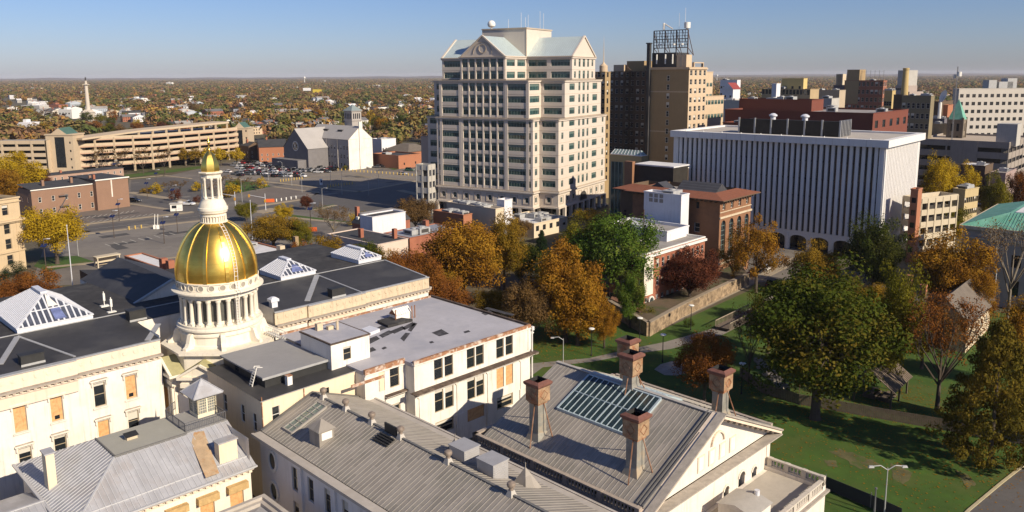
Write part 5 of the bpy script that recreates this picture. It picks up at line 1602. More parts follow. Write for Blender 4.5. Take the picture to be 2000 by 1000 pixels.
sheet('near_parking_lot', [(100, 500), (150, 459), (393, 432), (480, 424), (565, 440), (600, 470), (560, 505), (350, 506), (240, 523), (190, 503)], .04, mat('grey_lot_asphalt', (.19, .17, .145), .9, 0, .13, .06, col2=(.15, .134, .116)))
sheet('row_house_parking_lot', [(112, 418), (257, 399), (352, 412), (140, 440)], .04, mat('brown_grey_lot', (.15, .125, .105), .9, 0, .15, .1))
sheet('far_parking_lot', [(442, 344), (466, 322), (600, 322), (665, 329), (812, 338), (812, 351), (702, 372)], .04, mat('warm_lot_asphalt', (.21, .182, .15), .9, 0, .16, .06, col2=(.17, .146, .122)))
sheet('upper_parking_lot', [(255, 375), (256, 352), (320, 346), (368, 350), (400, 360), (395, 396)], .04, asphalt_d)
sheet('shade_toned_plaza', [(620, 375), (702, 376), (815, 355), (850, 372), (850, 425), (700, 415), (585, 402)], .045, asphalt_d)  # darker asphalt sheet paints in the shade the tower casts here
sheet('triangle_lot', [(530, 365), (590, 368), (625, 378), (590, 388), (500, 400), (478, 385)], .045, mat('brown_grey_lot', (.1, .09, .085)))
strip('main_street', [(60, 472), (155, 450), (384, 422), (470, 412), (600, 398), (720, 388)], 11, .05, asphalt_d)
strip('cross_street', [(255, 386), (300, 393), (395, 412), (520, 440)], 11, .055, asphalt_d)
for nm, pts, wd in (('pavement', [(440, 347), (702, 375), (815, 353)], 3.2), ('pavement', [(150, 459), (393, 431), (470, 424)], 2.6), ('pavement', [(140, 441), (377, 414)], 2.6), ('pavement', [(252, 376), (330, 388), (394, 398), (440, 402)], 4.2),
     ('pavement', [(258, 399), (350, 413)], 2.2), ('pavement', [(110, 418), (257, 398)], 1.6), ('pavement', [(252, 349), (320, 343), (372, 349)], 2.2), ('pavement', [(498, 403), (588, 390)], 3), ('pavement', [(566, 425), (650, 434), (720, 440)], 2.6),
     ('pavement', [(534, 365), (625, 377)], 2.2), ('pavement', [(350, 502), (246, 513)], 1.6), ('pavement', [(90, 523), (190, 513), (240, 522)], 2.2), ('pavement', [(500, 416), (540, 408)], 7), ('pavement', [(612, 411), (655, 401)], 2.4), ('pavement', [(780, 372), (836, 384)], 4)):
 strip(nm, pts, wd, .14, paving, 0)
for pts in ([(566, 419), (640, 428), (700, 436), (690, 440), (566, 424)], [(190, 348), (395, 324), (396, 329), (200, 354)], [(66, 520), (80, 503), (150, 500), (185, 512), (92, 530)], [(755, 327), (800, 316), (812, 322), (770, 332)], [(116, 416), (150, 402), (186, 405), (130, 414)], [(440, 352), (500, 356), (530, 364), (470, 376), (440, 372)], [(610, 408), (652, 399), (655, 403), (620, 412)]):
 sheet('grass_verge', pts, .07, lawn)
mb = MB()
L0, L1 = G(442, 344), G(702, 372)
for (a, b), (c, d), n, m in ((((498, 352), (560, 329)), ((575, 356), (640, 331)), 16, 0),):
 pass
def stalls(mb, p, q, r, n, ln, m=0):
 """n short stall lines of length ln between p and q, pointing towards r"""
 p, q, r = Vector(G(*p)), Vector(G(*q)), Vector(G(*r))
 dr = (r - p).normalized() * ln
 for k in range(n + 1):
  a = p.lerp(q, k / n)
  strip_pts(mb, [(a.x, a.y), (a.x + dr.x, a.y + dr.y)], .35, .062, None, m)
stalls(mb, (165, 424), (262, 411), (150, 432), 9, 5); stalls(mb, (175, 436), (290, 421), (190, 430), 9, 5)
stalls(mb, (205, 477), (330, 455), (240, 490), 8, 5)
for p, q in (((520, 352), (700, 338)), ((560, 357), (760, 343)), ((600, 363), (790, 347)), ((640, 368), (805, 350))):
 strip_pts(mb, [G(*p), G(*q)], .35, .064, None, 1)
stalls(mb, (548, 356), (600, 348), (560, 352), 12, 4, 1); stalls(mb, (640, 366), (690, 360), (648, 362), 10, 4, 1); stalls(mb, (690, 342), (715, 348), (700, 341), 8, 4, 1); stalls(mb, (735, 349), (765, 352), (745, 347), 8, 4, 1)
for f in range(14):
 a = Vector(G(155, 450)).lerp(Vector(G(384, 422)), f / 13)
 strip_pts(mb, [(a.x, a.y), (a.x + 3, a.y + .6)], .25, .066, None, 0)
structure('parking_lines', mb, [lines, ylines])
mb = MB()
rp_ = random.Random(21)
for cx, cy, n in ((300, 470, 9), (230, 425, 5), (520, 350, 4), (680, 348, 7), (330, 370, 5), (400, 430, 6), (560, 385, 4)):
 for k in range(n):
  x, y = G(cx + rp_.uniform(-90, 90), cy + rp_.uniform(-16, 16))
  a, b, t = rp_.uniform(1.5, 6), rp_.uniform(1, 2.6), R(rp_.choice((45, 50, 135, 40)))
  c, s = math.cos(t), math.sin(t)
  mb.face([(x + c * i * a - s * j * b, y + s * i * a + c * j * b, .058 + .0008 * k) for i, j in ((-1, -1), (1, -1), (1, .8), (-1, 1))], k % 2)
structure('asphalt_patches', mb, [mat('fresh_asphalt_patch', (.075, .07, .066), .9, 0, .2, .5), mat('old_asphalt_patch', (.2, .18, .155), .9, 0, .2, .5)])
# park on the right
sheet('park_lawn', [(1020, 1000), (1000, 700), (1060, 600), (1200, 610), (1270, 655), (1480, 560), (1700, 560), (2100, 640), (2150, 1000), (1900, 1180), (1500, 1300)], .02, lawn)
sheet('park_path', [(1000, 722), (1040, 710), (1150, 700), (1240, 680), (1300, 668), (1400, 640), (1470, 600), (1510, 575), (1525, 580), (1480, 620), (1410, 655), (1310, 682), (1250, 690), (1155, 707), (1060, 718), (1030, 740), (1000, 745)], .04, mat('grey_path', (.22, .195, .165), .9, 0, .15, .4))
sheet('gravel_court', [(1278, 722), (1290, 712), (1312, 706), (1338, 708), (1352, 716), (1345, 728), (1322, 734), (1298, 733)], .045, mat('pale_gravel', (.3, .26, .22), .95, 0, .2, .6))
sheet('park_road', [(2010, 905), (1890, 1002), (1850, 1060), (2100, 1060), (2100, 905)], .05, asphalt_d)
strip('kerb', [(2020, 894), (1955, 945), (1893, 997), (1850, 1040)], .35, .16, mat('yellow_grey_kerb', (.42, .36, .22), .85, 0, .15, 1), 0)
for pts in ([(1612, 880), (1640, 877), (1690, 893), (1725, 905), (1705, 920), (1672, 915), (1650, 898)], [(1608, 898), (1632, 900), (1640, 914), (1615, 910)], [(1740, 905), (1765, 908), (1785, 930), (1765, 950), (1740, 940)], [(1865, 918), (1890, 925), (1910, 950), (1890, 955)]):
 c = (sum(p[0] for p in pts) / len(pts), sum(p[1] for p in pts) / len(pts))
 rr = random.Random(int(c[0]))
 q = []
 for a, b in zip(pts, pts[1:] + pts[:1]):
  for k in range(4):
   f = k / 4
   x, y = a[0] + (b[0] - a[0]) * f, a[1] + (b[1] - a[1]) * f
   s = rr.uniform(.72, 1.12)
   q.append((c[0] + (x - c[0]) * s, c[1] + (y - c[1]) * s))
 sheet('worn_turf', q, .045, dry)
sheet('library_street', [(1195, 600), (1440, 470), (1560, 470), (1640, 520), (1560, 545), (1480, 552), (1300, 640)], .035, asphalt)
strip('pavement', [(1290, 632), (1470, 548), (1560, 505)], 3.5, .14, paving, 0)
# raised terrace with rubble retaining wall
rubble = mat('rubble_stone', (.33, .24, .15), .95, 0, .5, .8, col2=(.14, .1, .065), bump=1.)
hw = 3.0
T = [G(1266, 657), G(1330, 620), G(1460, 556), G(1425, 500), G(1300, 480), G(1150, 560), G(1190, 612)]
mb = MB(); mb.prism(T[::-1] if False else T, 0, hw - .25)
structure('raised_terrace', mb, mat('terrace_soil', (.11, .08, .05), .95, 0, .3, .2, col2=(.06, .065, .025)))
def wallthing(name, label, cat, P, z0, z1, th, m, cap=None, group=None):
 root = link(name, None, None, (P[0][0], P[0][1], 0))
 tag(root, label, cat, group)
 a, b = MB(), MB()
 for p, q in zip(P[:-1], P[1:]):
  a.beam((p[0], p[1], (z0 + z1) / 2), (q[0], q[1], (z0 + z1) / 2), th, z1 - z0)
  if cap: b.beam((p[0], p[1], z1 + .06), (q[0], q[1], z1 + .06), th + .2, .14)
 link('masonry', a.mesh('masonry', m, (P[0][0], P[0][1], 0)), root)
 if cap: link('coping', b.mesh('coping', cap, (P[0][0], P[0][1], 0)), root)
 return root
wallthing('retaining_wall', 'rough rubble stone retaining wall along the park edge below the brick town house', 'wall', [G(1190, 612), G(1266, 657), G(1330, 620), G(1390, 590), G(1460, 556)], 0, hw, .8, rubble, mat('stone_coping', (.28, .23, .17), .9, 0, .15, .8))
sheet('brick_pavement', [(1196, 600), (1240, 605), (1262, 628), (1250, 636), (1192, 608)], hw + .02, mat('brick_paving', (.2, .1, .065), .9, 0, .2, .8))
# ================================================================== REST OF THE TOWN
# ---- right side, behind the finned slab
redp = mat('dark_red_panel_brick', (.16, .05, .032), .9, 0, .06, .2)
redl = mat('orange_red_brick', (.36, .15, .08), .9, 0, .06, .2)
block('red_brick_offices', 'wide dark red brick office block whose sunlit end has big dark windows', 'building', 1706, 325, 221, 1416, 1774, 42, redp, roof_grey, units=5, right=(5, 3.4, 2.8, 12.2, 7.2, 4, 'dark'), front=(5, 2.4, 1.9, 27.5, 7, 1, 'dark', 14))
block('red_brick_upper_block', 'windowless red brick upper block on the office roof with an orange lit end', 'building', 1586, 350, 195, 1444, 1609, 42, redp, roof_dark, units=4)
block('red_brick_low_wing', 'low red brick wing with a dark loading bay left of the red offices', 'building', 1450, 330, 240, 1412, 1470, 42, redp, roof_dark, units=1, extra_f=[(5, 27, 9, 3.4, 'dark')])
block('tan_classical_block', 'tan stone block with paired windows and a yellow penthouse in the distance', 'building', 1583, 470, 174, 1488, 1600, 50, mat('tan_limestone', (.4, .3, .17), .9, 0, .08, .3), roof_grey, units=1, front=(14, 1.6, 2.6, 31.5, 5.6, 3, 'dark'))
block('yellow_penthouse_block', 'small bright yellow brick upper block with three dark windows', 'building', 1570, 480, 153, 1528, 1577, 50, mat('yellow_brick', (.55, .42, .17), .9, 0, .06, .3), roof_grey, units=0, front=(3, 1.4, 3.2, 44, 6, 2, 'dark'))
block('white_cooling_house', 'small white cooling tower house on a distant roof', 'building', 1517, 462, 163, 1508, 1522, 50, lilac, roof_white, units=0)
block('pale_hospital_block', 'pale grey stepped block with a red gable far behind the hotel', 'building', 1440, 700, 156, 1407, 1446, 60, lilac, roof_grey, units=2, front=(6, 2, 2, 30, 6, 4, 'dark'))
F = block('red_gabled_block', 'pale block with a dark red gabled roof right of the hotel wings', 'building', 1432, 660, 174, 1412, 1446, 60, lilac, roof_grey, units=0, front=(2, 1.8, 1.8, 20, 5.2, 5, 'dark'))
mb = MB(); gable(mb, -.5, F.L + .5, -.5, F.W + .5, F.z1, F.z1 + 5, 0, 0, 1); F.part('gable_roof', mb, [mat('dark_red_roof', (.26, .05, .045), .8, 0, .1, .3), lilac])
block('pale_stepped_block', 'low pale slab between the red offices and the far trees', 'building', 1445, 560, 196, 1405, 1490, 50, concrete, roof_white, units=3)
block('beige_department_store', 'beige windowless block with a stair tower behind the red offices', 'building', 1640, 500, 176, 1582, 1652, 50, mat('beige_brick', (.42, .34, .24), .9, 0, .06, .3), roof_white, units=2)
block('grey_beige_store', 'grey beige low block left of the red brick hotel', 'building', 1625, 420, 192, 1600, 1640, 45, concrete, roof_grey, units=1)
F = block('deco_twin_towers', 'dark art deco block with two short pale towers', 'building', 1650, 560, 166, 1628, 1660, 45, mat('slate_grey_stone', (.13, .12, .13), .9, 0, .1, .3), roof_dark, units=0)
for v in (1.5, F.W - 5): bxpart(F, 'corner_tower', 0, 5, v, v + 3.6, F.z1 - .7, F.z1 + 7, buff)
F = block('red_brown_hotel', 'red-brown brick hotel with regular pale-framed windows and a tan stair top', 'building', 1726, 520, 157, 1650, 1733, 48, mat('brown_red_brick', (.28, .115, .07), .9, 0, .07, .25), roof_dark, units=2, front=(9, 1.7, 2.5, 19, 4.6, 8, 'white'), right=(2, 1.5, 2.4, 19, 4.6, 8, 'white'))
bxpart(F, 'stair_top', 0, 8, F.W * .62, F.W * .95, F.z1 - .7, F.z1 + 6.4, brown); bxpart(F, 'tan_top_storeys', -.12, -.01, F.W * .62, F.W * .98, F.z1 - 14, F.z1 - .2, brown)
mb = MB()
for k in range(9):
 mb.tube((2, F.W * k / 9 + 1, F.z1), (2, F.W * k / 9 + 1, F.z1 + 6), .1, n=4)
 if k < 8: mb.beam((2, F.W * k / 9 + 1, F.z1 + 5), (2, F.W * (k + 1) / 9 + 1, F.z1 + 5), .08)
F.part('roof_sign_frame', mb, iron)
block('yellow_brick_flats', 'yellow brick block with two window rows right of the red-brown hotel', 'building', 1743, 470, 177, 1728, 1748, 50, mat('yellow_tan_brick', (.46, .34, .15), .9, 0, .06, .3), roof_grey, units=1, front=(3, 1.5, 2.4, 27, 5, 3, 'white'))
block('olive_brick_flats', 'olive brown brick block with sash windows below the white satellite dish', 'building', 1819, 440, 187, 1762, 1826, 45, mat('olive_brick', (.2, .165, .1), .9, 0, .08, .3), roof_white, units=3, front=(6, 1.5, 2.6, 27, 5, 3, 'white'))
block('brown_link_block', 'plain brown block beside the tall tapered chimney', 'building', 1765, 450, 185, 1746, 1770, 45, darkbrick, roof_dark, units=0)
F = Frame('tapered_chimney', 'tall tapered yellow brick chimney stack on the far roofs', 'chimney', seat(1766, 455, 190)[0], 0)
mb = MB(); mb.lathe(0, 0, [(2.4, 0), (1.9, 40), (1.35, 55.5), (1.6, 55.8), (1.6, 56.6), (1, 56.7)], 14); F.part('shaft', mb, mat('yellow_tan_brick', (.46, .34, .15)))
F = Frame('ziggurat_offices', 'pale terraced pyramid office building among far trees', 'building', seat(1770, 900, 170)[0], 60)
for k in range(5):
 mb = MB(); a = 24 - 4.2 * k
 facade(F, mb, (-a, a), (-a, -a), 12 + 6 * k - (12 if k == 0 else 0), 18 + 6 * k, [(a + (j - 3) * a * .24, 13.5 + 6 * k, 2, 2, 'dark') for j in range(7)], .2); mb.box(-a + .3, a, -a, a, 12 + 6 * k - (12 if k == 0 else 0), 18 + 6 * k)
 F.part('terrace_storey', mb, mat('mauve_concrete', (.35, .29, .25), .9, 0, .06, .3))
bxpart(F, 'core_tower', -6, 8, -6, 6, 42, 57, concrete)
F = Frame('satellite_dish', 'large white satellite dish on a far roof', 'dish', seat(1836, 498, 200)[0], 0)
mb = MB()
zc = seat(1836, 498, 200)[1]
for k in range(20):
 for j in range(4):
  pts = []
  for a, r in ((k, j), (k + 1, j), (k + 1, j + 1), (k, j + 1)):
   t = 2 * math.pi * a / 20; rr = r / 4 * 3.3
   pts.append((rr * math.cos(t), -2.2 + rr * rr * .07 - rr * math.sin(t) * .3, zc + 3.5 + rr * math.sin(t)))
  mb.face(pts, 0, True)
mb.tube((0, -1.6, zc + 3.5), (0, -.2, zc), .35); mb.tube((0, -.2, 0), (0, -.2, zc), .9); mb.tube((0, -2.3, zc + 3.5), (0, -5, zc + 4.2), .12)
F.part('dish_bowl', mb, white_paint)
block('dark_mansard_theatre', 'dark shaded block with a blue-grey hipped roof in the middle distance', 'building', 1845, 490, 232, 1772, 1858, 42, mat('slate_grey_stone', (.13, .12, .13)), roof_dark, units=3)
block('dark_upper_house', 'dark brick roof house beneath the satellite dish', 'building', 1838, 500, 198, 1822, 1862, 42, darkbrick, roof_dark, units=0)
block('brick_party_wall_block', 'red brown party wall block left of the grey-white offices', 'building', 1852, 505, 205, 1842, 1862, 42, redl, roof_dark, units=0)
block('buff_rubble_block', 'buff weathered wall block behind the grey parking garage', 'building', 1860, 470, 243, 1770, 1868, 42, mat('buff_weathered_wall', (.33, .27, .17), .9, 0, .15, .4, streak=.5), roof_dark, units=2)
F = block('grey_white_offices', 'broad grey-white office block with eight rows of dark paired windows, far right', 'building', 1874, 560, 173, 1862, 2040, 86, mat('grey_white_precast', (.5, .46, .4), .85, 0, .05, .2), roof_dark, units=0, right=(14, 2.2, 2.1, 6, 4.75, 9, 'dark'), min_u=10)
for k, w_, h_ in ((.38, 5, 5), (.5, 9, 4), (.6, 6, 6)): bxpart(F, 'roof_plant', F.L * k, F.L * k + w_, 3, 9, F.z1 - .7, F.z1 + h_, hvac_m)
F = Frame('church_tower', 'stone church tower with a pointed green copper spire', 'tower', seat(1880, 450, 250)[0], 42)
mb = MB()
zt = seat(1880, 450, 236)[1]
for p, q in (((0, 6.6), (0, 0)), ((0, 0), (6.6, 0))): facade(F, mb, p, q, 0, zt, [(1.9 + 2.6 * k, zt - 6 * j - 5.2, 1.2, 3.8, 'dark') for k in range(2) for j in range(3)], .3)
mb.wall((6.6, 0), (6.6, 6.6), 0, zt); mb.wall((6.6, 6.6), (0, 6.6), 0, zt); mb.box(-.3, 6.9, -.3, 6.9, zt, zt + .6)
for x in (0, 6.6):
 for y in (0, 6.6): mb.box(x - .4, x + .4, y - .4, y + .4, 0, zt + 1.6)
F.part('stone_shaft', mb, mat('brown_stone', (.2, .165, .12), .9, 0, .2, .6))
copper = mat('green_copper', (.13, .34, .25), .7, 0, .12, .5, col2=(.17, .38, .3))
mb = MB(); mb.frust(-.2, 6.8, -.2, 6.8, zt + .6, 3.25, 3.35, 3.25, 3.35, zt + 10.4); F.part('spire', mb, copper)
F = Frame('transmitter_mast', 'lattice mast with white antenna drums in front of the horizon', 'mast', seat(1867, 430, 180)[0], 0)
mb = MB()
for s in (-.5, .5): mb.beam((s, 0, 0), (s * .6, 0, 57), .16)
for k in range(18): mb.beam((-.5, 0, 30 + k * 1.5), (.5, 0, 31.5 + k * 1.5), .08)
F.part('lattice', mb, iron)
mb = MB(); mb.tube((-1.6, 0, 52.5), (-1.6, 0, 54.6), 1, n=10); mb.tube((1.4, 0, 51.5), (1.4, 0, 53.4), .9, n=10); F.part('antenna_drum', mb, white_paint)
# ---- grey garages on the right
def deck_garage(name, label, xc, D, yt, xl, xr, A, wallm, nl, pitch, band, bays_f=6, bays_r=4, D0=2.0):
 org, z1 = seat(xc, D, yt)
 F = Frame(name, label, 'parking garage', org, A)
 W = max(6, column_on(F, xl, yt, u=0)[0]); L = column_on(F, xr, yt, v=0)[0]
 if not (4 < L < 120): L = 60
 for k in range(nl):
  z = z1 - band - k * pitch
  if z < 0: break
  mb = MB(); mb.box(0, .3, 0, W, z, z + band); mb.box(.3, L, 0, .3, z, z + band); mb.box(L - .3, L, .3, W, z, z + band); mb.box(.3, L - .3, W - .3, W, z, z + band)
  mb.box(.3, L - .3, .3, W - .3, z, z + .25, 1)
  F.part('deck', mb, [wallm, roof_grey])
 for k in range(bays_f + 1):
  v = W * k / bays_f
  bxpart(F, 'pier', -.12, .5, max(0, v - .35), min(W, v + .35), 0, z1 - .3, wallm)
 for k in range(bays_r + 1):
  u = L * k / bays_r
  bxpart(F, 'pier', max(.51, u - .35), min(L, u + .35), -.12, .5, 0, z1 - .3, wallm)
 bxpart(F, 'shade_core', min(6, L * .4), L - 3, min(4, W * .3), max(W - 3, W * .7), 0, z1 - band - .1, dark_frame)  # added dark box paints the shade between the decks
 F.W, F.L, F.z1 = W, L, z1
 return F
F = deck_garage('grey_parking_garage', 'grey concrete parking garage with long dark openings and a beige roof deck, upper right', 1972, 420, 278, 1792, 2012, 42, mat('grey_brown_concrete', (.3, .26, .22), .9, 0, .1, .3, streak=.3), 5, 4.9, 2.9, 3, 6)
bxpart(F, 'roof_deck', .4, F.L - .4, .4, F.W - .4, F.z1 - 1.2, F.z1 - .9, mat('sandy_deck', (.42, .35, .27), .9, 0, .1, .2))
bxpart(F, 'stair_tower', 3, 12, -2, 6, F.z1 - 2, F.z1 + 8, concrete)
for k, s in ((.25, 0), (.5, .9), (.9, 2)): bxpart(F, 'solid_bay', -.16, -.125, F.W * (.33 + s * .001), F.W * .62, F.z1 - 14 + k, F.z1 - .4, mat('grey_brown_concrete', (.3, .26, .22))) if k == .25 else None
F = deck_garage('curved_ramp_garage', 'small cream parking garage with wavy banded decks beside the finned slab', 1800, 256, 387, 1790, 1872, 63, mat('cream_concrete', (.5, .43, .31), .9, 0, .07, .3), 6, 3.6, 1.7, 1, 5)
block('red_pier_block', 'narrow dark red stair pier beside the finned slab', 'building', 1794, 252, 370, 1783, 1799, 42, redl, roof_dark, units=0, front=(1, 1.2, 1.6, 3, 3.6, 5, 'dark'))
block('tan_corner_offices', 'tan stepped office building with a sunlit yellow end, right of the small garage', 'building', 1886, 300, 370, 1862, 1912, 56, mat('tan_render', (.46, .36, .19), .9, 0, .07, .3), roof_dark, units=2, right=(7, 1.1, 1.8, 3.5, 4, 5, 'plain'))
for (xc, D, yt, xl, xr, wl, rf, nm) in ((1925, 385, 324, 1876, 1940, darkbrick, roof_white, 'low dark brick shop with a white roof by the yellow trees'), (1965, 372, 338, 1935, 1985, mat('mauve_render', (.34, .25, .22)), roof_grey, 'low mauve shop with a grey roof below the grey garage')):
 block('corner_shop', nm, 'building', xc, D, yt, xl, xr, 42, wl, rf, units=1, front=(3, 1.2, 1.6, 2, 4, 2, 'plain'), par=.4)
# ---- green copper roofed court house (its wall is in the shade)
F = Frame('copper_roof_courthouse', 'grey stone building with green copper hipped roof and white deck, right edge', 'building', G(1868, 585), 42)
W, L = 46, 40
org = F.org
zt = 17.6
mb = MB()
facade(F, mb, (0, 0), (0, -W), 0, zt, [(5.5 + 6 * k, 9.6, 2, 3, 'plain') for k in range(7)] + [(5.5 + 6 * k, 3, 2, 3.6, 'plain') for k in range(7)], .4)
mb.wall((0, -W), (L, -W), 0, zt); mb.wall((L, -W), (L, 0), 0, zt); mb.wall((L, 0), (0, 0), 0, zt)
F.part('wall', mb, mat('grey_mauve_stone', (.35, .31, .28), .9, 0, .08, .3))
mb = MB(); mb.box(-.7, L + .7, -W - .7, .7, zt, zt + .8); mb.box(-.3, L + .3, -W - .3, .3, zt - 2.2, zt - 1.9); F.part('cornice', mb, buff)
mb = MB(); mb.frust(-.4, L + .4, -W - .4, .4, zt + .8, 8, L - 8, -W + 8, -8, zt + 3.6)
for k in range(70):
 mb.beam((-.4, .2 - k * .66, zt + .85), (min(7.9, 7.9 * 1), min(max(.2 - k * .66, -W + 8), -8), zt + 3.63), .08, .08)
F.part('copper_roof', mb, copper)
mb = MB(); gable(mb, 2, 9, -22, -12, zt + 1.5, zt + 4.6, 0, 0, 0); F.part('roof_gablet', mb, copper)
bxpart(F, 'white_deck', 8.5, L - 8.5, -W + 8, -9, zt + 3.3, zt + 3.75, roof_white)
for a, b in ((12, -24), (22, -20), (18, -34)): bxpart(F, 'roof_plant', a, a + 4, b, b + 3.4, zt + 3.7, zt + 6.4, hvac_m)
# ---- old barracks-like cottage below it
F = Frame('shingled_cottage', 'grey shingled cottage with a steep gable, dormer and brick chimneys among bare trees', 'house', G(1885, 690), 42)
shingle = mat('grey_brown_shingle', (.15, .125, .1), .95, 0, .2, .6)
mb = MB()
facade(F, mb, (0, 16), (0, 0), 0, 6, [(3 + 4.6 * k, 2, 1.2, 2, 'plain') for k in range(3)], .2); facade(F, mb, (0, 0), (20, 0), 0, 6, [(3 + 4.6 * k, 2, 1.2, 2, 'white') for k in range(4)], .2); mb.wall((20, 0), (20, 16), 0, 6); mb.wall((20, 16), (0, 16), 0, 6)
F.part('wall', mb, buff)
mb = MB(); gable(mb, -.8, 20.8, -.8, 9, 5.9, 10.6, 0, 0, 1, .8); gable(mb, -.8, 7.5, 8, 18.8, 5.9, 10.0, 1, 0, 1, .8); F.part('roof', mb, [shingle, buff])
for u, v in ((2.5, 8.5), (9, 13)): bxpart(F, 'chimney', u, u + 1.2, v, v + 1.2, 6, 11.6, red)
mb = MB(); mb.box(3, 5, 1.2, 4.4, 6.5, 8.9); mb.box(2.96, 3, 1.6, 4, 7, 8.5, 1); mb.box(2.6, 5.2, .9, 4.7, 8.9, 9.1, 2); F.part('dormer', mb, [redl, glass, shingle])
# ---- cream low offices and terraces in front of the tower
block('cream_low_offices', 'cream low offices with a white vent-covered roof in front of the pale tower', 'building', 1043, 262, 437, 968, 1108, 42, mat('cream_render', (.6, .5, .36), .9, 0, .06, .3), roof_white, units=7, right=(5, 1.6, 1.8, 2.2, 4, 2, 'plain'), front=(3, 2, 1.8, 6.2, 4, 1, 'plain'))
block('white_lift_tower', 'white lift tower block with a dark vent on the low cream roof', 'building', 985, 266, 391, 970, 999, 42, lilac, roof_grey, units=0, extra_r=[(1.9, 11.6, 1.3, 1.4, 'dark')])
block('white_roof_shops', 'row of low shops with white roofs and chimneys in front of the tower colonnade', 'building', 968, 262, 408, 872, 975, 42, mat('cream_render', (.6, .5, .36)), roof_white, units=6)
block('brown_roof_shops', 'low brown shop with worn roof left of the white roofed shops', 'building', 905, 258, 420, 846, 920, 42, redl, mat('brown_worn_roof', (.13, .11, .09), .95, 0, .3, .4), units=3)
block('white_gable_terrace', 'white painted house with metal fire escape, brick rear windows and black roof', 'house', 727, 232, 424, 703, 792, 42, lilac, roof_dark, units=0, right=(6, 1.1, 1.9, 1.8, 3.8, 2, 'white'), front=(2, .9, 1.7, 2, 4, 2, 'plain'), par=.3)
F = Frame('mansard_house', 'house with dark slate mansard and small dormers behind the white painted house', 'house', seat(722, 244, 420)[0], 42)
mb = MB(); mb.box(0, 16, 0, 9, 0, 8.6, 0); mb.frust(-.3, 16.3, -.3, 9.3, 8.6, 1.6, 14.6, 1.6, 7.6, 11.4, 1); mb.box(1.4, 14.8, 1.4, 7.8, 11.4, 11.6, 2); F.part('wall', mb, [red, tar, roof_grey])
for k in range(3): bxpart(F, 'dormer', .1 + .3, 1.5, 1.2 + 2.6 * k, 2.4 + 2.6 * k, 9, 10.6, white_paint)
bxpart(F, 'chimney', 1, 2, 7.6, 8.8, 8, 13.6, red)
mb = MB(); d0 = 1.5
F = block('black_roof_house', 'cream sided house with black pitched flat roof beside the orange tree', 'house', 737, 197, 478, 640, 797, 42, mat('pinkish_siding', (.62, .5, .41), .9, 0, .07, .4), roof_dark, units=0, par=.15, right=(3, 1, 1.6, 1.4, 3.6, 1, 'white'))
bxpart(F, 'chimney', 3, 4, F.W * .5, F.W * .5 + 1.1, F.z1 - 1, F.z1 + 2.2, red); bxpart(F, 'chimney', F.L - 2, F.L - 1, 3, 4, F.z1 - 1, F.z1 + 2.4, red)
F = block('grey_roof_house', 'brick house with grey metal roof between black roof house and orange tree', 'house', 800, 205, 465, 750, 900, 42, red, mat('grey_blue_roof', (.25, .26, .29), .7, 0, .1, .3), units=2, par=.15, right=(5, 1, 1.7, 1.2, 3.6, 2, 'white'))
bxpart(F, 'chimney', F.L * .5, F.L * .5 + 1.2, 4, 5.4, F.z1 - 1, F.z1 + 2.8, red)
F = block('white_roof_house', 'low brick house with a broad white coated roof and chimneys, right of the golden dome', 'house', 545, 196, 514, 420, 612, 42, redl, roof_white, units=1, par=.3, right=(4, 1, 1.2, .8, 3, 1, 'white'))
bxpart(F, 'chimney', 6, 7.4, 9, 10.8, F.z1 - .5, F.z1 + 1.9, buff); bxpart(F, 'chimney', 15, 16, 16, 17.2, F.z1 - .5, F.z1 + 2, brown)
F = Frame('black_clad_hall', 'windowless black clad hall with a folded dark roof, left of the dome', 'building', SW(60, 170), 45, (60, 170))
q = [SL(*p, 9.) for p in ((155, 527), (193, 549), (240, 560), (262, 553), (212, 526))]
mb = MB(); mb.prism([q[0], q[1], q[2], q[3], q[4]], 0, 9.0, 0, mt=1); F.part('clad_wall', mb, [mat('maroon_black_cladding', (.035, .018, .02), .8, 0, .2, .4), mat('charcoal_roof', (.04, .04, .042), .85, 0, .15, .3)])
mb = MB(); c = SL(228, 548, 9.0); mb.box(c[0] - 1, c[0] + 1, c[1] - 1, c[1] + 1, 9, 10.2); F.part('roof_vent', mb, rb)
F = block('white_roof_annex', 'small building with bright white roof and brick gable left of the golden dome', 'house', 322, 176, 527, 245, 342, 42, redl, roof_white, units=0, par=.2)
F = block('brown_tile_house', 'small brick house with brown tiled roof and twin chimneys left of the golden dome', 'house', 330, 163, 541, 298, 370, 42, redl, mat('brown_tile', (.2, .1, .07), .9, 0, .2, 1), units=0, par=.1)
for v in (2, F.W - 2.4): bxpart(F, 'chimney', 1, 2.2, v, v + 1.3, F.z1 - .5, F.z1 + 2.6, red)
# ---- beige block at the left edge
F = Frame('beige_stone_offices', 'beige stone office block with sash windows and banded cornices at the left edge', 'building', G(51, 525), 24)
sand = mat('sand_limestone', (.52, .4, .25), .9, 0, .07, .4, streak=.2)
Lb = 46
mb = MB()
zt = 20.8
hs = []
for z, h in ((2.2, 2.7), (6.6, 2.9), (10.9, 2.9), (16.2, 2.9)):
 for k in range(9): hs.append((Lb - 4.2 - 4.4 * k, z, 1.75, h, 'sash_%d' % random.choice((0, 1, 2, 3))))
facade(F, mb, (-Lb, 0), (0, 0), 0, zt, hs, .3)
mb.wall((0, 0), (0, 18), 0, zt); mb.wall((0, 18), (-Lb, 18), 0, zt); mb.wall((-Lb, 18), (-Lb, 0), 0, zt)
F.part('wall', mb, sand)
for z, p, h in ((14.3, .9, .5), (13.9, .5, .4), (5.6, .35, .5), (zt - .2, .25, .4), (19.6, .3, .25)):
 mb = MB(); mb.box(-Lb - .2, p, -p, -.003, z, z + h); mb.box(.003, p, 0, 18, z, z + h); F.part('cornice', mb, sand)
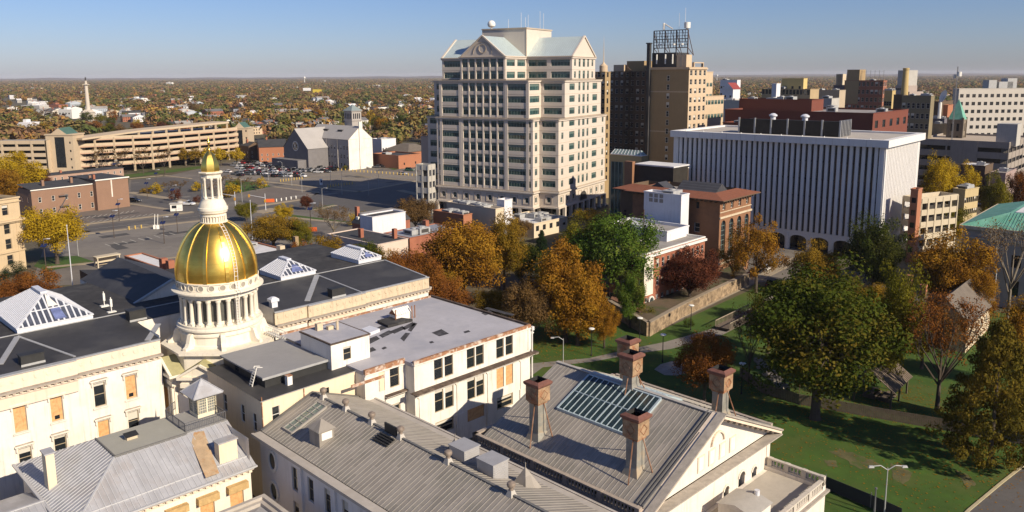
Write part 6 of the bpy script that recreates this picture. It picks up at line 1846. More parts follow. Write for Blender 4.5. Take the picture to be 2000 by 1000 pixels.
mb = MB(); mb.box(-1.6, .12, -.12, -.004, 0, 13.9); F.part('corner_pier', mb, sand)
bxpart(F, 'roof', -Lb + .4, -.4, .4, 17.6, zt - .9, zt - .5, roof_dark)
mb = MB(); mb.frust(-30, -4, 2, 16, zt - .5, -26, -8, 7, 11, zt + 2.6); F.part('roof_hip', mb, tar)
# ---- brick row houses by the small lot
F = Frame('brick_row_houses', 'long brown brick row house with black roof and white windows beside the small parking lot', 'house', G(196, 409), 36)
bk = mat('brown_pink_brick', (.25, .15, .1), .9, 0, .08, .25, streak=.15)
Lr = 26
mb = MB()
facade(F, mb, (-Lr, 0), (0, 0), 0, 11.2, [(3 + 5 * k, 1.2 + 4.7 * j, 1.1, 2.1, 'white') for k in range(5) for j in range(2)], .15); mb.wall((0, 0), (0, 11), 0, 11.2); mb.wall((0, 11), (-Lr, 11), 0, 11.2); facade(F, mb, (-Lr, 11), (-Lr, 0), 0, 11.2, [(3, 6, 1, 2, 'white'), (8, 6, 1, 2, 'white')], .15)
F.part('wall', mb, bk)
mb = MB(); mb.face([(-Lr - .3, -.4, 11.2), (.3, -.4, 11.2), (.3, 11.4, 12.6), (-Lr - .3, 11.4, 12.6)]); mb.box(-Lr - .3, .3, -.4, -.2, 10.8, 11.19, 1); F.part('roof', mb, [roof_dark, white_paint])
for u in (-20, -9, -1.5): bxpart(F, 'chimney', u, u + .9, 4, 5, 11, 14, bk)
mb = MB()
for z in (3.4, 7.6): mb.box(-16, -12.5, -1.2, -.05, z, z + .12); mb.beam((-16, -1.2, z + 1), (-12.5, -1.2, z + 1), .07)
mb.beam((-15.6, -.7, 3.4), (-12.8, -.7, 7.6), .6, .1); mb.beam((-18, -.7, 0), (-15.6, -.7, 3.4), .6, .1); F.part('fire_escape', mb, iron)
F = Frame('brick_end_block', 'blank brown brick end block with black roof beside the street corner', 'house', G(254, 403), 36)
mb = MB(); facade(F, mb, (-13.5, 0), (0, 0), 0, 12.4, [], .15); mb.wall((0, 0), (0, 22), 0, 12.4); mb.wall((0, 22), (-13.5, 22), 0, 12.4); mb.wall((-13.5, 22), (-13.5, 0), 0, 12.4); F.part('wall', mb, bk)
mb = MB(); mb.box(-13.8, .3, -.3, 22.3, 12.4, 12.75, 0); mb.box(-13.9, .4, -.45, -.3, 12.3, 12.8, 1); F.part('roof', mb, [roof_dark, white_paint])
mb = MB(); mb.box(-7.4, -6.9, -.05, -.005, 5, 12.2); F.part('faded_strip', mb, stucco)
bxpart(F, 'chimney', -12.8, -12, 3, 4, 12.5, 14.6, red)
F = Frame('brick_rear_lean_to', 'narrow two storey brick extension with white eaves between the row houses', 'house', G(199, 405), 36)
mb = MB(); facade(F, mb, (-4.5, -2), (0, -2), 0, 7.6, [(2.6, .9, 1, 1.8, 'white'), (2.6, 4.4, 1, 2, 'white')], .15); mb.wall((0, -2), (0, 4), 0, 7.6); mb.wall((-4.5, 4), (-4.5, -2), 0, 7.6); F.part('wall', mb, bk); bxpart(F, 'roof', -4.8, .3, -2.4, 4, 7.6, 7.9, white_paint)
F = Frame('white_shed', 'white shed with a green door against the brick row houses', 'shed', G(178, 407), 36)
mb = MB(); facade(F, mb, (-5, 0), (0, 0), 0, 3.6, [(1.6, .9, .9, 1.5, 'plain')], .1); mb.wall((0, 0), (0, 4), 0, 3.6); mb.wall((-5, 4), (-5, 0), 0, 3.6); F.part('wall', mb, white_paint); bxpart(F, 'roof', -5.2, .2, -.3, 4.2, 3.6, 3.85, roof_dark); bxpart(F, 'door', -1.9, -.9, -.05, -.005, 0, 2.5, mat('green_door', (.04, .16, .09), .6))
def small_house(name, label, px, py, A, w, d, h, rise, wl, rf, axis=0, group=None, win=True, chim=True):
 F = Frame(name, label, 'house', G(px, py), A, (0, 0), group)
 mb = MB()
 n = max(1, int(w / 3.2)); m = max(1, int(d / 3.2))
 k = 2 if h > 4.5 else 1
 hf = [(d * (i + .5) / m, 1.1 + 2.8 * j, .9, 1.5, 'white') for i in range(m) for j in range(k)] if win else []
 hr = [(w * (i + .5) / n, 1.1 + 2.8 * j, .9, 1.5, 'white') for i in range(n) for j in range(k)] if win else []
 facade(F, mb, (0, d), (0, 0), 0, h, hf, .1); facade(F, mb, (0, 0), (w, 0), 0, h, hr, .1); mb.wall((w, 0), (w, d), 0, h); mb.wall((w, d), (0, d), 0, h)
 F.part('wall', mb, wl)
 mb = MB()
 if rise > 0: gable(mb, -.4, w + .4, -.4, d + .4, h - .1, h + rise, axis, 0, 1, .4)
 else: mb.box(-.3, w + .3, -.3, d + .3, h, h + .35)
 F.part('roof', mb, [rf, wl])
 if chim: bxpart(F, 'chimney', w * .3, w * .3 + .9, d * .45, d * .45 + .9, h, h + max(rise, 0) + 1.6, red)
 return F
pinkw = mat('pale_pink_render', (.6, .45, .38), .9, 0, .06, .4)
for i, (px, py, wl, lb) in enumerate(((42, 405, white_paint, 'small white cottage left of the brick row houses'), (68, 404, lilac, 'small pale cottage with black roof and white chimney'), (92, 402, pinkw, 'small pink cottage touching the brick row houses'))):
 small_house('cottage', lb, px, py, 36, 8, 9, 6.2, 1.8, wl, roof_dark if i < 2 else mat('slate_blue_roof', (.13, .14, .17), .8, 0, .15, .5), 1)
F = small_house('brick_terrace', 'low pink brick terrace behind the black roofed row houses', 182, 366, 33, 44, 9, 6.6, 0, mat('pink_brick', (.36, .24, .18), .9, 0, .08, .4), roof_dark, 0); F.root.location = (*G(75, 372), 0)
# ---- long parking garage on the left
gcon = mat('pinkish_concrete_band', (.5, .395, .27), .85, 0, .06, .3, streak=.2)
gpink = mat('pink_recess_band', (.48, .31, .215), .9, 0, .06, .3)
A0, A1, A2 = G(152, 341), G(300, 331), G(474, 309)
F = Frame('curving_parking_garage', 'long five deck concrete parking garage with dark openings and stair towers, left distance', 'parking garage', A0, 90)
def loc(p): return (p[0] - A0[0], p[1] - A0[1])
P = [loc(A0), loc(A1), loc(A2)]
zt = 19.6
for k in range(5):
 z = 4.6 + 3.7 * k
 for a, b in zip(P[:-1], P[1:]):
  d = Vector((b[0] - a[0], b[1] - a[1], 0)).normalized(); n = Vector((d.y, -d.x, 0))
  mb = MB()
  mb.beam((a[0], a[1], z + .7), (b[0], b[1], z + .7), .5, 1.5, 0); mb.beam((a[0] - n.x * .05, a[1] - n.y * .05, z - .35), (b[0] - n.x * .05, b[1] - n.y * .05, z - .35), .4, .6, 1)
  mb.face([(a[0], a[1], z), (b[0], b[1], z), (b[0] - n.x * 36, b[1] - n.y * 36, z), (a[0] - n.x * 36, a[1] - n.y * 36, z)], 2)
  F.part('deck', mb, [gcon, gpink, roof_grey])
for a, b, m in ((P[0], P[1], 4), (P[1], P[2], 6)):
 for k in range(1 if m == 6 else 0, m + 1):
  mb = MB()
  x, y = a[0] + (b[0] - a[0]) * k / m, a[1] + (b[1] - a[1]) * k / m
  mb.box(x - .4, x + .4, y - .55, y + .55, 0, zt + .6)
  F.part('pier', mb, gcon)
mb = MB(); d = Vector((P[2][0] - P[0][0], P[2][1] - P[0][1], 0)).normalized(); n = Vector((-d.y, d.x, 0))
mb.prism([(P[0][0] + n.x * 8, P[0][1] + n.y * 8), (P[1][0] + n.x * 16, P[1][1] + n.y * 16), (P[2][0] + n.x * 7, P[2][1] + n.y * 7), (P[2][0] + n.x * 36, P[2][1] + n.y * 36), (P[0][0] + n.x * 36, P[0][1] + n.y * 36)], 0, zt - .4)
F.part('shade_core', mb, dark_frame)  # dark core behind the openings, put in for the shade there
mb = MB()
q0, q1 = Vector((P[1][0] + n.x * 20, P[1][1] + n.y * 20, 0)), Vector((P[2][0] + n.x * 22, P[2][1] + n.y * 22, 0))
q2 = q0 - (q1 - q0) * .55
mb.beam((q2.x, q2.y, zt + .5), (q0.x, q0.y, zt + 2.5), 14, 1.0); mb.beam((q0.x, q0.y, zt + 2.5), (q1.x, q1.y, zt + 3.8), 14, 1.2)
for k in range(8):
 c = q0.lerp(q1, k / 7) - n * 6.5
 mb.box(c.x - .5, c.x + .5, c.y - .5, c.y + .5, zt - 1, zt + 3)
F.part('roof_ramp', mb, gcon)
copd = mat('dark_copper_roof', (.07, .14, .11), .6, 0, .15, .5)
for (px, py, w_, h_, gl) in ((128, 342, 15, 25.5, 5.5), (474, 309, 11, 23, 3.5)):
 x, y = loc(G(px, py))
 mb = MB(); a, b = x - w_ / 2, x + w_ / 2
 mb.wall((a, y - 3), (b, y - 3), 0, h_ - 3, [(w_ / 2, 4.5, gl, h_ - 8.5)] + [(w_ * f, 4 + 4.6 * k, 1, 1.2) for f in (.12, .88) for k in range(4)], .3); mb.wall((b, y - 3), (b, y + 9), 0, h_ - 3); mb.wall((a, y + 9), (a, y - 3), 0, h_ - 3, [(4, 4.5, 1, h_ - 9), (8, 4.5, 1, h_ - 9)], .3); mb.wall((b, y + 9), (a, y + 9), 0, h_ - 3)
 mb.box(a + .3, b - .3, y - 2.7, y + 8.7, 0, h_ - 3.2, 1)
 tw_ = F.part('stair_tower', mb, [gcon, glass])
 mb = MB(); mb.box(a - .4, b + .4, y - 3.4, y + 9.4, h_ - 3, h_ - 2.4, 1); gable(mb, x - w_ * .3, x + w_ * .3, y - 3.3, y + 9, h_ - 2.4, h_ + 1, 1, 0, 1); F.part('tower_roof', mb, [copd, gcon], tw_)
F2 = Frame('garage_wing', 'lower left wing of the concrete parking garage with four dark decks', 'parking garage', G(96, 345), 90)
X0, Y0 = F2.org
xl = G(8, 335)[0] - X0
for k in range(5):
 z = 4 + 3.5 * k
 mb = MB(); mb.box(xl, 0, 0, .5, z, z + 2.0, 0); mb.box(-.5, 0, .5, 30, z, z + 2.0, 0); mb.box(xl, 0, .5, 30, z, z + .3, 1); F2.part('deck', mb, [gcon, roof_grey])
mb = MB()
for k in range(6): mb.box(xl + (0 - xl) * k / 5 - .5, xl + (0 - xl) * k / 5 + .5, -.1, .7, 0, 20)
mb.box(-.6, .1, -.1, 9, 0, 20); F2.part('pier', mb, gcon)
bxpart(F2, 'shade_core', xl + 1, -4, 5, 29, 0, 17.5, dark_frame)  # dark box put in for the shade inside the wing
# ---- battle monument
F = Frame('column_monument', 'tall pale stone column monument with a statue on top, left horizon', 'monument', G(174, 236), 0)
stone = mat('pale_granite', (.52, .46, .38), .85, 0, .08, .2)
k = 1.0
mb = MB(); mb.box(-7.5, 7.5, -7.5, 7.5, 0, 3.4); mb.box(-8.2, 8.2, -8.2, 8.2, 3.4, 4.2); mb.box(-5.4, 5.4, -5.4, 5.4, 4.2, 10.4); mb.box(-6.2, 6.2, -6.2, 6.2, 10.4, 11.2); mb.frust(-5, 5, -5, 5, 11.2, -3, 3, -3, 3, 14.2)
for s in (-2.6, 0, 2.6): mb.box(s - .6, s + .6, -5.45, -5.4, 5, 9.4)
F.part('pedestal', mb, stone)
mb = MB(); mb.lathe(0, 0, [(3, 14), (2.6, 15.5), (2.5, 18), (1.95, 43.6), (2.4, 44.2), (2.9, 44.8)], 20); mb.box(-3, 3, -3, 3, 44.8, 45.8); F.part('column', mb, stone)
mb = MB(); mb.lathe(0, 0, [(1.7, 45.8), (1.7, 47), (1.35, 47.2), (1.35, 49.6), (1.7, 50), (.6, 50.2)], 14); F.part('drum', mb, stone)
mb = MB(); mb.lathe(0, 0, [(.55, 50.2), (.75, 51), (.6, 52.4), (.85, 53.2), (.35, 53.8), (.42, 54.3), (.3, 54.7), (0, 54.8)], 10); mb.beam((0, 0, 53.2), (1.2, -.6, 53.6), .3); F.part('statue', mb, mat('dark_bronze', (.05, .045, .04), .6, .5))
# ---- church, school and brick gable house above the big lot
gst = mat('grey_stone_school', (.36, .33, .3), .9, 0, .08, .25, streak=.2)
F = block('grey_school', 'grey three storey school with white sunlit gable end beside the car park', 'building', 680, 470, 273, 598, 727, 40, gst, mat('pale_grey_slate', (.36, .34, .32), .9, 0, .08, .2), units=0, front=(14, 1.3, 2.4, 1.4, 5.1, 3, 'white'), right=(3, .9, 1.6, 4, 5, 2, 'plain'), par=.1)
mb = MB()
W, L, z = F.W, F.L, F.z1
mb.face([(-.3, -.3, z), (L / 2, -.3, z + 7.4), (L / 2, W, z + 7.4), (-.3, W, z)][::-1], 0); mb.face([(L + .3, -.3, z), (L / 2, -.3, z + 7.4), (L / 2, W, z + 7.4), (L + .3, W, z)], 0)
mb.face([(0, -.05, z - .1), (L, -.05, z - .1), (L / 2, -.05, z + 7.3)], 1); mb.face([(0, W - .3, z), (L, W - .3, z), (L / 2, W - .3, z + 7.3)], 2)
for k in (.28, .62): mb.box(L * .25, L * .25 + 1.5, W * k, W * k + 4, z + 3, z + 5, 3)
F.part('pitched_roof', mb, [mat('pale_grey_slate', (.36, .34, .32)), white_wall, gst, roof_dark])
bxpart(F, 'sun_toned_end', .1, L - .1, -.06, -.005, 0, z - .12, white_wall)  # white sheet over the grey end; sunlight put into its colour
bxpart(F, 'end_chimney', L / 2 - 1.2, L / 2 + 1.2, -.7, -.065, 0, z + 10, white_wall)
for k in range(1, 4): bxpart(F, 'downpipe', -.4, -.02, W * k / 4 - .3, W * k / 4 + .3, 0, z, gst)
F = Frame('bell_tower', 'square pale bell tower with arched openings and grey pyramid roof', 'tower', seat(688, 505, 250)[0], 40)
zt = seat(688, 505, 218)[1]
mb = MB()
for p, q in (((0, 7.4), (0, 0)), ((0, 0), (7.4, 0))): facade(F, mb, p, q, 0, zt, [(1.4 + 1.5 * k, zt - 4.6, .9, 3.4, 'dark') for k in range(4)], .3)
mb.wall((7.4, 0), (7.4, 7.4), 0, zt); mb.wall((7.4, 7.4), (0, 7.4), 0, zt); mb.box(-.4, 7.8, -.4, 7.8, zt - 5.8, zt - 5.3); mb.box(-.5, 7.9, -.5, 7.9, zt, zt + .5); F.part('shaft', mb, gst)
mb = MB(); mb.frust(-.7, 8.1, -.7, 8.1, zt + .5, 3.6, 3.8, 3.6, 3.8, zt + 4.2); F.part('pyramid_roof', mb, mat('grey_green_roof', (.2, .24, .24), .8, 0, .1, .3))
F = Frame('stone_church', 'dark grey stone church gable with round rose window beside the school', 'church', G(556, 327), 40)
mb = MB()
Wc = 24
zt = 12.5
mb.wall((0, 0), (0, -Wc), 0, zt, [], .2); mb.face([(0, 0, zt), (0, -Wc, zt), (0, -Wc / 2, zt + 11)]); mb.wall((0, -Wc), (40, -Wc), 0, zt); mb.wall((40, 0), (0, 0), 0, zt)
F.part('wall', mb, mat('dark_grey_stone', (.17, .16, .16), .9, 0, .15, .4))
mb = MB()
mb.face([(-.4, .4, zt - .2), (-.4, -Wc / 2, zt + 11.3), (40, -Wc / 2, zt + 11.3), (40, .4, zt - .2)]); mb.face([(-.4, -Wc - .4, zt - .2), (-.4, -Wc / 2, zt + 11.3), (40, -Wc / 2, zt + 11.3), (40, -Wc - .4, zt - .2)]); F.part('roof', mb, mat('pale_grey_slate', (.36, .34, .32)))
mb = MB(); mb.tube((.1, -Wc / 2, zt + 1), (-.15, -Wc / 2, zt + 1), 2.9, n=20, m=0); mb.tube((-.15, -Wc / 2, zt + 1), (-.25, -Wc / 2, zt + 1), 2.4, n=20, m=1)
for k in range(4):
 a = math.pi * k / 4
 mb.beam((-.3, -Wc / 2 - 2.4 * math.cos(a), zt + 1 - 2.4 * math.sin(a)), (-.3, -Wc / 2 + 2.4 * math.cos(a), zt + 1 + 2.4 * math.sin(a)), .3, .1)
F.part('rose_window', mb, [white_paint, glass])
bxpart(F, 'front_annex', -6, -.1, -Wc + 2, 4, 0, 6, mat('dark_grey_stone', (.17, .16, .16)))
F = small_house('brick_gable_house', 'red brick hall with curved gable and white windows left of the stone church', 507, 317, 35, 17, 22, 9.6, 4.2, redl, roof_dark, 0)
F.root.rotation_euler[2] = R(90 - 70)
small_house('brick_shaded_house', 'shaded dark brick house beside the garage stair tower', 487, 312, 42, 9, 14, 9, 2.5, darkbrick, roof_dark, 1)
block('white_hall', 'long white hall with two window rows behind the school', 'building', 745, 520, 272, 725, 773, 40, lilac, roof_white, units=1, right=(5, 1, 1.6, 2, 4.5, 2, 'plain'))
block('brick_white_shop', 'low brick shop with white side wall right of the school', 'building', 778, 470, 304, 728, 822, 40, redl, roof_dark, units=1, right=(2, 1, 1.4, 2, 4, 1, 'dark'))
F = Frame('hip_roof_shop', 'single storey brick shop with grey hipped roof behind the white side wall', 'building', seat(797, 500, 285)[0], 40)
mb = MB(); mb.box(0, 22, 0, 24, 0, 7, 0); mb.frust(-.5, 22.5, -.5, 24.5, 7, 8, 14, 8, 16, 11, 1); F.part('wall', mb, [redl, shingle])
block('pink_slab', 'plain pinkish slab block against the left side of the pale tower', 'building', 836, 330, 267, 822, 850, 30, mat('pinkish_render', (.42, .33, .27), .9, 0, .05, .3), roof_grey, units=0)
deck_garage('open_deck_garage', 'small open deck garage at the left foot of the pale tower', 836, 312, 322, 812, 850, 30, concrete, 4, 4.6, 2.2, 2, 2)
# ================================================================== TREES
def leafmat(name, a, b, c, tr=.25):
 """foliage: every leaf takes its own tone between three colours, in loose patches through the crown"""
 m = bpy.data.materials.new(name)
 m.use_nodes = True
 t = m.node_tree
 N, L = t.nodes, t.links
 N.clear()
 out = N.new('ShaderNodeOutputMaterial')
 df, tl, mx = N.new('ShaderNodeBsdfDiffuse'), N.new('ShaderNodeBsdfTranslucent'), N.new('ShaderNodeMixShader')
 ge, rp = N.new('ShaderNodeNewGeometry'), N.new('ShaderNodeValToRGB')
 tc, ns, mr, ad = N.new('ShaderNodeTexCoord'), N.new('ShaderNodeTexNoise'), N.new('ShaderNodeMapRange'), N.new('ShaderNodeMath')
 oi = N.new('ShaderNodeObjectInfo')
 ns.inputs['Scale'].default_value = 3.2
 ns.inputs['Detail'].default_value = 3
 ns.noise_dimensions = '4D'
 L.new(tc.outputs['Object'], ns.inputs['Vector'])
 mul = N.new('ShaderNodeMath'); mul.operation = 'MULTIPLY'; mul.inputs[1].default_value = 40
 L.new(oi.outputs['Random'], mul.inputs[0]); L.new(mul.outputs[0], ns.inputs['W'])
 mr.inputs[1].default_value, mr.inputs[2].default_value = .32, .68
 L.new(ns.outputs[0], mr.inputs[0])
 ad.operation = 'MULTIPLY_ADD'
 ad.inputs[1].default_value = .3
 L.new(ge.outputs['Random Per Island'], ad.inputs[0])
 m2 = N.new('ShaderNodeMath'); m2.operation = 'MULTIPLY'; m2.inputs[1].default_value = .7
 L.new(mr.outputs[0], m2.inputs[0]); L.new(m2.outputs[0], ad.inputs[2])
 e = rp.color_ramp.elements
 e[0].position, e[0].color = .12, (*a, 1)
 e[1].position, e[1].color = .88, (*c, 1)
 k = e.new(.5); k.color = (*b, 1)
 L.new(ad.outputs[0], rp.inputs[0])
 L.new(rp.outputs[0], df.inputs[0]); L.new(rp.outputs[0], tl.inputs[0])
 mx.inputs[0].default_value = tr
 L.new(df.outputs[0], mx.inputs[1]); L.new(tl.outputs[0], mx.inputs[2]); L.new(mx.outputs[0], out.inputs[0])
 MATS[name] = m
 return m
LM = {
 'orange': leafmat('orange_oak_leaves', (.17, .075, .012), (.27, .13, .015), (.34, .19, .02)),
 'gold': leafmat('golden_green_leaves', (.1, .08, .012), (.22, .13, .014), (.32, .2, .025)),
 'green': leafmat('fresh_green_leaves', (.045, .085, .012), (.085, .14, .02), (.15, .17, .03)),
 'olive': leafmat('olive_green_leaves', (.032, .05, .009), (.062, .078, .011), (.15, .1, .016)),
 'dark': leafmat('dark_green_leaves', (.03, .046, .01), (.055, .07, .014), (.09, .09, .018)),
 'ygreen': leafmat('yellow_green_leaves', (.08, .085, .01), (.15, .135, .014), (.22, .18, .02)),
 'yellow': leafmat('yellow_leaves', (.3, .19, .012), (.42, .28, .016), (.52, .38, .03)),
 'rust': leafmat('rust_red_leaves', (.13, .048, .014), (.2, .075, .018), (.26, .11, .02)),
 'burgundy': leafmat('burgundy_leaves', (.065, .022, .014), (.11, .036, .02), (.15, .055, .026)),
 'brown': leafmat('dry_brown_leaves', (.11, .07, .032), (.16, .095, .036), (.22, .125, .038)),
 'larch': leafmat('bronze_green_needles', (.065, .06, .012), (.115, .09, .014), (.18, .12, .018)),
 'conifer': leafmat('dark_conifer_needles', (.014, .028, .012), (.022, .04, .016), (.035, .055, .02)),
}
bark = mat('grey_brown_bark', (.085, .066, .05), .95, 0, .25, 2, bump=.5)
palebark = mat('pale_bark', (.24, .2, .15), .95, 0, .2, 2)
def leaves(cent, rad, per, size, rng, up=.35, flat=1., rn=.45, ctr=0.):
 """leaf quads scattered on and in clumps; arrays of corner points"""
 n = len(cent) * per
 d = rng.normal(size=(n, 3)); d /= np.linalg.norm(d, axis=1)[:, None]
 r = np.repeat(rad, per)[:, None] * (0.45 + .62 * rng.random((n, 1)) ** .7)
 d2 = d.copy(); d2[:, 2] *= flat
 p = np.repeat(cent, per, axis=0) + d2 * r
 nr = d + rng.normal(size=(n, 3)) * rn + np.array([0, 0, up]) + ctr * (p - np.array([0, 0, .42])) * 4; nr /= np.linalg.norm(nr, axis=1)[:, None]
 a = np.cross(nr, rng.normal(size=(n, 3))); a /= np.linalg.norm(a, axis=1)[:, None]
 b = np.cross(nr, a)
 s = size * (.6 + .8 * rng.random((n, 1)))
 q = np.stack([p - a * s, p - b * s * .62, p + a * s, p + b * s * .62], axis=1)
 return q.reshape(-1, 3)
def np_mesh(name, verts, k, mats, extra=None):
 """mesh of separate k-gons from an array, plus optionally an MB"""
 ev = np.array(extra.v if extra else [], float).reshape(-1, 3)
 V = np.vstack([verts, ev]) if len(ev) else verts
 nf = len(verts) // k
 me = bpy.data.meshes.new(name)
 me.vertices.add(len(V)); me.vertices.foreach_set('co', V.astype(np.float32).ravel())
 li = list(range(len(verts)))
 st = list(range(0, len(verts), k)); mi = [0] * nf
 for f in (extra.f if extra else []):
  st.append(len(li)); li += [i + len(verts) for i in f]; mi.append(1)
 me.loops.add(len(li)); me.loops.foreach_set('vertex_index', li)
 me.polygons.add(len(st)); me.polygons.foreach_set('loop_start', st)
 me.polygons.foreach_set('material_index', mi)
 for m in mats: me.materials.append(m)
 me.update(calc_edges=True); me.validate()
 return me
def crown_points(kind, n, rng):
 """clump centres of a crown in tree units (height 1, spread 1)"""
 out = []
 ph = rng.random(8) * 6.28
 while len(out) < n:
  d = rng.normal(size=3); d /= np.linalg.norm(d)
  az = math.atan2(d[1], d[0])
  if kind in ('cone', 'larch'):
   t = rng.random() ** 1.25
   z = .1 + .86 * t
   w = (.5 if kind == 'larch' else .46) * (1 - t) ** (.75 if kind == 'larch' else .9) * (1 + .22 * math.sin(z * 40)) + .02
   r = w * rng.random() ** .4
   out.append((r * math.cos(az), r * math.sin(az), z)); continue
  r = .32 + .68 * rng.random() ** .45
  lump = .8 + .16 * math.sin(2 * az + ph[0]) * math.cos(d[2] * 3 + ph[1]) + .14 * math.sin(3 * az + 4 * d[2] + ph[2]) + .08 * math.sin(6 * az + ph[3])
  if kind == 'spread': sx, sz, cz = .45, .36, .6
  elif kind == 'tall': sx, sz, cz = .42, .45, .54
  else: sx, sz, cz = .45, .43, .54
  z = cz + d[2] * r * sz * (1 if d[2] > 0 else .85) * lump
  out.append((d[0] * r * sx * lump, d[1] * r * sx * lump, z))
 return np.array(out)
def limbs(mb, cent, rng, n, r0, zfork=.3, m=0):
 mb.tube((0, 0, -.01), (0, 0, .02), r0 * 1.7, r0 * 1.1, 8, m, False)
 mb.tube((0, 0, .02), (0, 0, zfork), r0 * 1.1, r0 * .8, 8, m, False)
 main = []
 for k in range(5):
  c = cent[rng.integers(len(cent))]
  mid = np.array([c[0] * .45, c[1] * .45, zfork + (c[2] - zfork) * .55])
  mb.tube((0, 0, zfork - .03), tuple(mid), r0 * .62, r0 * .34, 6, m, False)
  main.append(mid)
 mb.tube((0, 0, zfork), (.01, .01, zfork + .3), r0 * .8, r0 * .3, 6, m, False); main.append(np.array([.01, .01, zfork + .28]))
 for k in range(n):
  c = cent[rng.integers(len(cent))]
  s = min(main, key=lambda q: np.linalg.norm(q - c))
  mb.tube(tuple(s), tuple(c * .96 + s * .04), r0 * .26, r0 * .07, 4, m, False)
def twigs(mb, rng, r0, zfork, n=9, spread=.46, m=0):
 """bare branching: three levels"""
 ends = []
 mb.tube((0, 0, -.01), (0, 0, zfork), r0 * 1.2, r0 * .8, 8, m, False)
 for k in range(n):
  a = 2 * math.pi * k / n + rng.random() * .5
  z = zfork * .75 + .2 * rng.random()
  q = np.array([math.cos(a) * spread * .5, math.sin(a) * spread * .5, z + .18 + .22 * rng.random()])
  mb.tube((0, 0, z * .9), tuple(q), r0 * .5, r0 * .26, 5, m, False)
  for j in range(5):
   b = a + rng.normal() * .7
   p = q + np.array([math.cos(b) * spread * .38 * rng.random(), math.sin(b) * spread * .38 * rng.random(), .1 + .2 * rng.random()])
   mb.tube(tuple(q), tuple(p), r0 * .22, r0 * .09, 4, m, False)
   for i in range(6):
    e = p + rng.normal(size=3) * np.array([.075, .075, .06]) + np.array([0, 0, .045])
    mb.tube(tuple(p), tuple(e), r0 * .08, r0 * .03, 3, m, False); ends.append(e)
 mb.tube((0, 0, zfork), (0, 0, .86), r0 * .8, r0 * .12, 5, m, False)
 return np.array(ends)
TM = {}
def tree_meshes(kind, q, var):
 """(crown mesh, trunk mesh) in tree units; q = near / mid"""
 key = (kind, q, var)
 if key in TM: return TM[key]
 rng = np.random.default_rng(sum(map(ord, kind)) * 13 + var * 7 + (0 if q == 'near' else 1))
 near = q == 'near'
 tr = MB()
 if kind in ('bare', 'sparse'):
  ends = twigs(tr, rng, .021, .3, 10 if near else 6)
  cen = ends[rng.permutation(len(ends))[:int(len(ends) * (.85 if kind == 'sparse' else .5))]]
  v = leaves(cen, np.full(len(cen), .05), (22 if kind == 'sparse' else 9) if near else 6, .0095 if near else .026, rng)
 elif kind == 'shrub':
  c = crown_points('round', 26, rng); c[:, 2] = (c[:, 2] - .22) * 1.25
  v = leaves(c, rng.uniform(.11, .19, len(c)), 150 if near else 40, .015 if near else .035, rng)
  limbs(tr, c, rng, 4, .02, .15)
 elif kind in ('cone', 'larch'):
  c = crown_points(kind, 260 if near else 60, rng)
  v = leaves(c, rng.uniform(.045, .095, len(c)), 110 if near else 16, .011 if near else .035, rng, .1, .6)
  tr.tube((0, 0, 0), (0, 0, .95), .024, .004, 7, 0, False)
 else:
  c = crown_points(kind, (135 if kind != 'airy' else 60) if near else 42, rng)
  v = leaves(c, rng.uniform(.06, .125, len(c)) if near else rng.uniform(.09, .16, len(c)), 210 if near else 40, .0098 if near else .03, rng)
  limbs(tr, c, rng, 26 if near else 6, .024, .27)
 crown = np_mesh('crown', v, 4, [LM['orange']])
 trunk = tr.mesh('trunk', bark)
 one = None
 if not near: one = np_mesh('tree', v, 4, [LM['orange'], bark], tr)
 TM[key] = (crown, trunk, one)
 return TM[key]
def paint(o, m, slot=0):
 o.material_slots[slot].link = 'OBJECT'
 o.material_slots[slot].material = m
NT = [0]
def tree(name, label, base, ytop, wpx, kind, colour, var=0, group=None, pale=False, h=None):
 """tree whose foot is at a photo pixel, reaching the picture row ytop, wpx wide there"""
 g = G(*base)
 D = math.hypot(*g)
 d = ray(base[0], ytop)
 H_ = (CAMH + d[2] / math.hypot(d[0], d[1]) * D) * 1.02 if h is None else h
 fw = g[1] * math.cos(PIT) + (CAMH - H_ / 2) * math.sin(PIT)
 W = wpx / 1556 * fw
 r = random.Random(int(base[0] * 3 + base[1]))
 root = link(name, None, None, (g[0], g[1], 0), r.uniform(0, 6.28))
 tag(root, label, 'tree' if kind != 'shrub' else 'shrub', group)
 c, t, _ = tree_meshes(kind, 'near', var)
 sc = (W / .9, W / .9, H_)
 o = link('trunk', t, root); o.scale = sc
 if pale: paint(o, palebark)
 o = link('crown', c, root); o.scale = sc
 paint(o, LM[colour])
 NT[0] += 1
 return root
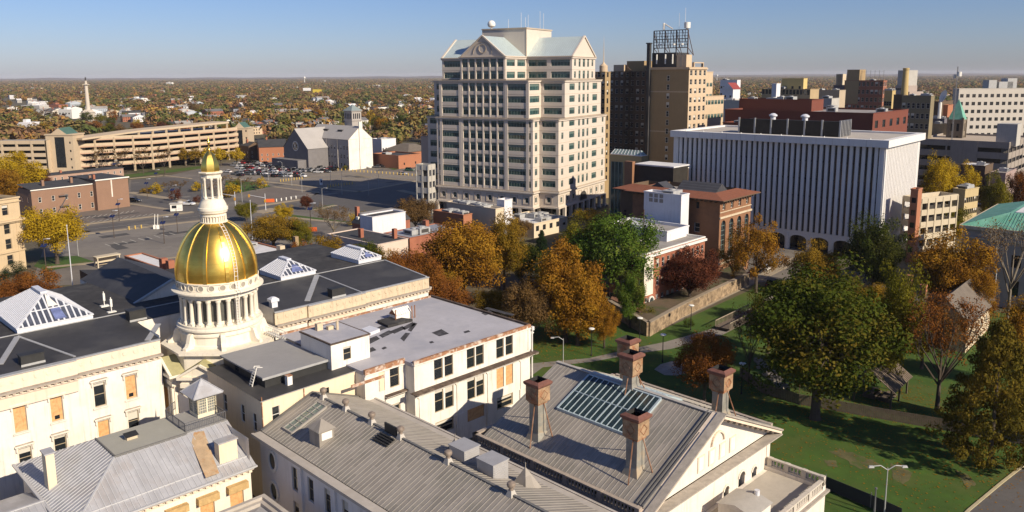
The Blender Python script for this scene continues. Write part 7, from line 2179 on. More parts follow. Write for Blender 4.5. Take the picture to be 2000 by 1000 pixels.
TL = [
 ((905, 592), 422, 195, 'round', 'orange', 0, 'largest golden orange tree in the middle, right of the pyramid skylights'),
 ((985, 566), 416, 105, 'tall', 'gold', 1, 'tall green and orange tree just right of the largest golden orange tree'),
 ((1104, 668), 472, 180, 'round', 'orange', 2, 'bright orange tree on the lawn in front of the large green tree'),
 ((1036, 678), 542, 125, 'spread', 'brown', 0, 'brownish half bare tree right of the grey flat roof'),
 ((1205, 604), 408, 190, 'spread', 'green', 1, 'large fresh green tree in front of the white stucco annex'),
 ((1150, 575), 415, 110, 'round', 'ygreen', 0, 'yellow green tree left of the large fresh green tree'),
 ((1346, 602), 482, 130, 'spread', 'burgundy', 2, 'burgundy tree against the red brick town house'),
 ((1476, 572), 412, 115, 'airy', 'orange', 0, 'open orange plane tree on the street corner by the arched library'),
 ((1432, 560), 450, 62, 'airy', 'gold', 1, 'thin golden tree in front of the arched library windows'),
 ((1590, 575), 470, 110, 'round', 'gold', 1, 'olive gold tree in front of the finned slab arches'),
 ((1703, 585), 413, 130, 'tall', 'dark', 2, 'dark green tree before the corner of the finned slab'),
 ((1846, 620), 446, 165, 'round', 'orange', 1, 'broad orange brown tree right of the dark green tree'),
 ((1592, 818), 508, 335, 'round', 'olive', 0, 'huge olive green oak in the foreground park'),
 ((1742, 770), 505, 130, 'tall', 'ygreen', 2, 'yellow green tree behind the right side of the huge oak'),
 ((1830, 802), 596, 165, 'sparse', 'rust', 0, 'bare reddish twigged tree beside the timber shelter'),
 ((1932, 908), 628, 185, 'larch', 'larch', 0, 'bronze green conifer in the lower right lawn'),
 ((2010, 860), 640, 110, 'larch', 'gold', 1, 'golden conifer cut by the right edge'),
 ((1992, 760), 572, 110, 'round', 'orange', 2, 'orange tree at the right edge above the golden conifer'),
 ((1968, 622), 438, 125, 'bare', 'brown', 1, 'tall bare pale limbed tree before the copper roofed building'),
 ((1375, 800), 640, 130, 'spread', 'rust', 1, 'rust brown oak near the path behind the rearmost chimneys'),
 ((1462, 752), 598, 80, 'bare', 'burgundy', 2, 'dark bare tree left of the huge oak'),
 ((1780, 660), 580, 120, 'sparse', 'brown', 2, 'thin brown tree before the shingled cottage'),
 ((1258, 632), 590, 50, 'shrub', 'ygreen', 0, 'small yellow green shrub at the corner of the brick town house'),
 ((1058, 515), 450, 40, 'cone', 'conifer', 0, 'small dark conifer between the orange and green trees'),
 ((655, 590), 460, 125, 'round', 'gold', 2, 'olive gold tree behind the two right pyramid skylights'),
 ((722, 600), 464, 100, 'round', 'olive', 0, 'olive tree behind the rightmost pyramid skylight'),
 ((800, 606), 480, 125, 'spread', 'rust', 1, 'rust brown tree left of the largest golden orange tree'),
 ((852, 625), 520, 95, 'round', 'gold', 0, 'low golden tree under the largest golden orange tree'),
 ((605, 575), 470, 80, 'spread', 'rust', 2, 'rust tree beside the white roofed house behind the pyramid skylights'),
 ((770, 600), 490, 80, 'round', 'gold', 1, 'golden tree before the cream sided house'),
 ((765, 640), 492, 100, 'round', 'rust', 0, 'rust red tree at the right corner of the black roof'),
 ((838, 650), 505, 110, 'spread', 'rust', 2, 'second rust tree left of the largest golden orange tree, lower down'),
 ((1128, 674), 548, 150, 'round', 'orange', 0, 'lower orange crown at the right foot of the bright orange tree'),
 ((1230, 640), 520, 70, 'tall', 'green', 2, 'slim green tree at the left of the brick town house'),
 ((812, 458), 384, 90, 'spread', 'brown', 2, 'yellow brown tree beside the white house with fire escape'),
 ((535, 492), 418, 130, 'spread', 'gold', 1, 'broad olive gold tree right of the golden dome'),
 ((585, 492), 428, 66, 'round', 'ygreen', 2, 'green and yellow tree above the white roofed house'),
 ((481, 432), 392, 46, 'round', 'ygreen', 0, 'small round yellow green street tree right of the lantern'),
 ((556, 432), 398, 42, 'round', 'yellow', 1, 'small bright yellow street tree by the wide pavement'),
 ((598, 410), 380, 30, 'round', 'burgundy', 0, 'small dark red street tree at the kerb'),
 ((652, 468), 410, 70, 'sparse', 'brown', 1, 'thin brown tree left of the white house with fire escape'),
 ((700, 440), 402, 60, 'shrub', 'yellow', 1, 'low yellow tree clump beside the mansard house'),
 ((112, 516), 400, 135, 'spread', 'yellow', 0, 'broad yellow tree beside the beige block at the left edge'),
 ((55, 640), 528, 150, 'spread', 'rust', 0, 'rust red tree behind the left pyramid skylight'),
 ((118, 622), 560, 60, 'shrub', 'burgundy', 1, 'dark red shrub beside the rust red tree'),
 ((40, 395), 296, 120, 'round', 'yellow', 2, 'yellow tree in front of the garage at the left edge'),
 ((12, 405), 322, 80, 'round', 'orange', 0, 'orange tree at the left edge below the garage'),
 ((72, 378), 330, 60, 'round', 'burgundy', 1, 'dark red tree beside the garage stair tower'),
 ((1826, 452), 294, 74, 'round', 'yellow', 0, 'bright yellow tree right of the finned slab'),
 ((1868, 450), 318, 70, 'round', 'yellow', 1, 'second yellow tree beside the bright yellow one, further right'),
 ((1936, 450), 336, 66, 'round', 'ygreen', 1, 'yellow green tree below the grey parking garage'),
 ((1990, 440), 322, 56, 'round', 'rust', 0, 'dark rust tree at the right edge below the grey garage'),
 ((1852, 474), 400, 74, 'tall', 'ygreen', 0, 'yellow green tree between small garage and copper roof'),
 ((1880, 452), 398, 40, 'round', 'yellow', 2, 'small yellow tree behind the copper roof corner'),
 ((1900, 458), 425, 46, 'round', 'gold', 1, 'golden tree half hidden by the copper roof'),
 ((1146, 432), 404, 60, 'shrub', 'yellow', 0, 'yellow tree at the foot of the pale tower'),
 ((1180, 440), 408, 60, 'shrub', 'ygreen', 1, 'yellow green tree by the right end of the tower base'),
 ((1010, 470), 424, 60, 'round', 'brown', 2, 'brown tree against the cream low offices'),
 ((1345, 640), 612, 24, 'shrub', 'dark', 1, 'clipped dark shrub on the raised terrace'),
 ((34, 540), 506, 44, 'shrub', 'conifer', 0, 'clipped dark round bush before the beige block'),
 ((6, 552), 512, 34, 'shrub', 'conifer', 1, 'second clipped dark bush at the left edge'),
 ((1720, 570), 520, 60, 'round', 'ygreen', 1, 'yellow green tree under the dark green tree'),
 ((1560, 640), 540, 120, 'round', 'dark', 0, 'dark green tree behind the left of the huge oak'),
 ((1640, 640), 545, 130, 'round', 'olive', 2, 'olive tree behind the top of the huge oak'),
 ((1085, 600), 500, 90, 'round', 'dark', 1, 'dark green tree in the gap between the orange and green trees'),
 ((1020, 560), 470, 70, 'round', 'olive', 2, 'olive tree behind the brownish half bare tree'),
 ((880, 640), 545, 110, 'round', 'rust', 2, 'rust brown tree below the largest golden orange tree'),
 ((960, 640), 560, 90, 'spread', 'gold', 0, 'low golden tree at the right foot of the largest golden orange tree'),
 ((1180, 680), 585, 70, 'tall', 'orange', 1, 'slim orange tree right of the bright orange tree'),
 ((1500, 690), 560, 100, 'round', 'olive', 1, 'olive green tree at the left shoulder of the huge oak'),
 ((1690, 690), 540, 120, 'round', 'gold', 0, 'olive gold tree behind the right shoulder of the huge oak'),
 ((1770, 640), 540, 90, 'tall', 'dark', 1, 'dark tree between the dark green tree and the broad orange brown tree'),
 ((1845, 690), 590, 80, 'airy', 'brown', 0, 'loose brown tree against the gable of the shingled cottage'),
 ((1800, 720), 600, 110, 'airy', 'rust', 1, 'loose rust tree in front of the shingled cottage'),
 ((1905, 640), 520, 90, 'round', 'orange', 0, 'orange tree behind the roof of the shingled cottage'),
]
for b, yt, w_, k, c, v, lb in TL:
 if lb: tree('conifer_tree' if k in ('cone', 'larch') else 'shrub' if k == 'shrub' else 'bare_tree' if k == 'bare' else 'broadleaf_tree', lb, b, yt, w_, k, c, v, pale=k in ('bare', 'sparse') and c in ('brown', 'orange'))
# street trees in front of the garage, shrubs of the vacant lots, and the many trees among the houses: one mesh each
SMALL = {}
def small_tree(px, py, ytop, wpx, kind, colour, var, label, group, cat='tree', hmul=1):
 g = G(px, py)
 D = math.hypot(*g)
 d = ray(px, ytop)
 H_ = max(1.5, (CAMH + d[2] / math.hypot(d[0], d[1]) * D)) * hmul
 W = wpx / 1556 * (g[1] * math.cos(PIT) + CAMH * math.sin(PIT))
 return small_tree_at(g, H_, W, kind, colour, var, label, group, cat)
def small_tree_at(g, H_, W, kind, colour, var, label, group, cat='tree'):
 me = tree_meshes(kind, 'mid', var)[2]
 o = link(cat, me, None, (g[0], g[1], 0), random.uniform(0, 6.28))
 o.scale = (W / .9, W / .9, H_)
 paint(o, LM[colour])
 tag(o, label, cat, group)
 NT[0] += 1
 return o
for x in (200, 238, 280, 322): small_tree(x, 340, 296, 36, 'bare', 'brown', x % 2, 'bare street tree in front of the long concrete parking garage', 'bare trees before the garage')
for x, w_ in ((362, 26), (382, 30), (408, 34), (432, 34), (462, 36)): small_tree(x, 324, 287, w_, 'spread', 'yellow' if x > 400 else 'gold', x % 2, 'yellow street tree before the right end of the concrete parking garage', 'yellow trees before the garage')
for x, y, yt, w_, c in ((305, 378, 354, 32, 'yellow'), (285, 378, 364, 26, 'gold'), (330, 376, 358, 34, 'brown'), (352, 374, 356, 34, 'brown'), (384, 374, 352, 30, 'yellow'), (342, 392, 364, 26, 'burgundy'), (385, 396, 380, 20, 'burgundy'), (440, 372, 348, 40, 'brown'), (462, 368, 345, 20, 'ygreen'), (455, 378, 355, 36, 'yellow'), (478, 374, 350, 30, 'brown'), (512, 368, 342, 24, 'yellow'), (500, 372, 356, 30, 'brown'), (445, 386, 366, 30, 'gold'), (420, 384, 362, 30, 'brown')):
 small_tree(x, y, yt, w_, 'shrub' if c != 'brown' else 'bare', c, int(x) % 2, {'yellow': 'yellow shrub in the vacant lots behind the lantern', 'gold': 'golden shrub in the vacant lots behind the lantern', 'brown': 'bare brown shrub in the vacant lots behind the lantern', 'burgundy': 'dark red shrub in the vacant lots', 'ygreen': 'green shrub in the vacant lots behind the lantern'}[c], 'shrubs of the vacant lots', 'shrub')
for x, y, yt, w_, c in ((675, 332, 322, 14, 'ygreen'), (780, 460, 440, 30, 'yellow'), (750, 450, 420, 40, 'yellow'), (900, 480, 440, 60, 'gold'), (1030, 530, 470, 60, 'dark'), (1310, 560, 520, 50, 'burgundy'), (560, 470, 448, 26, 'green'), (880, 500, 440, 60, 'orange')):
 small_tree(x, y, yt, w_, 'round', c, 1, {'ygreen': 'small green tree beside the school wall', 'yellow': 'small yellow tree beside the white house with fire escape', 'gold': 'golden tree behind the largest golden orange tree', 'dark': 'dark tree in the gap right of the largest golden orange tree', 'burgundy': 'small dark red tree under the burgundy one', 'green': 'small bright green tree right of the golden dome', 'orange': 'orange tree behind the left side of the largest golden orange tree'}[c], 'trees in the middle distance')
# trees among the distant houses
rg = random.Random(5)
KINDW = [('gold', 5), ('olive', 6), ('brown', 7), ('rust', 4), ('orange', 4), ('ygreen', 3), ('yellow', 2), ('burgundy', 2), ('dark', 4)]
NAMES = {'gold': 'golden green tree', 'olive': 'olive green tree', 'brown': 'bare brown tree', 'rust': 'rust coloured tree', 'orange': 'orange tree', 'ygreen': 'yellow green tree', 'yellow': 'yellow tree', 'burgundy': 'dark red tree', 'dark': 'dark green tree'}
HP = []      # house places (world) that trees keep clear of
def far_tree(x, y, side):
 c = rg.choices([k for k, _ in KINDW], [w_ for _, w_ in KINDW])[0]
 kind = 'bare' if c == 'brown' and rg.random() < .4 else rg.choice(('round', 'round', 'spread', 'tall'))
 g = G(x, y)
 if any((g[0] - p[0]) ** 2 + (g[1] - p[1]) ** 2 < p[2] ** 2 for p in HP): return
 h = rg.uniform(9, 17)
 small_tree_at(g, h, h * rg.uniform(.75, 1.15), kind, c, rg.randint(0, 2) if kind != 'bare' else rg.randint(0, 1), NAMES[c] + (' among the distant houses left of the pale tower' if side == 0 else ' among the distant roofs on the right'), ('trees among the left distant houses' if side == 0 else 'trees among the right distant roofs'))
# ================================================================== DISTANT HOUSES, WOODS
rh = random.Random(11)
WALLS = [white_paint, lilac, red, redl, pinkw, stucco, buff, mat('pale_blue_siding', (.42, .46, .5), .85, 0, .06, .4), darkbrick, concrete, tanlit]
ROOFS = [roof_dark, roof_grey, shingle, mat('slate_grey_roof', (.14, .135, .135), .85, 0, .15, .4), mat('brown_shingle', (.12, .085, .06), .9, 0, .2, .5), roof_white]
HMESH = {}
def house_mesh(w, d, h, rise, axis, wi, ri):
 key = (w, d, h, rise, axis, wi, ri)
 if key in HMESH: return HMESH[key]
 mb = MB()
 mb.box(0, w, 0, d, 0, h, 0)
 if rise: gable(mb, -.4, w + .4, -.4, d + .4, h - .1, h + rise, axis, 1, 0, .4)
 else: mb.box(-.2, w + .2, -.2, d + .2, h, h + .4, 1)
 mb.box(w * .3, w * .3 + .9, d * .4, d * .4 + .9, h, h + rise + 1.5, 2)
 for j in range(int(h // 2.9)):
  for i in range(int(w // 2.6)): mb.box(1 + 2.6 * i, 1.9 + 2.6 * i, -.05, -.005, 1 + 2.9 * j, 2.5 + 2.9 * j, 3)
  for i in range(int(d // 2.6)): mb.box(-.05, -.005, 1 + 2.6 * i, 1.9 + 2.6 * i, 1 + 2.9 * j, 2.5 + 2.9 * j, 3)
 HMESH[key] = mb.mesh('house', [WALLS[wi], ROOFS[ri], red, glass])
 return HMESH[key]
WN = ['white', 'off-white', 'red brick', 'orange brick', 'pink', 'cream', 'buff stone', 'pale blue', 'dark brick', 'grey', 'tan']
def far_house(px, py, A, w, d, h, rise, axis, wi, ri, where, grp):
 g = G(px, py)
 HP.append((g[0], g[1], max(w, d) * .75))
 o = link('house', house_mesh(w, d, h, rise, axis, wi, ri), None, (g[0], g[1], 0), R(90 - A))
 tag(o, ('%s %s house with %s roof %s' % (WN[wi], 'gabled' if rise else 'flat roofed', ['black', 'grey', 'brown', 'slate', 'dark brown', 'white'][ri], where)), 'house', grp)
# terraces of white-gabled row houses just beyond the garage
for k in range(8): far_house(205 + 12 * k, 214 + (k % 2) * 3 + rh.uniform(-2, 2), 45, 9, 12, 6, 3, k % 2, rh.choice((0, 1, 2, 7)), rh.choice((1, 3)), 'beyond the garage near the column monument', 'houses beside the monument')
for k in range(12): far_house(240 + 20 * k, 236 + rh.uniform(-5, 4), 48, 16, 9, 6, 3, rh.choice((0, 0, 1)), rh.choice((0, 1, 2, 2)), rh.choice((1, 3, 3)), 'in the rows beyond the garage', 'row houses beyond the garage')
for k in range(12): far_house(330 + 15 * k, 252 + rh.uniform(-4, 4), 48, 15, 9, 6, 3, rh.choice((0, 1)), rh.choice((0, 2, 3, 9)), rh.choice((0, 1, 3)), 'in the rows left of the stone church', 'row houses left of the church')
for k in range(12): far_house(480 + 14 * k, 262 + rh.uniform(-10, 6), 42, 10, 14, 7, rh.choice((0, 2.5, 3)), rh.choice((0, 1)), rh.choice((2, 3, 9, 10, 0)), rh.choice((0, 1, 3, 5)), 'behind the stone church', 'houses behind the church')
for k in range(16): far_house(rh.uniform(20, 470), rh.uniform(190, 208), rh.choice((42, 48, 60)), rh.uniform(9, 16) // 1, rh.uniform(9, 14) // 1, rh.choice((6, 7, 9)), rh.choice((0, 3)), 0, rh.randint(0, 10), rh.randint(0, 5), 'deep in the trees on the left', 'houses deep in the left trees')
for k in range(14): far_house(rh.uniform(500, 850), rh.uniform(200, 262), rh.choice((42, 48, 30)), rh.uniform(10, 22) // 1, rh.uniform(9, 14) // 1, rh.choice((6, 7, 9)), rh.choice((0, 3)), 0, rh.choice((0, 1, 2, 9, 10, 6)), rh.randint(0, 5), 'in the trees left of the pale tower', 'houses left of the tower')
for px, py, w, h, wi, nm in ((265, 205, 30, 13, 0, 'white cube block with yellow end above the row houses'), (300, 196, 40, 11, 2, 'long red brick school above the row houses'), (60, 225, 36, 14, 9, 'grey warehouse at the far left'), (128, 232, 22, 12, 0, 'white warehouse left of the column monument'), (105, 218, 26, 11, 2, 'red brick hall left of the column monument'), (330, 168, 40, 22, 0, 'white stepped block on the left horizon'), (48, 262, 14, 11, 1, 'pale block behind the garage at far left'), (630, 160, 60, 12, 0, 'long white shed in the far trees'), (560, 166, 80, 10, 7, 'blue shed far away'), (740, 172, 110, 11, 0, 'long white factory in the far trees'), (690, 178, 70, 10, 8, 'dark factory shed far away'), (845, 205, 40, 10, 1, 'white sheds left of the tower edge'), (1475, 190, 50, 9, 0, 'white shed in the far trees on the right'), (1790, 186, 60, 9, 0, 'white low shed below the far woods'), (1960, 200, 60, 22, 9, 'far grey block on the right horizon'), (1600, 168, 60, 9, 10, 'tan shed in the far trees')):
 g = G(px, py)
 mb = MB(); d = 16
 mb.box(-w / 2, w / 2, 0, d, 0, h, 0); mb.box(-w / 2 + .5, w / 2 - .5, .5, d - .5, h, h + .3, 1); mb.box(-w / 4, 0, 4, 10, h, h + 3, 0)
 for i in range(int(w // 5)): mb.box(-w / 2 + 1.5 + 5 * i, -w / 2 + 3.5 + 5 * i, -.06, -.005, h * .5, h * .5 + 2, 2)
 o = link('warehouse', mb.mesh('warehouse', [WALLS[wi], ROOFS[0 if wi in (2,) else 5], glass]), None, (g[0], g[1], 0), R(-rh.uniform(0, 30)))
 HP.append((g[0], g[1], w * .6)); tag(o, nm, 'building')
mb = MB(); mb.lathe(0, 0, [(2, 0), (1.5, 30), (1.5, 34), (6, 38), (7, 42), (6, 46), (0, 48)], 16)
for px, py, nm in ((595, 166, 'white water tower left of the pale tower on the horizon'), (1400, 160, 'white water tower right of the hotel on the horizon')):
 g = G(px, py); s = 1
 o = link('water_tower', mb.mesh('water_tower', white_paint), None, (g[0], g[1], 0)); o.scale = (1.1, 1.1, 1.1); tag(o, nm, 'water tower')
for px, py, nm, c in ((600, 187, 'white roadside billboard on a tall pole', (.75, .74, .72)), (620, 192, 'yellow roadside billboard on poles', (.6, .45, .05))):
 F = Frame('roadside_billboard', nm, 'billboard', G(px, py), 90)
 mb = MB(); mb.tube((0, 0, 0), (0, 0, 14), .7); F.part('pole', mb, iron); bxpart(F, 'panel', -11, 11, -.4, .4, 14, 22, mat('billboard_%d' % px, c, .7))
for k in range(135): far_house(rh.uniform(0, 860), 164 + 74 * rh.random(), rh.choice((42, 48, 60, 20)), rh.uniform(11, 30) // 1, rh.uniform(9, 16) // 1, rh.choice((7, 8, 10)), rh.choice((0, 3, 3)), rh.choice((0, 1)), rh.choice((0, 0, 1, 1, 2, 5, 6, 9, 7)), rh.choice((0, 1, 3, 5, 5)), 'scattered in the far woods on the left', 'houses in the far left woods')
for k in range(34): far_house(rh.uniform(1395, 2000), 158 + 34 * rh.random(), rh.choice((42, 48, 60, 20)), rh.uniform(12, 30) // 1, rh.uniform(8, 14) // 1, rh.choice((6, 8)), rh.choice((0, 3)), 0, rh.choice((0, 0, 1, 5, 9)), rh.choice((1, 3, 5, 5)), 'scattered in the far woods on the right', 'houses in the far right woods')
# individual trees among the houses
for k in range(190): far_tree(rg.uniform(-30, 880), 180 + 92 * rg.random() ** .8, 0)
for k in range(24): far_tree(rg.uniform(1400, 2000), rg.uniform(176, 198), 1)
# woods beyond: one mass of crowns out to the horizon
def woods():
 rng = np.random.default_rng(3)
 # a lump of leaf-sized facets, several kinds
 protos = []
 for k in range(6):
  c = crown_points('round', 13, rng); c[:, 2] -= .12
  v = leaves(c, rng.uniform(.14, .24, len(c)), 11, .085, rng, .15, 1., .12, .8)
  protos.append(v)
 far = []
 for k in range(6):
  c = crown_points('round', 6, rng); c[:, 2] -= .12
  far.append(leaves(c, rng.uniform(.2, .3, len(c)), 6, .15, rng, .15, 1., .12, .8))
 X, Y, S, P = [], [], [], []
 def band(y0, y1, n, s0, s1, pr):
  # even per ground area inside the view wedge
  d = np.sqrt(rng.random(n) * (y1 ** 2 - y0 ** 2) + y0 ** 2)
  t = rng.uniform(-.74, .72, n)
  x = d * t
  return x, d, rng.uniform(s0, s1, n), pr
 out, cols = [], []
 for (y0, y1, n, s0, s1, pr) in ((560, 1250, 2100, 12, 22, protos), (1250, 2600, 6000, 13, 24, protos), (2600, 5200, 9500, 13, 24, far), (5200, 10000, 10000, 22, 40, far), (10000, 16500, 7000, 36, 64, far)):
  x, y, s, pr = band(y0, y1, n, s0, s1, pr)
  keep = np.ones(n, bool)
  for hx, hy, r in HP: keep &= (x - hx) ** 2 + (y - hy) ** 2 > (r + 8) ** 2
  # clearings and streets
  nz = np.sin(x * .011 + 1) * np.sin(y * .009 + 2) + np.sin(x * .023 + y * .017)
  keep &= (nz > -.5) | (y > 4000)
  # built-up downtown on the right and the car park blocks stay clear of woods
  keep &= ~((x > -60) & (x < 420) & (y < 760))
  keep &= ~((x < -60) & (y < 640 + 0 * x) & (x > -330) & (y < 600))
  x, y, s = x[keep], y[keep], s[keep]
  idx = rng.integers(0, len(pr), len(x))
  for k in range(len(pr)):
   m = idx == k
   if not m.any(): continue
   a = rng.uniform(0, 6.28, m.sum())
   v = pr[k]
   c, sn = np.cos(a)[:, None], np.sin(a)[:, None]
   hh = np.minimum(s[m], 20)[:, None]
   ss = s[m][:, None] * 1.15
   q = np.stack([x[m][:, None] + ss * (c * v[None, :, 0] - sn * v[None, :, 1]), y[m][:, None] + ss * (sn * v[None, :, 0] + c * v[None, :, 1]), hh * v[None, :, 2]], axis=2)
   out.append(q.reshape(-1, 3))
 V = np.vstack(out).astype(np.float32)
 me = bpy.data.meshes.new('woods')
 n = len(V)
 me.vertices.add(n); me.vertices.foreach_set('co', V.ravel())
 me.loops.add(n); me.loops.foreach_set('vertex_index', np.arange(n, dtype=np.int32))
 me.polygons.add(n // 4); me.polygons.foreach_set('loop_start', np.arange(0, n, 4, dtype=np.int32))
 me.update()
 m = bpy.data.materials.new('mixed_autumn_woods')
 m.use_nodes = True
 t = m.node_tree; N, L = t.nodes, t.links
 b = N['Principled BSDF']; b.inputs['Roughness'].default_value = 1; b.inputs['Specular IOR Level'].default_value = .1
 ge, tc, rp = N.new('ShaderNodeNewGeometry'), N.new('ShaderNodeTexCoord'), N.new('ShaderNodeValToRGB')
 n1 = N.new('ShaderNodeTexNoise'); n1.inputs['Scale'].default_value = .017; n1.inputs['Detail'].default_value = 5; n1.inputs['Roughness'].default_value = .7
 L.new(tc.outputs['Object'], n1.inputs['Vector'])
 mp = N.new('ShaderNodeMapRange'); mp.inputs[1].default_value = .33; mp.inputs[2].default_value = .67
 L.new(n1.outputs[0], mp.inputs[0])
 a = N.new('ShaderNodeMath'); a.operation = 'MULTIPLY_ADD'; a.inputs[1].default_value = .1
 L.new(ge.outputs['Random Per Island'], a.inputs[0])
 a2 = N.new('ShaderNodeMath'); a2.operation = 'MULTIPLY'; a2.inputs[1].default_value = .9
 L.new(mp.outputs[0], a2.inputs[0]); L.new(a2.outputs[0], a.inputs[2])
 e = rp.color_ramp.elements
 e[0].position, e[0].color = .15, (.065, .085, .022, 1)
 e[1].position, e[1].color = .9, (.38, .28, .06, 1)
 for p, c in ((.36, (.12, .12, .035)), (.48, (.2, .14, .045)), (.6, (.17, .095, .06)), (.74, (.28, .14, .04))):
  k = e.new(p); k.color = (*c, 1)
 L.new(a.outputs[0], rp.inputs[0]); L.new(rp.outputs[0], b.inputs['Base Color'])
 me.materials.append(m)
 o = link('autumn_woods', me)
 tag(o, 'mass of autumn woods reaching to the horizon', 'woods', kind='stuff')
woods()
mb = MB()
rr = random.Random(2)
for k in range(24):
 x = -12000 + 24000 * k / 23
 pts = []
 mb.lathe(x, 15600 + rr.uniform(-400, 400), [(1700, -5), (1300, rr.uniform(8, 18)), (700, rr.uniform(24, 38)), (0, rr.uniform(36, 52))], 20)
structure('far_hills', mb, mat('purple_brown_hills', (.09, .065, .05), 1, 0, .2, .002))
# ================================================================== CARS, LAMPS, STREET THINGS
def car_mesh(kind):
 mb = MB()
 L, Wd, H1, H2 = (4.6, 1.8, .95, 1.48) if kind == 0 else (4.8, 1.9, 1.1, 1.8) if kind == 1 else (5.2, 1.95, 1.1, 1.85)
 a, b = -L / 2, L / 2
 w = Wd / 2
 def ring(pr, y, m):
  pass
 body = [(a, .35), (a, H1 * .82), (a + .15, H1), (b - 1.2, H1), (b - .1, H1 * .82), (b, .62), (b, .35)]
 for s in (-1, 1): mb.face([(x, s * w, z) for x, z in (body if s < 0 else body[::-1])], 0)
 for (x0, z0), (x1, z1) in zip(body, body[1:] + body[:1]): mb.face([(x0, -w, z0), (x0, w, z0), (x1, w, z1), (x1, -w, z1)][::-1], 0)
 c0, c1 = (a + .35, b - 1.3) if kind < 2 else (a + 2.3, b - 1.3)
 t0, t1 = (c0 + .55 if kind == 0 else c0 + .2), c1 - .75
 wi = w - .18
 A = [(c0, -w + .05, H1), (c1, -w + .05, H1), (c1, w - .05, H1), (c0, w - .05, H1)]
 B = [(t0, -wi, H2), (t1, -wi, H2), (t1, wi, H2), (t0, wi, H2)]
 for k in range(4):
  j = (k + 1) % 4
  mb.face([A[k], A[j], B[j], B[k]], 1)
 mb.box(t0, t1, -wi, wi, H2, H2 + .05, 0)
 for s in (-1, 1): mb.beam((t0 + (t1 - t0) * .52, s * (wi + .04), H2 - .02), (t0 + (t1 - t0) * .52, s * (w - .03), H1), .1, .08, 0)
 for x in (a + .85, b - .9):
  for s in (-1, 1): mb.tube((x, s * (w - .18), .33), (x, s * (w + .03), .33), .33, n=10, m=2)
 for s in (-1, 1): mb.box(b - .05, b + .02, s * .62 - .2, s * .62 + .2, .62, .8, 3); mb.box(a - .02, a + .03, s * .65 - .18, s * .65 + .18, .7, .9, 4)
 return mb.mesh('car', [white_paint, glass, dark_frame, mat('headlamp', (.7, .7, .68), .2), mat('tail_lamp', (.3, .02, .02), .3)])
CARM = [car_mesh(k) for k in range(3)]
def carpaint(n, c): return mat(n + '_car_paint', c, .25, .2, .03, 1, spec=.5)
CP = {'white': carpaint('white', (.75, .75, .74)), 'black': carpaint('black', (.012, .012, .014)), 'grey': carpaint('grey', (.13, .14, .15)), 'silver': carpaint('silver', (.42, .43, .44)), 'red': carpaint('red', (.3, .02, .025)), 'dark blue': carpaint('dark_blue', (.02, .035, .09)), 'green': carpaint('green', (.02, .1, .06))}
def car(px, py, A, k, c, label, group=None):
 g = G(px, py)
 o = link('parked_car', CARM[k], None, (g[0], g[1], .06), R(90 - A)); o.scale = (1.12, 1.12, 1.12)
 paint(o, CP[c]); tag(o, label, 'car', group)
rc = random.Random(4)
CC = ['white', 'white', 'black', 'black', 'grey', 'grey', 'silver', 'silver', 'red', 'dark blue']
def car_row(p, q, n, A, skip=.1, where='in the crowded part of the far parking lot', grp='cars in the far parking lot'):
 for k in range(n):
  if rc.random() < skip: continue
  c = rc.choice(CC); f = (k + rc.uniform(-.12, .12)) / max(1, n - 1)
  car(p[0] + (q[0] - p[0]) * f, p[1] + (q[1] - p[1]) * f, A + rc.choice((0, 180)) + rc.uniform(-3, 3), rc.choice((0, 0, 1, 1, 2)), c, '%s car parked %s' % (c, where), grp)
car_row((444, 337), (468, 344), 4, 120); car_row((484, 342), (584, 341), 11, 120); car_row((476, 335), (600, 336), 13, 120)
car_row((468, 330), (628, 332), 16, 120); car_row((458, 325), (655, 327), 19, 120); car_row((462, 320), (560, 321), 10, 120, .2)
car_row((470, 339), (590, 338), 12, 120, .2); car_row((520, 346), (590, 346), 6, 120, .4); car_row((600, 329), (655, 333), 6, 30, .2); car_row((590, 336), (640, 337), 5, 120, .2)
car(622, 338, 100, 0, 'white', 'white car driving alone in the open part of the far lot')
car(650, 334, 95, 1, 'black', 'black car at the edge of the open part of the far lot')
car(606, 334, 95, 2, 'silver', 'silver pickup beside the open part of the far lot')
car_row((690, 329), (780, 326), 9, 105, .1, 'along the street beside the school', 'cars beside the school'); car_row((700, 325), (745, 322), 4, 105, .1, 'behind the school', 'cars behind the school')
car_row((742, 316), (790, 312), 6, 30, .1, 'in front of the brick shop', 'cars before the brick shop')
car(786, 341, 110, 0, 'silver', 'silver car in the street below the pale tower'); car(800, 334, 110, 1, 'green', 'green truck by the lawn left of the pale tower')
car(263, 395, 100, 1, 'black', 'black van parked beside the blank brick end block'); car(367, 401, 100, 2, 'white', 'white pickup truck behind the white kiosk')
for k, (x, y) in enumerate(((1495, 528), (1510, 560), (1475, 536))): car(x, y, 40, k % 2, ('white', 'black', 'dark blue')[k], ('white car', 'black car', 'dark blue car')[k] + ' parked on the street by the arched library')
car_row((1895, 396), (1925, 402), 4, 40, 0, 'below the grey parking garage', 'cars below the grey garage')
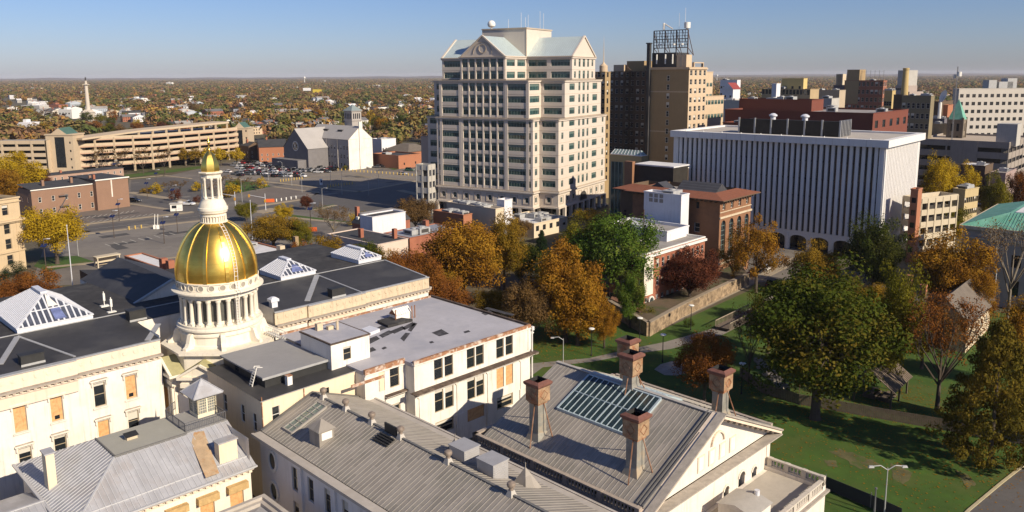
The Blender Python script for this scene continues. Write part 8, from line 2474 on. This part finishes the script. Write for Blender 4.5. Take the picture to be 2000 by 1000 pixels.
# black park lamps with white discs
lampblack = mat('black_lamp_post', (.015, .015, .015), .5, .3, .1, 1)
def park_lamp(px, py, label):
 g = G(px, py)
 root = link('park_lamp', None, None, (*g, 0)); tag(root, label, 'lamp post', 'park lamps with white discs')
 mb = MB(); mb.lathe(0, 0, [(.16, 0), (.16, .3), (.09, .4), (.07, 5.2), (.2, 5.3)], 8); link('pole', mb.mesh('pole', lampblack), root)
 mb = MB(); mb.lathe(0, 0, [(.12, 5.15), (.55, 5.4), (.6, 5.5), (.5, 5.6), (0, 5.68)], 16); link('lamp_disc', mb.mesh('lamp_disc', white_paint), root)
for px, py, lb in ((1155, 695, 'park lamp on the open lawn left of the chimneys'), (1249, 672, 'park lamp behind the rearmost chimney'), (1294, 708, 'park lamp right of the rearmost chimney beside the path'), (1349, 645, 'park lamp by the timber footbridge'), (1037, 703, 'park lamp at the corner of the white rear wing'), (1448, 770, 'park lamp under the trees right of the last chimney')):
 park_lamp(px, py, lb)
# solar-panel street lights
solar = mat('blue_solar_panel', (.012, .022, .08), .25, 0, .1, 1, spec=.5)
def solar_light(px, py, h, label):
 g = G(px, py)
 root = link('solar_street_light', None, None, (*g, 0)); tag(root, label, 'street light', 'solar street lights')
 mb = MB(); mb.tube((0, 0, 0), (0, 0, h), .13, .1, 8); link('pole', mb.mesh('pole', mat('brown_steel_post', (.1, .075, .06), .6, .3, .2, 1)), root)
 mb = MB(); mb.face([(-.8, -.7, h - 2.2), (.8, -.7, h - 2.2), (.8, .5, h - 1.5), (-.8, .5, h - 1.5)]); mb.face([(-.8, -.7, h - 2.24), (-.8, .5, h - 1.54), (.8, .5, h - 1.54), (.8, -.7, h - 2.24)]); link('solar_panel', mb.mesh('solar_panel', solar), root)
 mb = MB(); mb.beam((0, 0, h - .1), (1.6, -.4, h + .1), .1); mb.box(1.3, 2.1, -.6, -.2, h, h + .2); link('lamp_arm', mb.mesh('lamp_arm', galv), root)
for px, py, h, lb in ((223, 465, 9.5, 'solar street light in the near lot, left of centre'), (321, 476, 9, 'solar street light in the near lot beside the dome'), (233, 432, 8.5, 'leaning-shadow solar street light at the small lot kerb'), (347, 455, 8.5, 'solar street light right behind the white kiosk'), (288, 388, 9, 'solar street light by the yellow shrub'), (339, 400, 8.5, 'solar street light by the dark red shrub'), (225, 345, 9, 'solar street light before the parking garage'), (306, 362, 8, 'solar street light in the upper lot'), (91, 535, 10, 'tall solar street light beside the yellow tree'), (608, 465, 12, 'tall solar pole at the vacant lot right of the dome')):
 solar_light(px, py, h, lb)
def cobra(px, py, h, side, label, n=1):
 g = G(px, py)
 root = link('street_lamp', None, None, (*g, 0)); tag(root, label, 'street lamp', 'grey street lamps')
 mb = MB(); mb.tube((0, 0, 0), (0, 0, h), .1, .06, 8); link('pole', mb.mesh('pole', hvac_m), root)
 for s in ((side,) if n == 1 else (-1, 1)):
  mb = MB(); mb.tube((0, 0, h - .3), (s * .9, 0, h + .3), .06, n=6); mb.tube((s * .9, 0, h + .3), (s * 2.0, 0, h + .2), .06, n=6); link('arm', mb.mesh('arm', hvac_m), root)
  mb = MB(); mb.frust(min(s * 1.7, s * 2.4), max(s * 1.7, s * 2.4), -.16, .16, h + .05, min(s * 1.8, s * 2.3), max(s * 1.8, s * 2.3), -.1, .1, h + .28); link('lamp_head', mb.mesh('lamp_head', hvac_m), root)
for px, py, h, s, lb, n in ((1100, 716, 5.5, -1, 'white bracket lamp rising behind the long zinc roofs', 1), (1727, 1008, 6.4, 1, 'grey twin headed street lamp on the lawn at bottom right', 2), (153, 500, 9, 1, 'street lamp beside the yellow tree', 1), (570, 363, 9, 1, 'street lamp in the far parking lot', 1), (646, 362, 9.5, 1, 'street lamp by the car park entrance', 1), (590, 376, 9, 1, 'street lamp by the shaded plaza', 1), (668, 380, 11, 1, 'street lamp at the near corner of the far lot', 1), (740, 372, 10, 1, 'street lamp beside the tower shadow', 1), (630, 405, 8, 1, 'street lamp on the planted kerb', 1), (720, 382, 8, -1, 'street lamp in the middle of the shaded plaza', 1), (473, 395, 10, 1, 'street lamp at the junction right of the lantern', 1), (415, 340, 11, 1, 'street lamp before the parked cars', 1), (552, 345, 8, -1, 'pale lamp pole among the parked cars', 1), (524, 352, 8, 1, 'pale lamp pole at the lot entrance', 1)):
 cobra(px, py, h, s, lb, n)
for px, py, ytop, lb in ((145, 592, 440, 'tall flagpole behind the left pyramid skylight'), (493, 470, 392, 'flagpole right of the golden dome'), (1707, 1010, 955, 'short dark post beside the twin headed lamp'), (1907, 588, 548, 'left flagpole before the courthouse'), (1915, 587, 546, 'middle flagpole before the courthouse'), (1940, 600, 525, 'tallest flagpole before the courthouse')):
 g = G(px, py); d = ray(px, ytop); h = CAMH + d[2] / math.hypot(d[0], d[1]) * math.hypot(*g)
 mb = MB(); mb.tube((0, 0, 0), (0, 0, h), .16, .07, 8); mb.lathe(0, 0, [(0, h - .05), (.16, h + .05), (.16, h + .2), (0, h + .3)], 8)
 tag(link('flagpole', mb.mesh('flagpole', galv if px != 1707 else iron), None, (*g, 0)), lb, 'pole')
# traffic signals
def signal(px, py, sx, label):
 g = G(px, py)
 root = link('traffic_signal', None, None, (*g, 0)); tag(root, label, 'traffic light')
 mb = MB(); mb.tube((0, 0, 0), (0, 0, 7), .16, .12, 8); mb.tube((0, 0, 5.2), (sx * 6.5, 0, 6.4), .1, .07, 6); link('mast', mb.mesh('mast', galv), root)
 mb = MB(); mb.box(sx * 6.5 - .3, sx * 6.5 + .3, -.25, .25, 5.5, 6.7); mb.box(-.35, .35, -.45, -.15, 3.4, 4.6); link('signal_head', mb.mesh('signal_head', mat('amber_signal_yellow', (.5, .26, .04), .5)), root)
signal(460, 407, -1, 'traffic light mast beside the lantern'); signal(519, 411, -1, 'traffic light mast at the wide pavement corner')
# white kiosk, shelter, bollards, barriers
F = Frame('white_kiosk', 'small white parking kiosk with a domed end and dark window', 'kiosk', G(345, 413), 75)
mb = MB(); mb.box(-2.2, 2.2, -1.2, 1.2, .3, 3.2); mb.box(-2.5, 2.5, -1.5, 1.5, 3.2, 3.5, 1); mb.box(1.0, 2.4, -1.25, -1.2, .4, 3.1); mb.lathe(1.5, 0, [(1.3, 3.5), (1.1, 4), (.6, 4.3), (0, 4.4)], 12, 1); F.part('cabin', mb, [white_paint, concrete])
bxpart(F, 'window', -1.6, .2, -1.26, -1.205, 1.5, 2.7, glass)
F = Frame('bus_shelter', 'cream concrete bus shelter with open front at the edge of the near lot', 'bus shelter', G(210, 519), 40)
cs = mat('cream_concrete', (.5, .43, .31))
mb = MB(); mb.box(-3.4, 3.4, -1.3, 1.3, 2.9, 3.2); F.part('roof', mb, cs)
mb = MB(); mb.box(-3.2, 3.2, 1.0, 1.2, 1.0, 2.9); F.part('back_panel', mb, cs)
for x in (-3.2, 2.9):
 for y in (-1.2, .9): bxpart(F, 'post', x, x + .3, y, y + .3, 0, 2.9, cs)
bxpart(F, 'bench', -2.4, 2.4, .3, .9, .5, .62, tan_frame)
bol = MB(); bol.lathe(0, 0, [(.16, 0), (.16, 1.0), (.1, 1.1), (0, 1.12)], 8)
bm_ = {'yellow': bol.mesh('bollard', mat('yellow_bollard', (.5, .34, .08), .7)), 'white': bol.mesh('bollard', white_paint)}
def bollards(p, q, n, c, label, grp):
 for k in range(n):
  f = k / max(1, n - 1)
  g = G(p[0] + (q[0] - p[0]) * f, p[1] + (q[1] - p[1]) * f)
  o = link('bollard', bm_[c], None, (*g, 0)); o.scale = (1.5, 1.5, 1.2); tag(o, label, 'bollard', grp)
bollards((660, 333), (812, 344), 22, 'yellow', 'yellow bollard along the back edge of the far lot', 'bollards behind the far lot')
bollards((548, 355), (590, 350), 9, 'yellow', 'yellow bollard at the lot entrance lane', 'bollards at the lot entrance'); bollards((640, 366), (688, 360), 10, 'yellow', 'yellow bollard by the ticket machine', 'bollards by the ticket machine')
bollards((540, 394), (578, 388), 5, 'white', 'pale bollard on the corner pavement', 'bollards on the corner pavement'); bollards((252, 449), (276, 446), 3, 'yellow', 'yellow bollard at the near lot gate', 'bollards at the near lot gate')
for px, py, lb in ((527, 395, 'orange traffic barrier on the corner pavement'), (608, 452, 'orange mesh barrier at the vacant lot')):
 F = Frame('orange_barrier', lb, 'barrier', G(px, py), 80); mb = MB(); mb.box(-2, 2, -.25, .25, 0, .3); mb.frust(-2, 2, -.25, .25, .3, -1.9, 1.9, -.1, .1, 1.5); F.part('barrier_body', mb, mat('safety_orange', (.6, .11, .02), .6))
for px, py, lb in ((302, 447, 'left white gate arm post at the near lot'), (308, 447, 'right white gate arm post at the near lot')):
 F = Frame('gate_arm', lb, 'barrier', G(px, py), 60); bxpart(F, 'cabinet', -.5, .5, -.5, .5, 0, 1.4, white_paint); mb = MB(); mb.beam((0, 0, 1.2), (.4, 0, 5.4), .16); F.part('arm', mb, white_paint)
F = Frame('ticket_machine', 'white and blue ticket machine at the far lot entrance', 'ticket machine', G(627, 361), 60); bxpart(F, 'cabinet', -.6, .6, -.5, .5, 0, 3, white_paint); bxpart(F, 'screen', -.4, .4, -.54, -.505, 1.2, 2.4, solar)
# park furniture: fence, footbridge, timber shelter, boulders
timber = mat('weathered_timber', (.14, .108, .08), .95, 0, .25, 1.5)
fence_pts = [G(1445, 735), G(1490, 768), G(1560, 790), G(1700, 815), G(1830, 838), G(1960, 862), G(2060, 880)]
root = link('board_fence', None, None, (*fence_pts[0], 0)); tag(root, 'long low grey board fence crossing the park behind the huge oak', 'fence')
for p, q in zip(fence_pts[:-1], fence_pts[1:]):
 mb = MB(); L = math.hypot(q[0] - p[0], q[1] - p[1]); n = int(L / .3)
 for k in range(n):
  x, y = p[0] + (q[0] - p[0]) * k / n, p[1] + (q[1] - p[1]) * k / n
  f = .27 / L; mb.beam((x, y, .9), (x + (q[0] - p[0]) * f, y + (q[1] - p[1]) * f, .9), .05, 1.8 + .1 * rc.random())
 mb.beam((p[0], p[1], 1.3), (q[0], q[1], 1.3), .06, .12)
 link('board_panel', mb.mesh('board_panel', timber, (*fence_pts[0], 0)), root)
root = link('black_mesh_fence', None, None, (*G(1605, 962), 0)); o0 = G(1605, 962)
tag(root, 'dark screened fence beside the terrace at the lawn edge', 'fence')
P = [G(1612, 955), G(1700, 992), G(1760, 1020)]
for p, q in zip(P[:-1], P[1:]):
 mb = MB(); mb.beam((*p, .9), (*q, .9), .05, 1.8); link('screen_panel', mb.mesh('screen_panel', mat('black_fence_screen', (.03, .032, .036), .8, 0, .15, .5), (*o0, 0)), root)
 mb = MB(); mb.tube((*p, 0), (*p, 2.1), .06); link('post', mb.mesh('post', iron, (*o0, 0)), root)
F = Frame('timber_footbridge', 'timber footbridge with slatted railings beside the path', 'footbridge', G(1425, 650), 42)
mb = MB(); mb.box(0, 16, 0, 3.4, .5, .75); F.part('bridge_deck', mb, timber)
for y in (0, 3.3):
 mb = MB()
 for k in range(27): mb.box(k * .6, k * .6 + .12, y, y + .08, .75, 1.95)
 mb.box(0, 16, y - .02, y + .1, 1.95, 2.1); F.part('railing', mb, mat('pale_timber_rail', (.3, .25, .18), .9, 0, .15, 1))
F = Frame('timber_shelter', 'open timber picnic shelter with a steep slatted roof under bare trees', 'shelter', G(1740, 800), 42)
mb = MB()
for k in range(16): mb.beam((-.5 + .62 * k, -.6, 3.1), (-.5 + .62 * k, 3.4, 5.9), .5, .08); mb.beam((-.5 + .62 * k, 6.4, 3.1), (-.5 + .62 * k, 3.4, 5.9), .5, .08)
F.part('roof', mb, timber)
for x in (0, 4.4, 8.6):
 for y in (0, 5.8): bxpart(F, 'post', x, x + .25, y, y + .25, 0, 3.6, timber)
for y in (1.4, 3.8):
 mb = MB(); mb.box(2, 6, y, y + .9, .7, .8); mb.box(2, 6, y - .6, y - .25, .4, .48); mb.box(2, 6, y + 1.15, y + 1.5, .4, .48); mb.box(2.4, 2.6, y - .5, y + 1.4, 0, .7); mb.box(5.4, 5.6, y - .5, y + 1.4, 0, .7); F.part('picnic_table', mb, timber)
F = Frame('park_sign', 'small red-brown park sign board behind the huge oak', 'sign', G(1562, 765), 20)
mb = MB(); mb.box(-1, 1, 0, .12, 1, 2.6); F.part('board', mb, mat('red_brown_board', (.13, .04, .03), .8, 0, .2, 1)); mb = MB(); mb.box(-.9, -.75, 0, .12, 0, 1); mb.box(.75, .9, 0, .12, 0, 1); F.part('post', mb, timber)
rr = random.Random(9)
ROCK = []
for k in range(3):
 mb = MB()
 n = 9
 prof = [(0.0, -.3), (.9, -.1), (1.0, .3), (.75, .7), (.3, .9), (0, .95)]
 ph = [rr.uniform(.75, 1.2) for _ in range(n)]
 for (r0, z0), (r1, z1) in zip(prof[:-1], prof[1:]):
  for j in range(n):
   a, b = 6.283 * j / n, 6.283 * (j + 1) / n
   pa, pb = ph[j], ph[(j + 1) % n]
   mb.face([(r0 * pa * math.cos(a), r0 * pa * math.sin(a), z0), (r0 * pb * math.cos(b), r0 * pb * math.sin(b), z0), (r1 * pb * math.cos(b), r1 * pb * math.sin(b), z1 * pb), (r1 * pa * math.cos(a), r1 * pa * math.sin(a), z1 * pa)])
 ROCK.append(mb.mesh('boulder', mat('grey_boulder', (.22, .2, .17), .95, 0, .3, 1.2, bump=.6)))
for k in range(16):
 f = k / 15
 g = G(1478 + 48 * f + rr.uniform(-5, 5), 705 + 52 * f + rr.uniform(-4, 4))
 o = link('boulder', ROCK[k % 3], None, (*g, 0), rr.uniform(0, 6)); s = rr.uniform(.6, 1.15); o.scale = (s, s, s * .9); tag(o, 'grey boulder in the rough line left of the huge oak', 'rock', 'boulders beside the huge oak')
# fallen leaves on the park lawn
def fallen():
 rng = np.random.default_rng(8)
 out = []
 for (px, py), r, n in (((1592, 800), 13, 900), ((1830, 800), 9, 500), ((1935, 900), 8, 500), ((1110, 665), 9, 700), ((1037, 675), 8, 500), ((960, 640), 9, 500), ((1390, 760), 7, 400), ((1700, 760), 12, 600), ((1680, 900), 22, 700), ((1850, 930), 16, 500), ((1180, 690), 14, 500)):
  c = np.array(G(px, py))
  p = c + rng.normal(size=(n, 2)) * r * .6
  a = rng.uniform(0, 6.28, n); s = rng.uniform(.07, .17, n)
  z = .06 + rng.random(n) * .03
  q = np.stack([np.stack([p[:, 0] + s * np.cos(a + k * 1.57), p[:, 1] + s * np.sin(a + k * 1.57) * (.6 if k % 2 else 1), z + (.02 if k == 0 else 0)], 1) for k in range(4)], 1)
  out.append(q.reshape(-1, 3))
 o = link('fallen_leaves', np_mesh('fallen_leaves', np.vstack(out), 4, [LM['orange']]))
 tag(o, 'fallen autumn leaves scattered on the park lawn', 'leaves', kind='stuff')
fallen()
# ================================================================== autumn haze over the plain
mb = MB(); mb.box(-15000, 15000, -450, 18500, -6.2, 96)
hz_ = bpy.data.materials.new('pale_haze'); hz_.use_nodes = True
N = hz_.node_tree.nodes; N.clear()
vo, ou = N.new('ShaderNodeVolumePrincipled'), N.new('ShaderNodeOutputMaterial')
vo.inputs['Color'].default_value = (.92, .93, 1., 1)
vo.inputs['Density'].default_value = 3.6e-5
vo.inputs['Anisotropy'].default_value = 0
hz_.node_tree.links.new(vo.outputs[0], ou.inputs['Volume'])
tag(link('haze', mb.mesh('haze', hz_)), 'thin pale haze over the distant plain', kind='stuff')
bpy.context.view_layer.update()
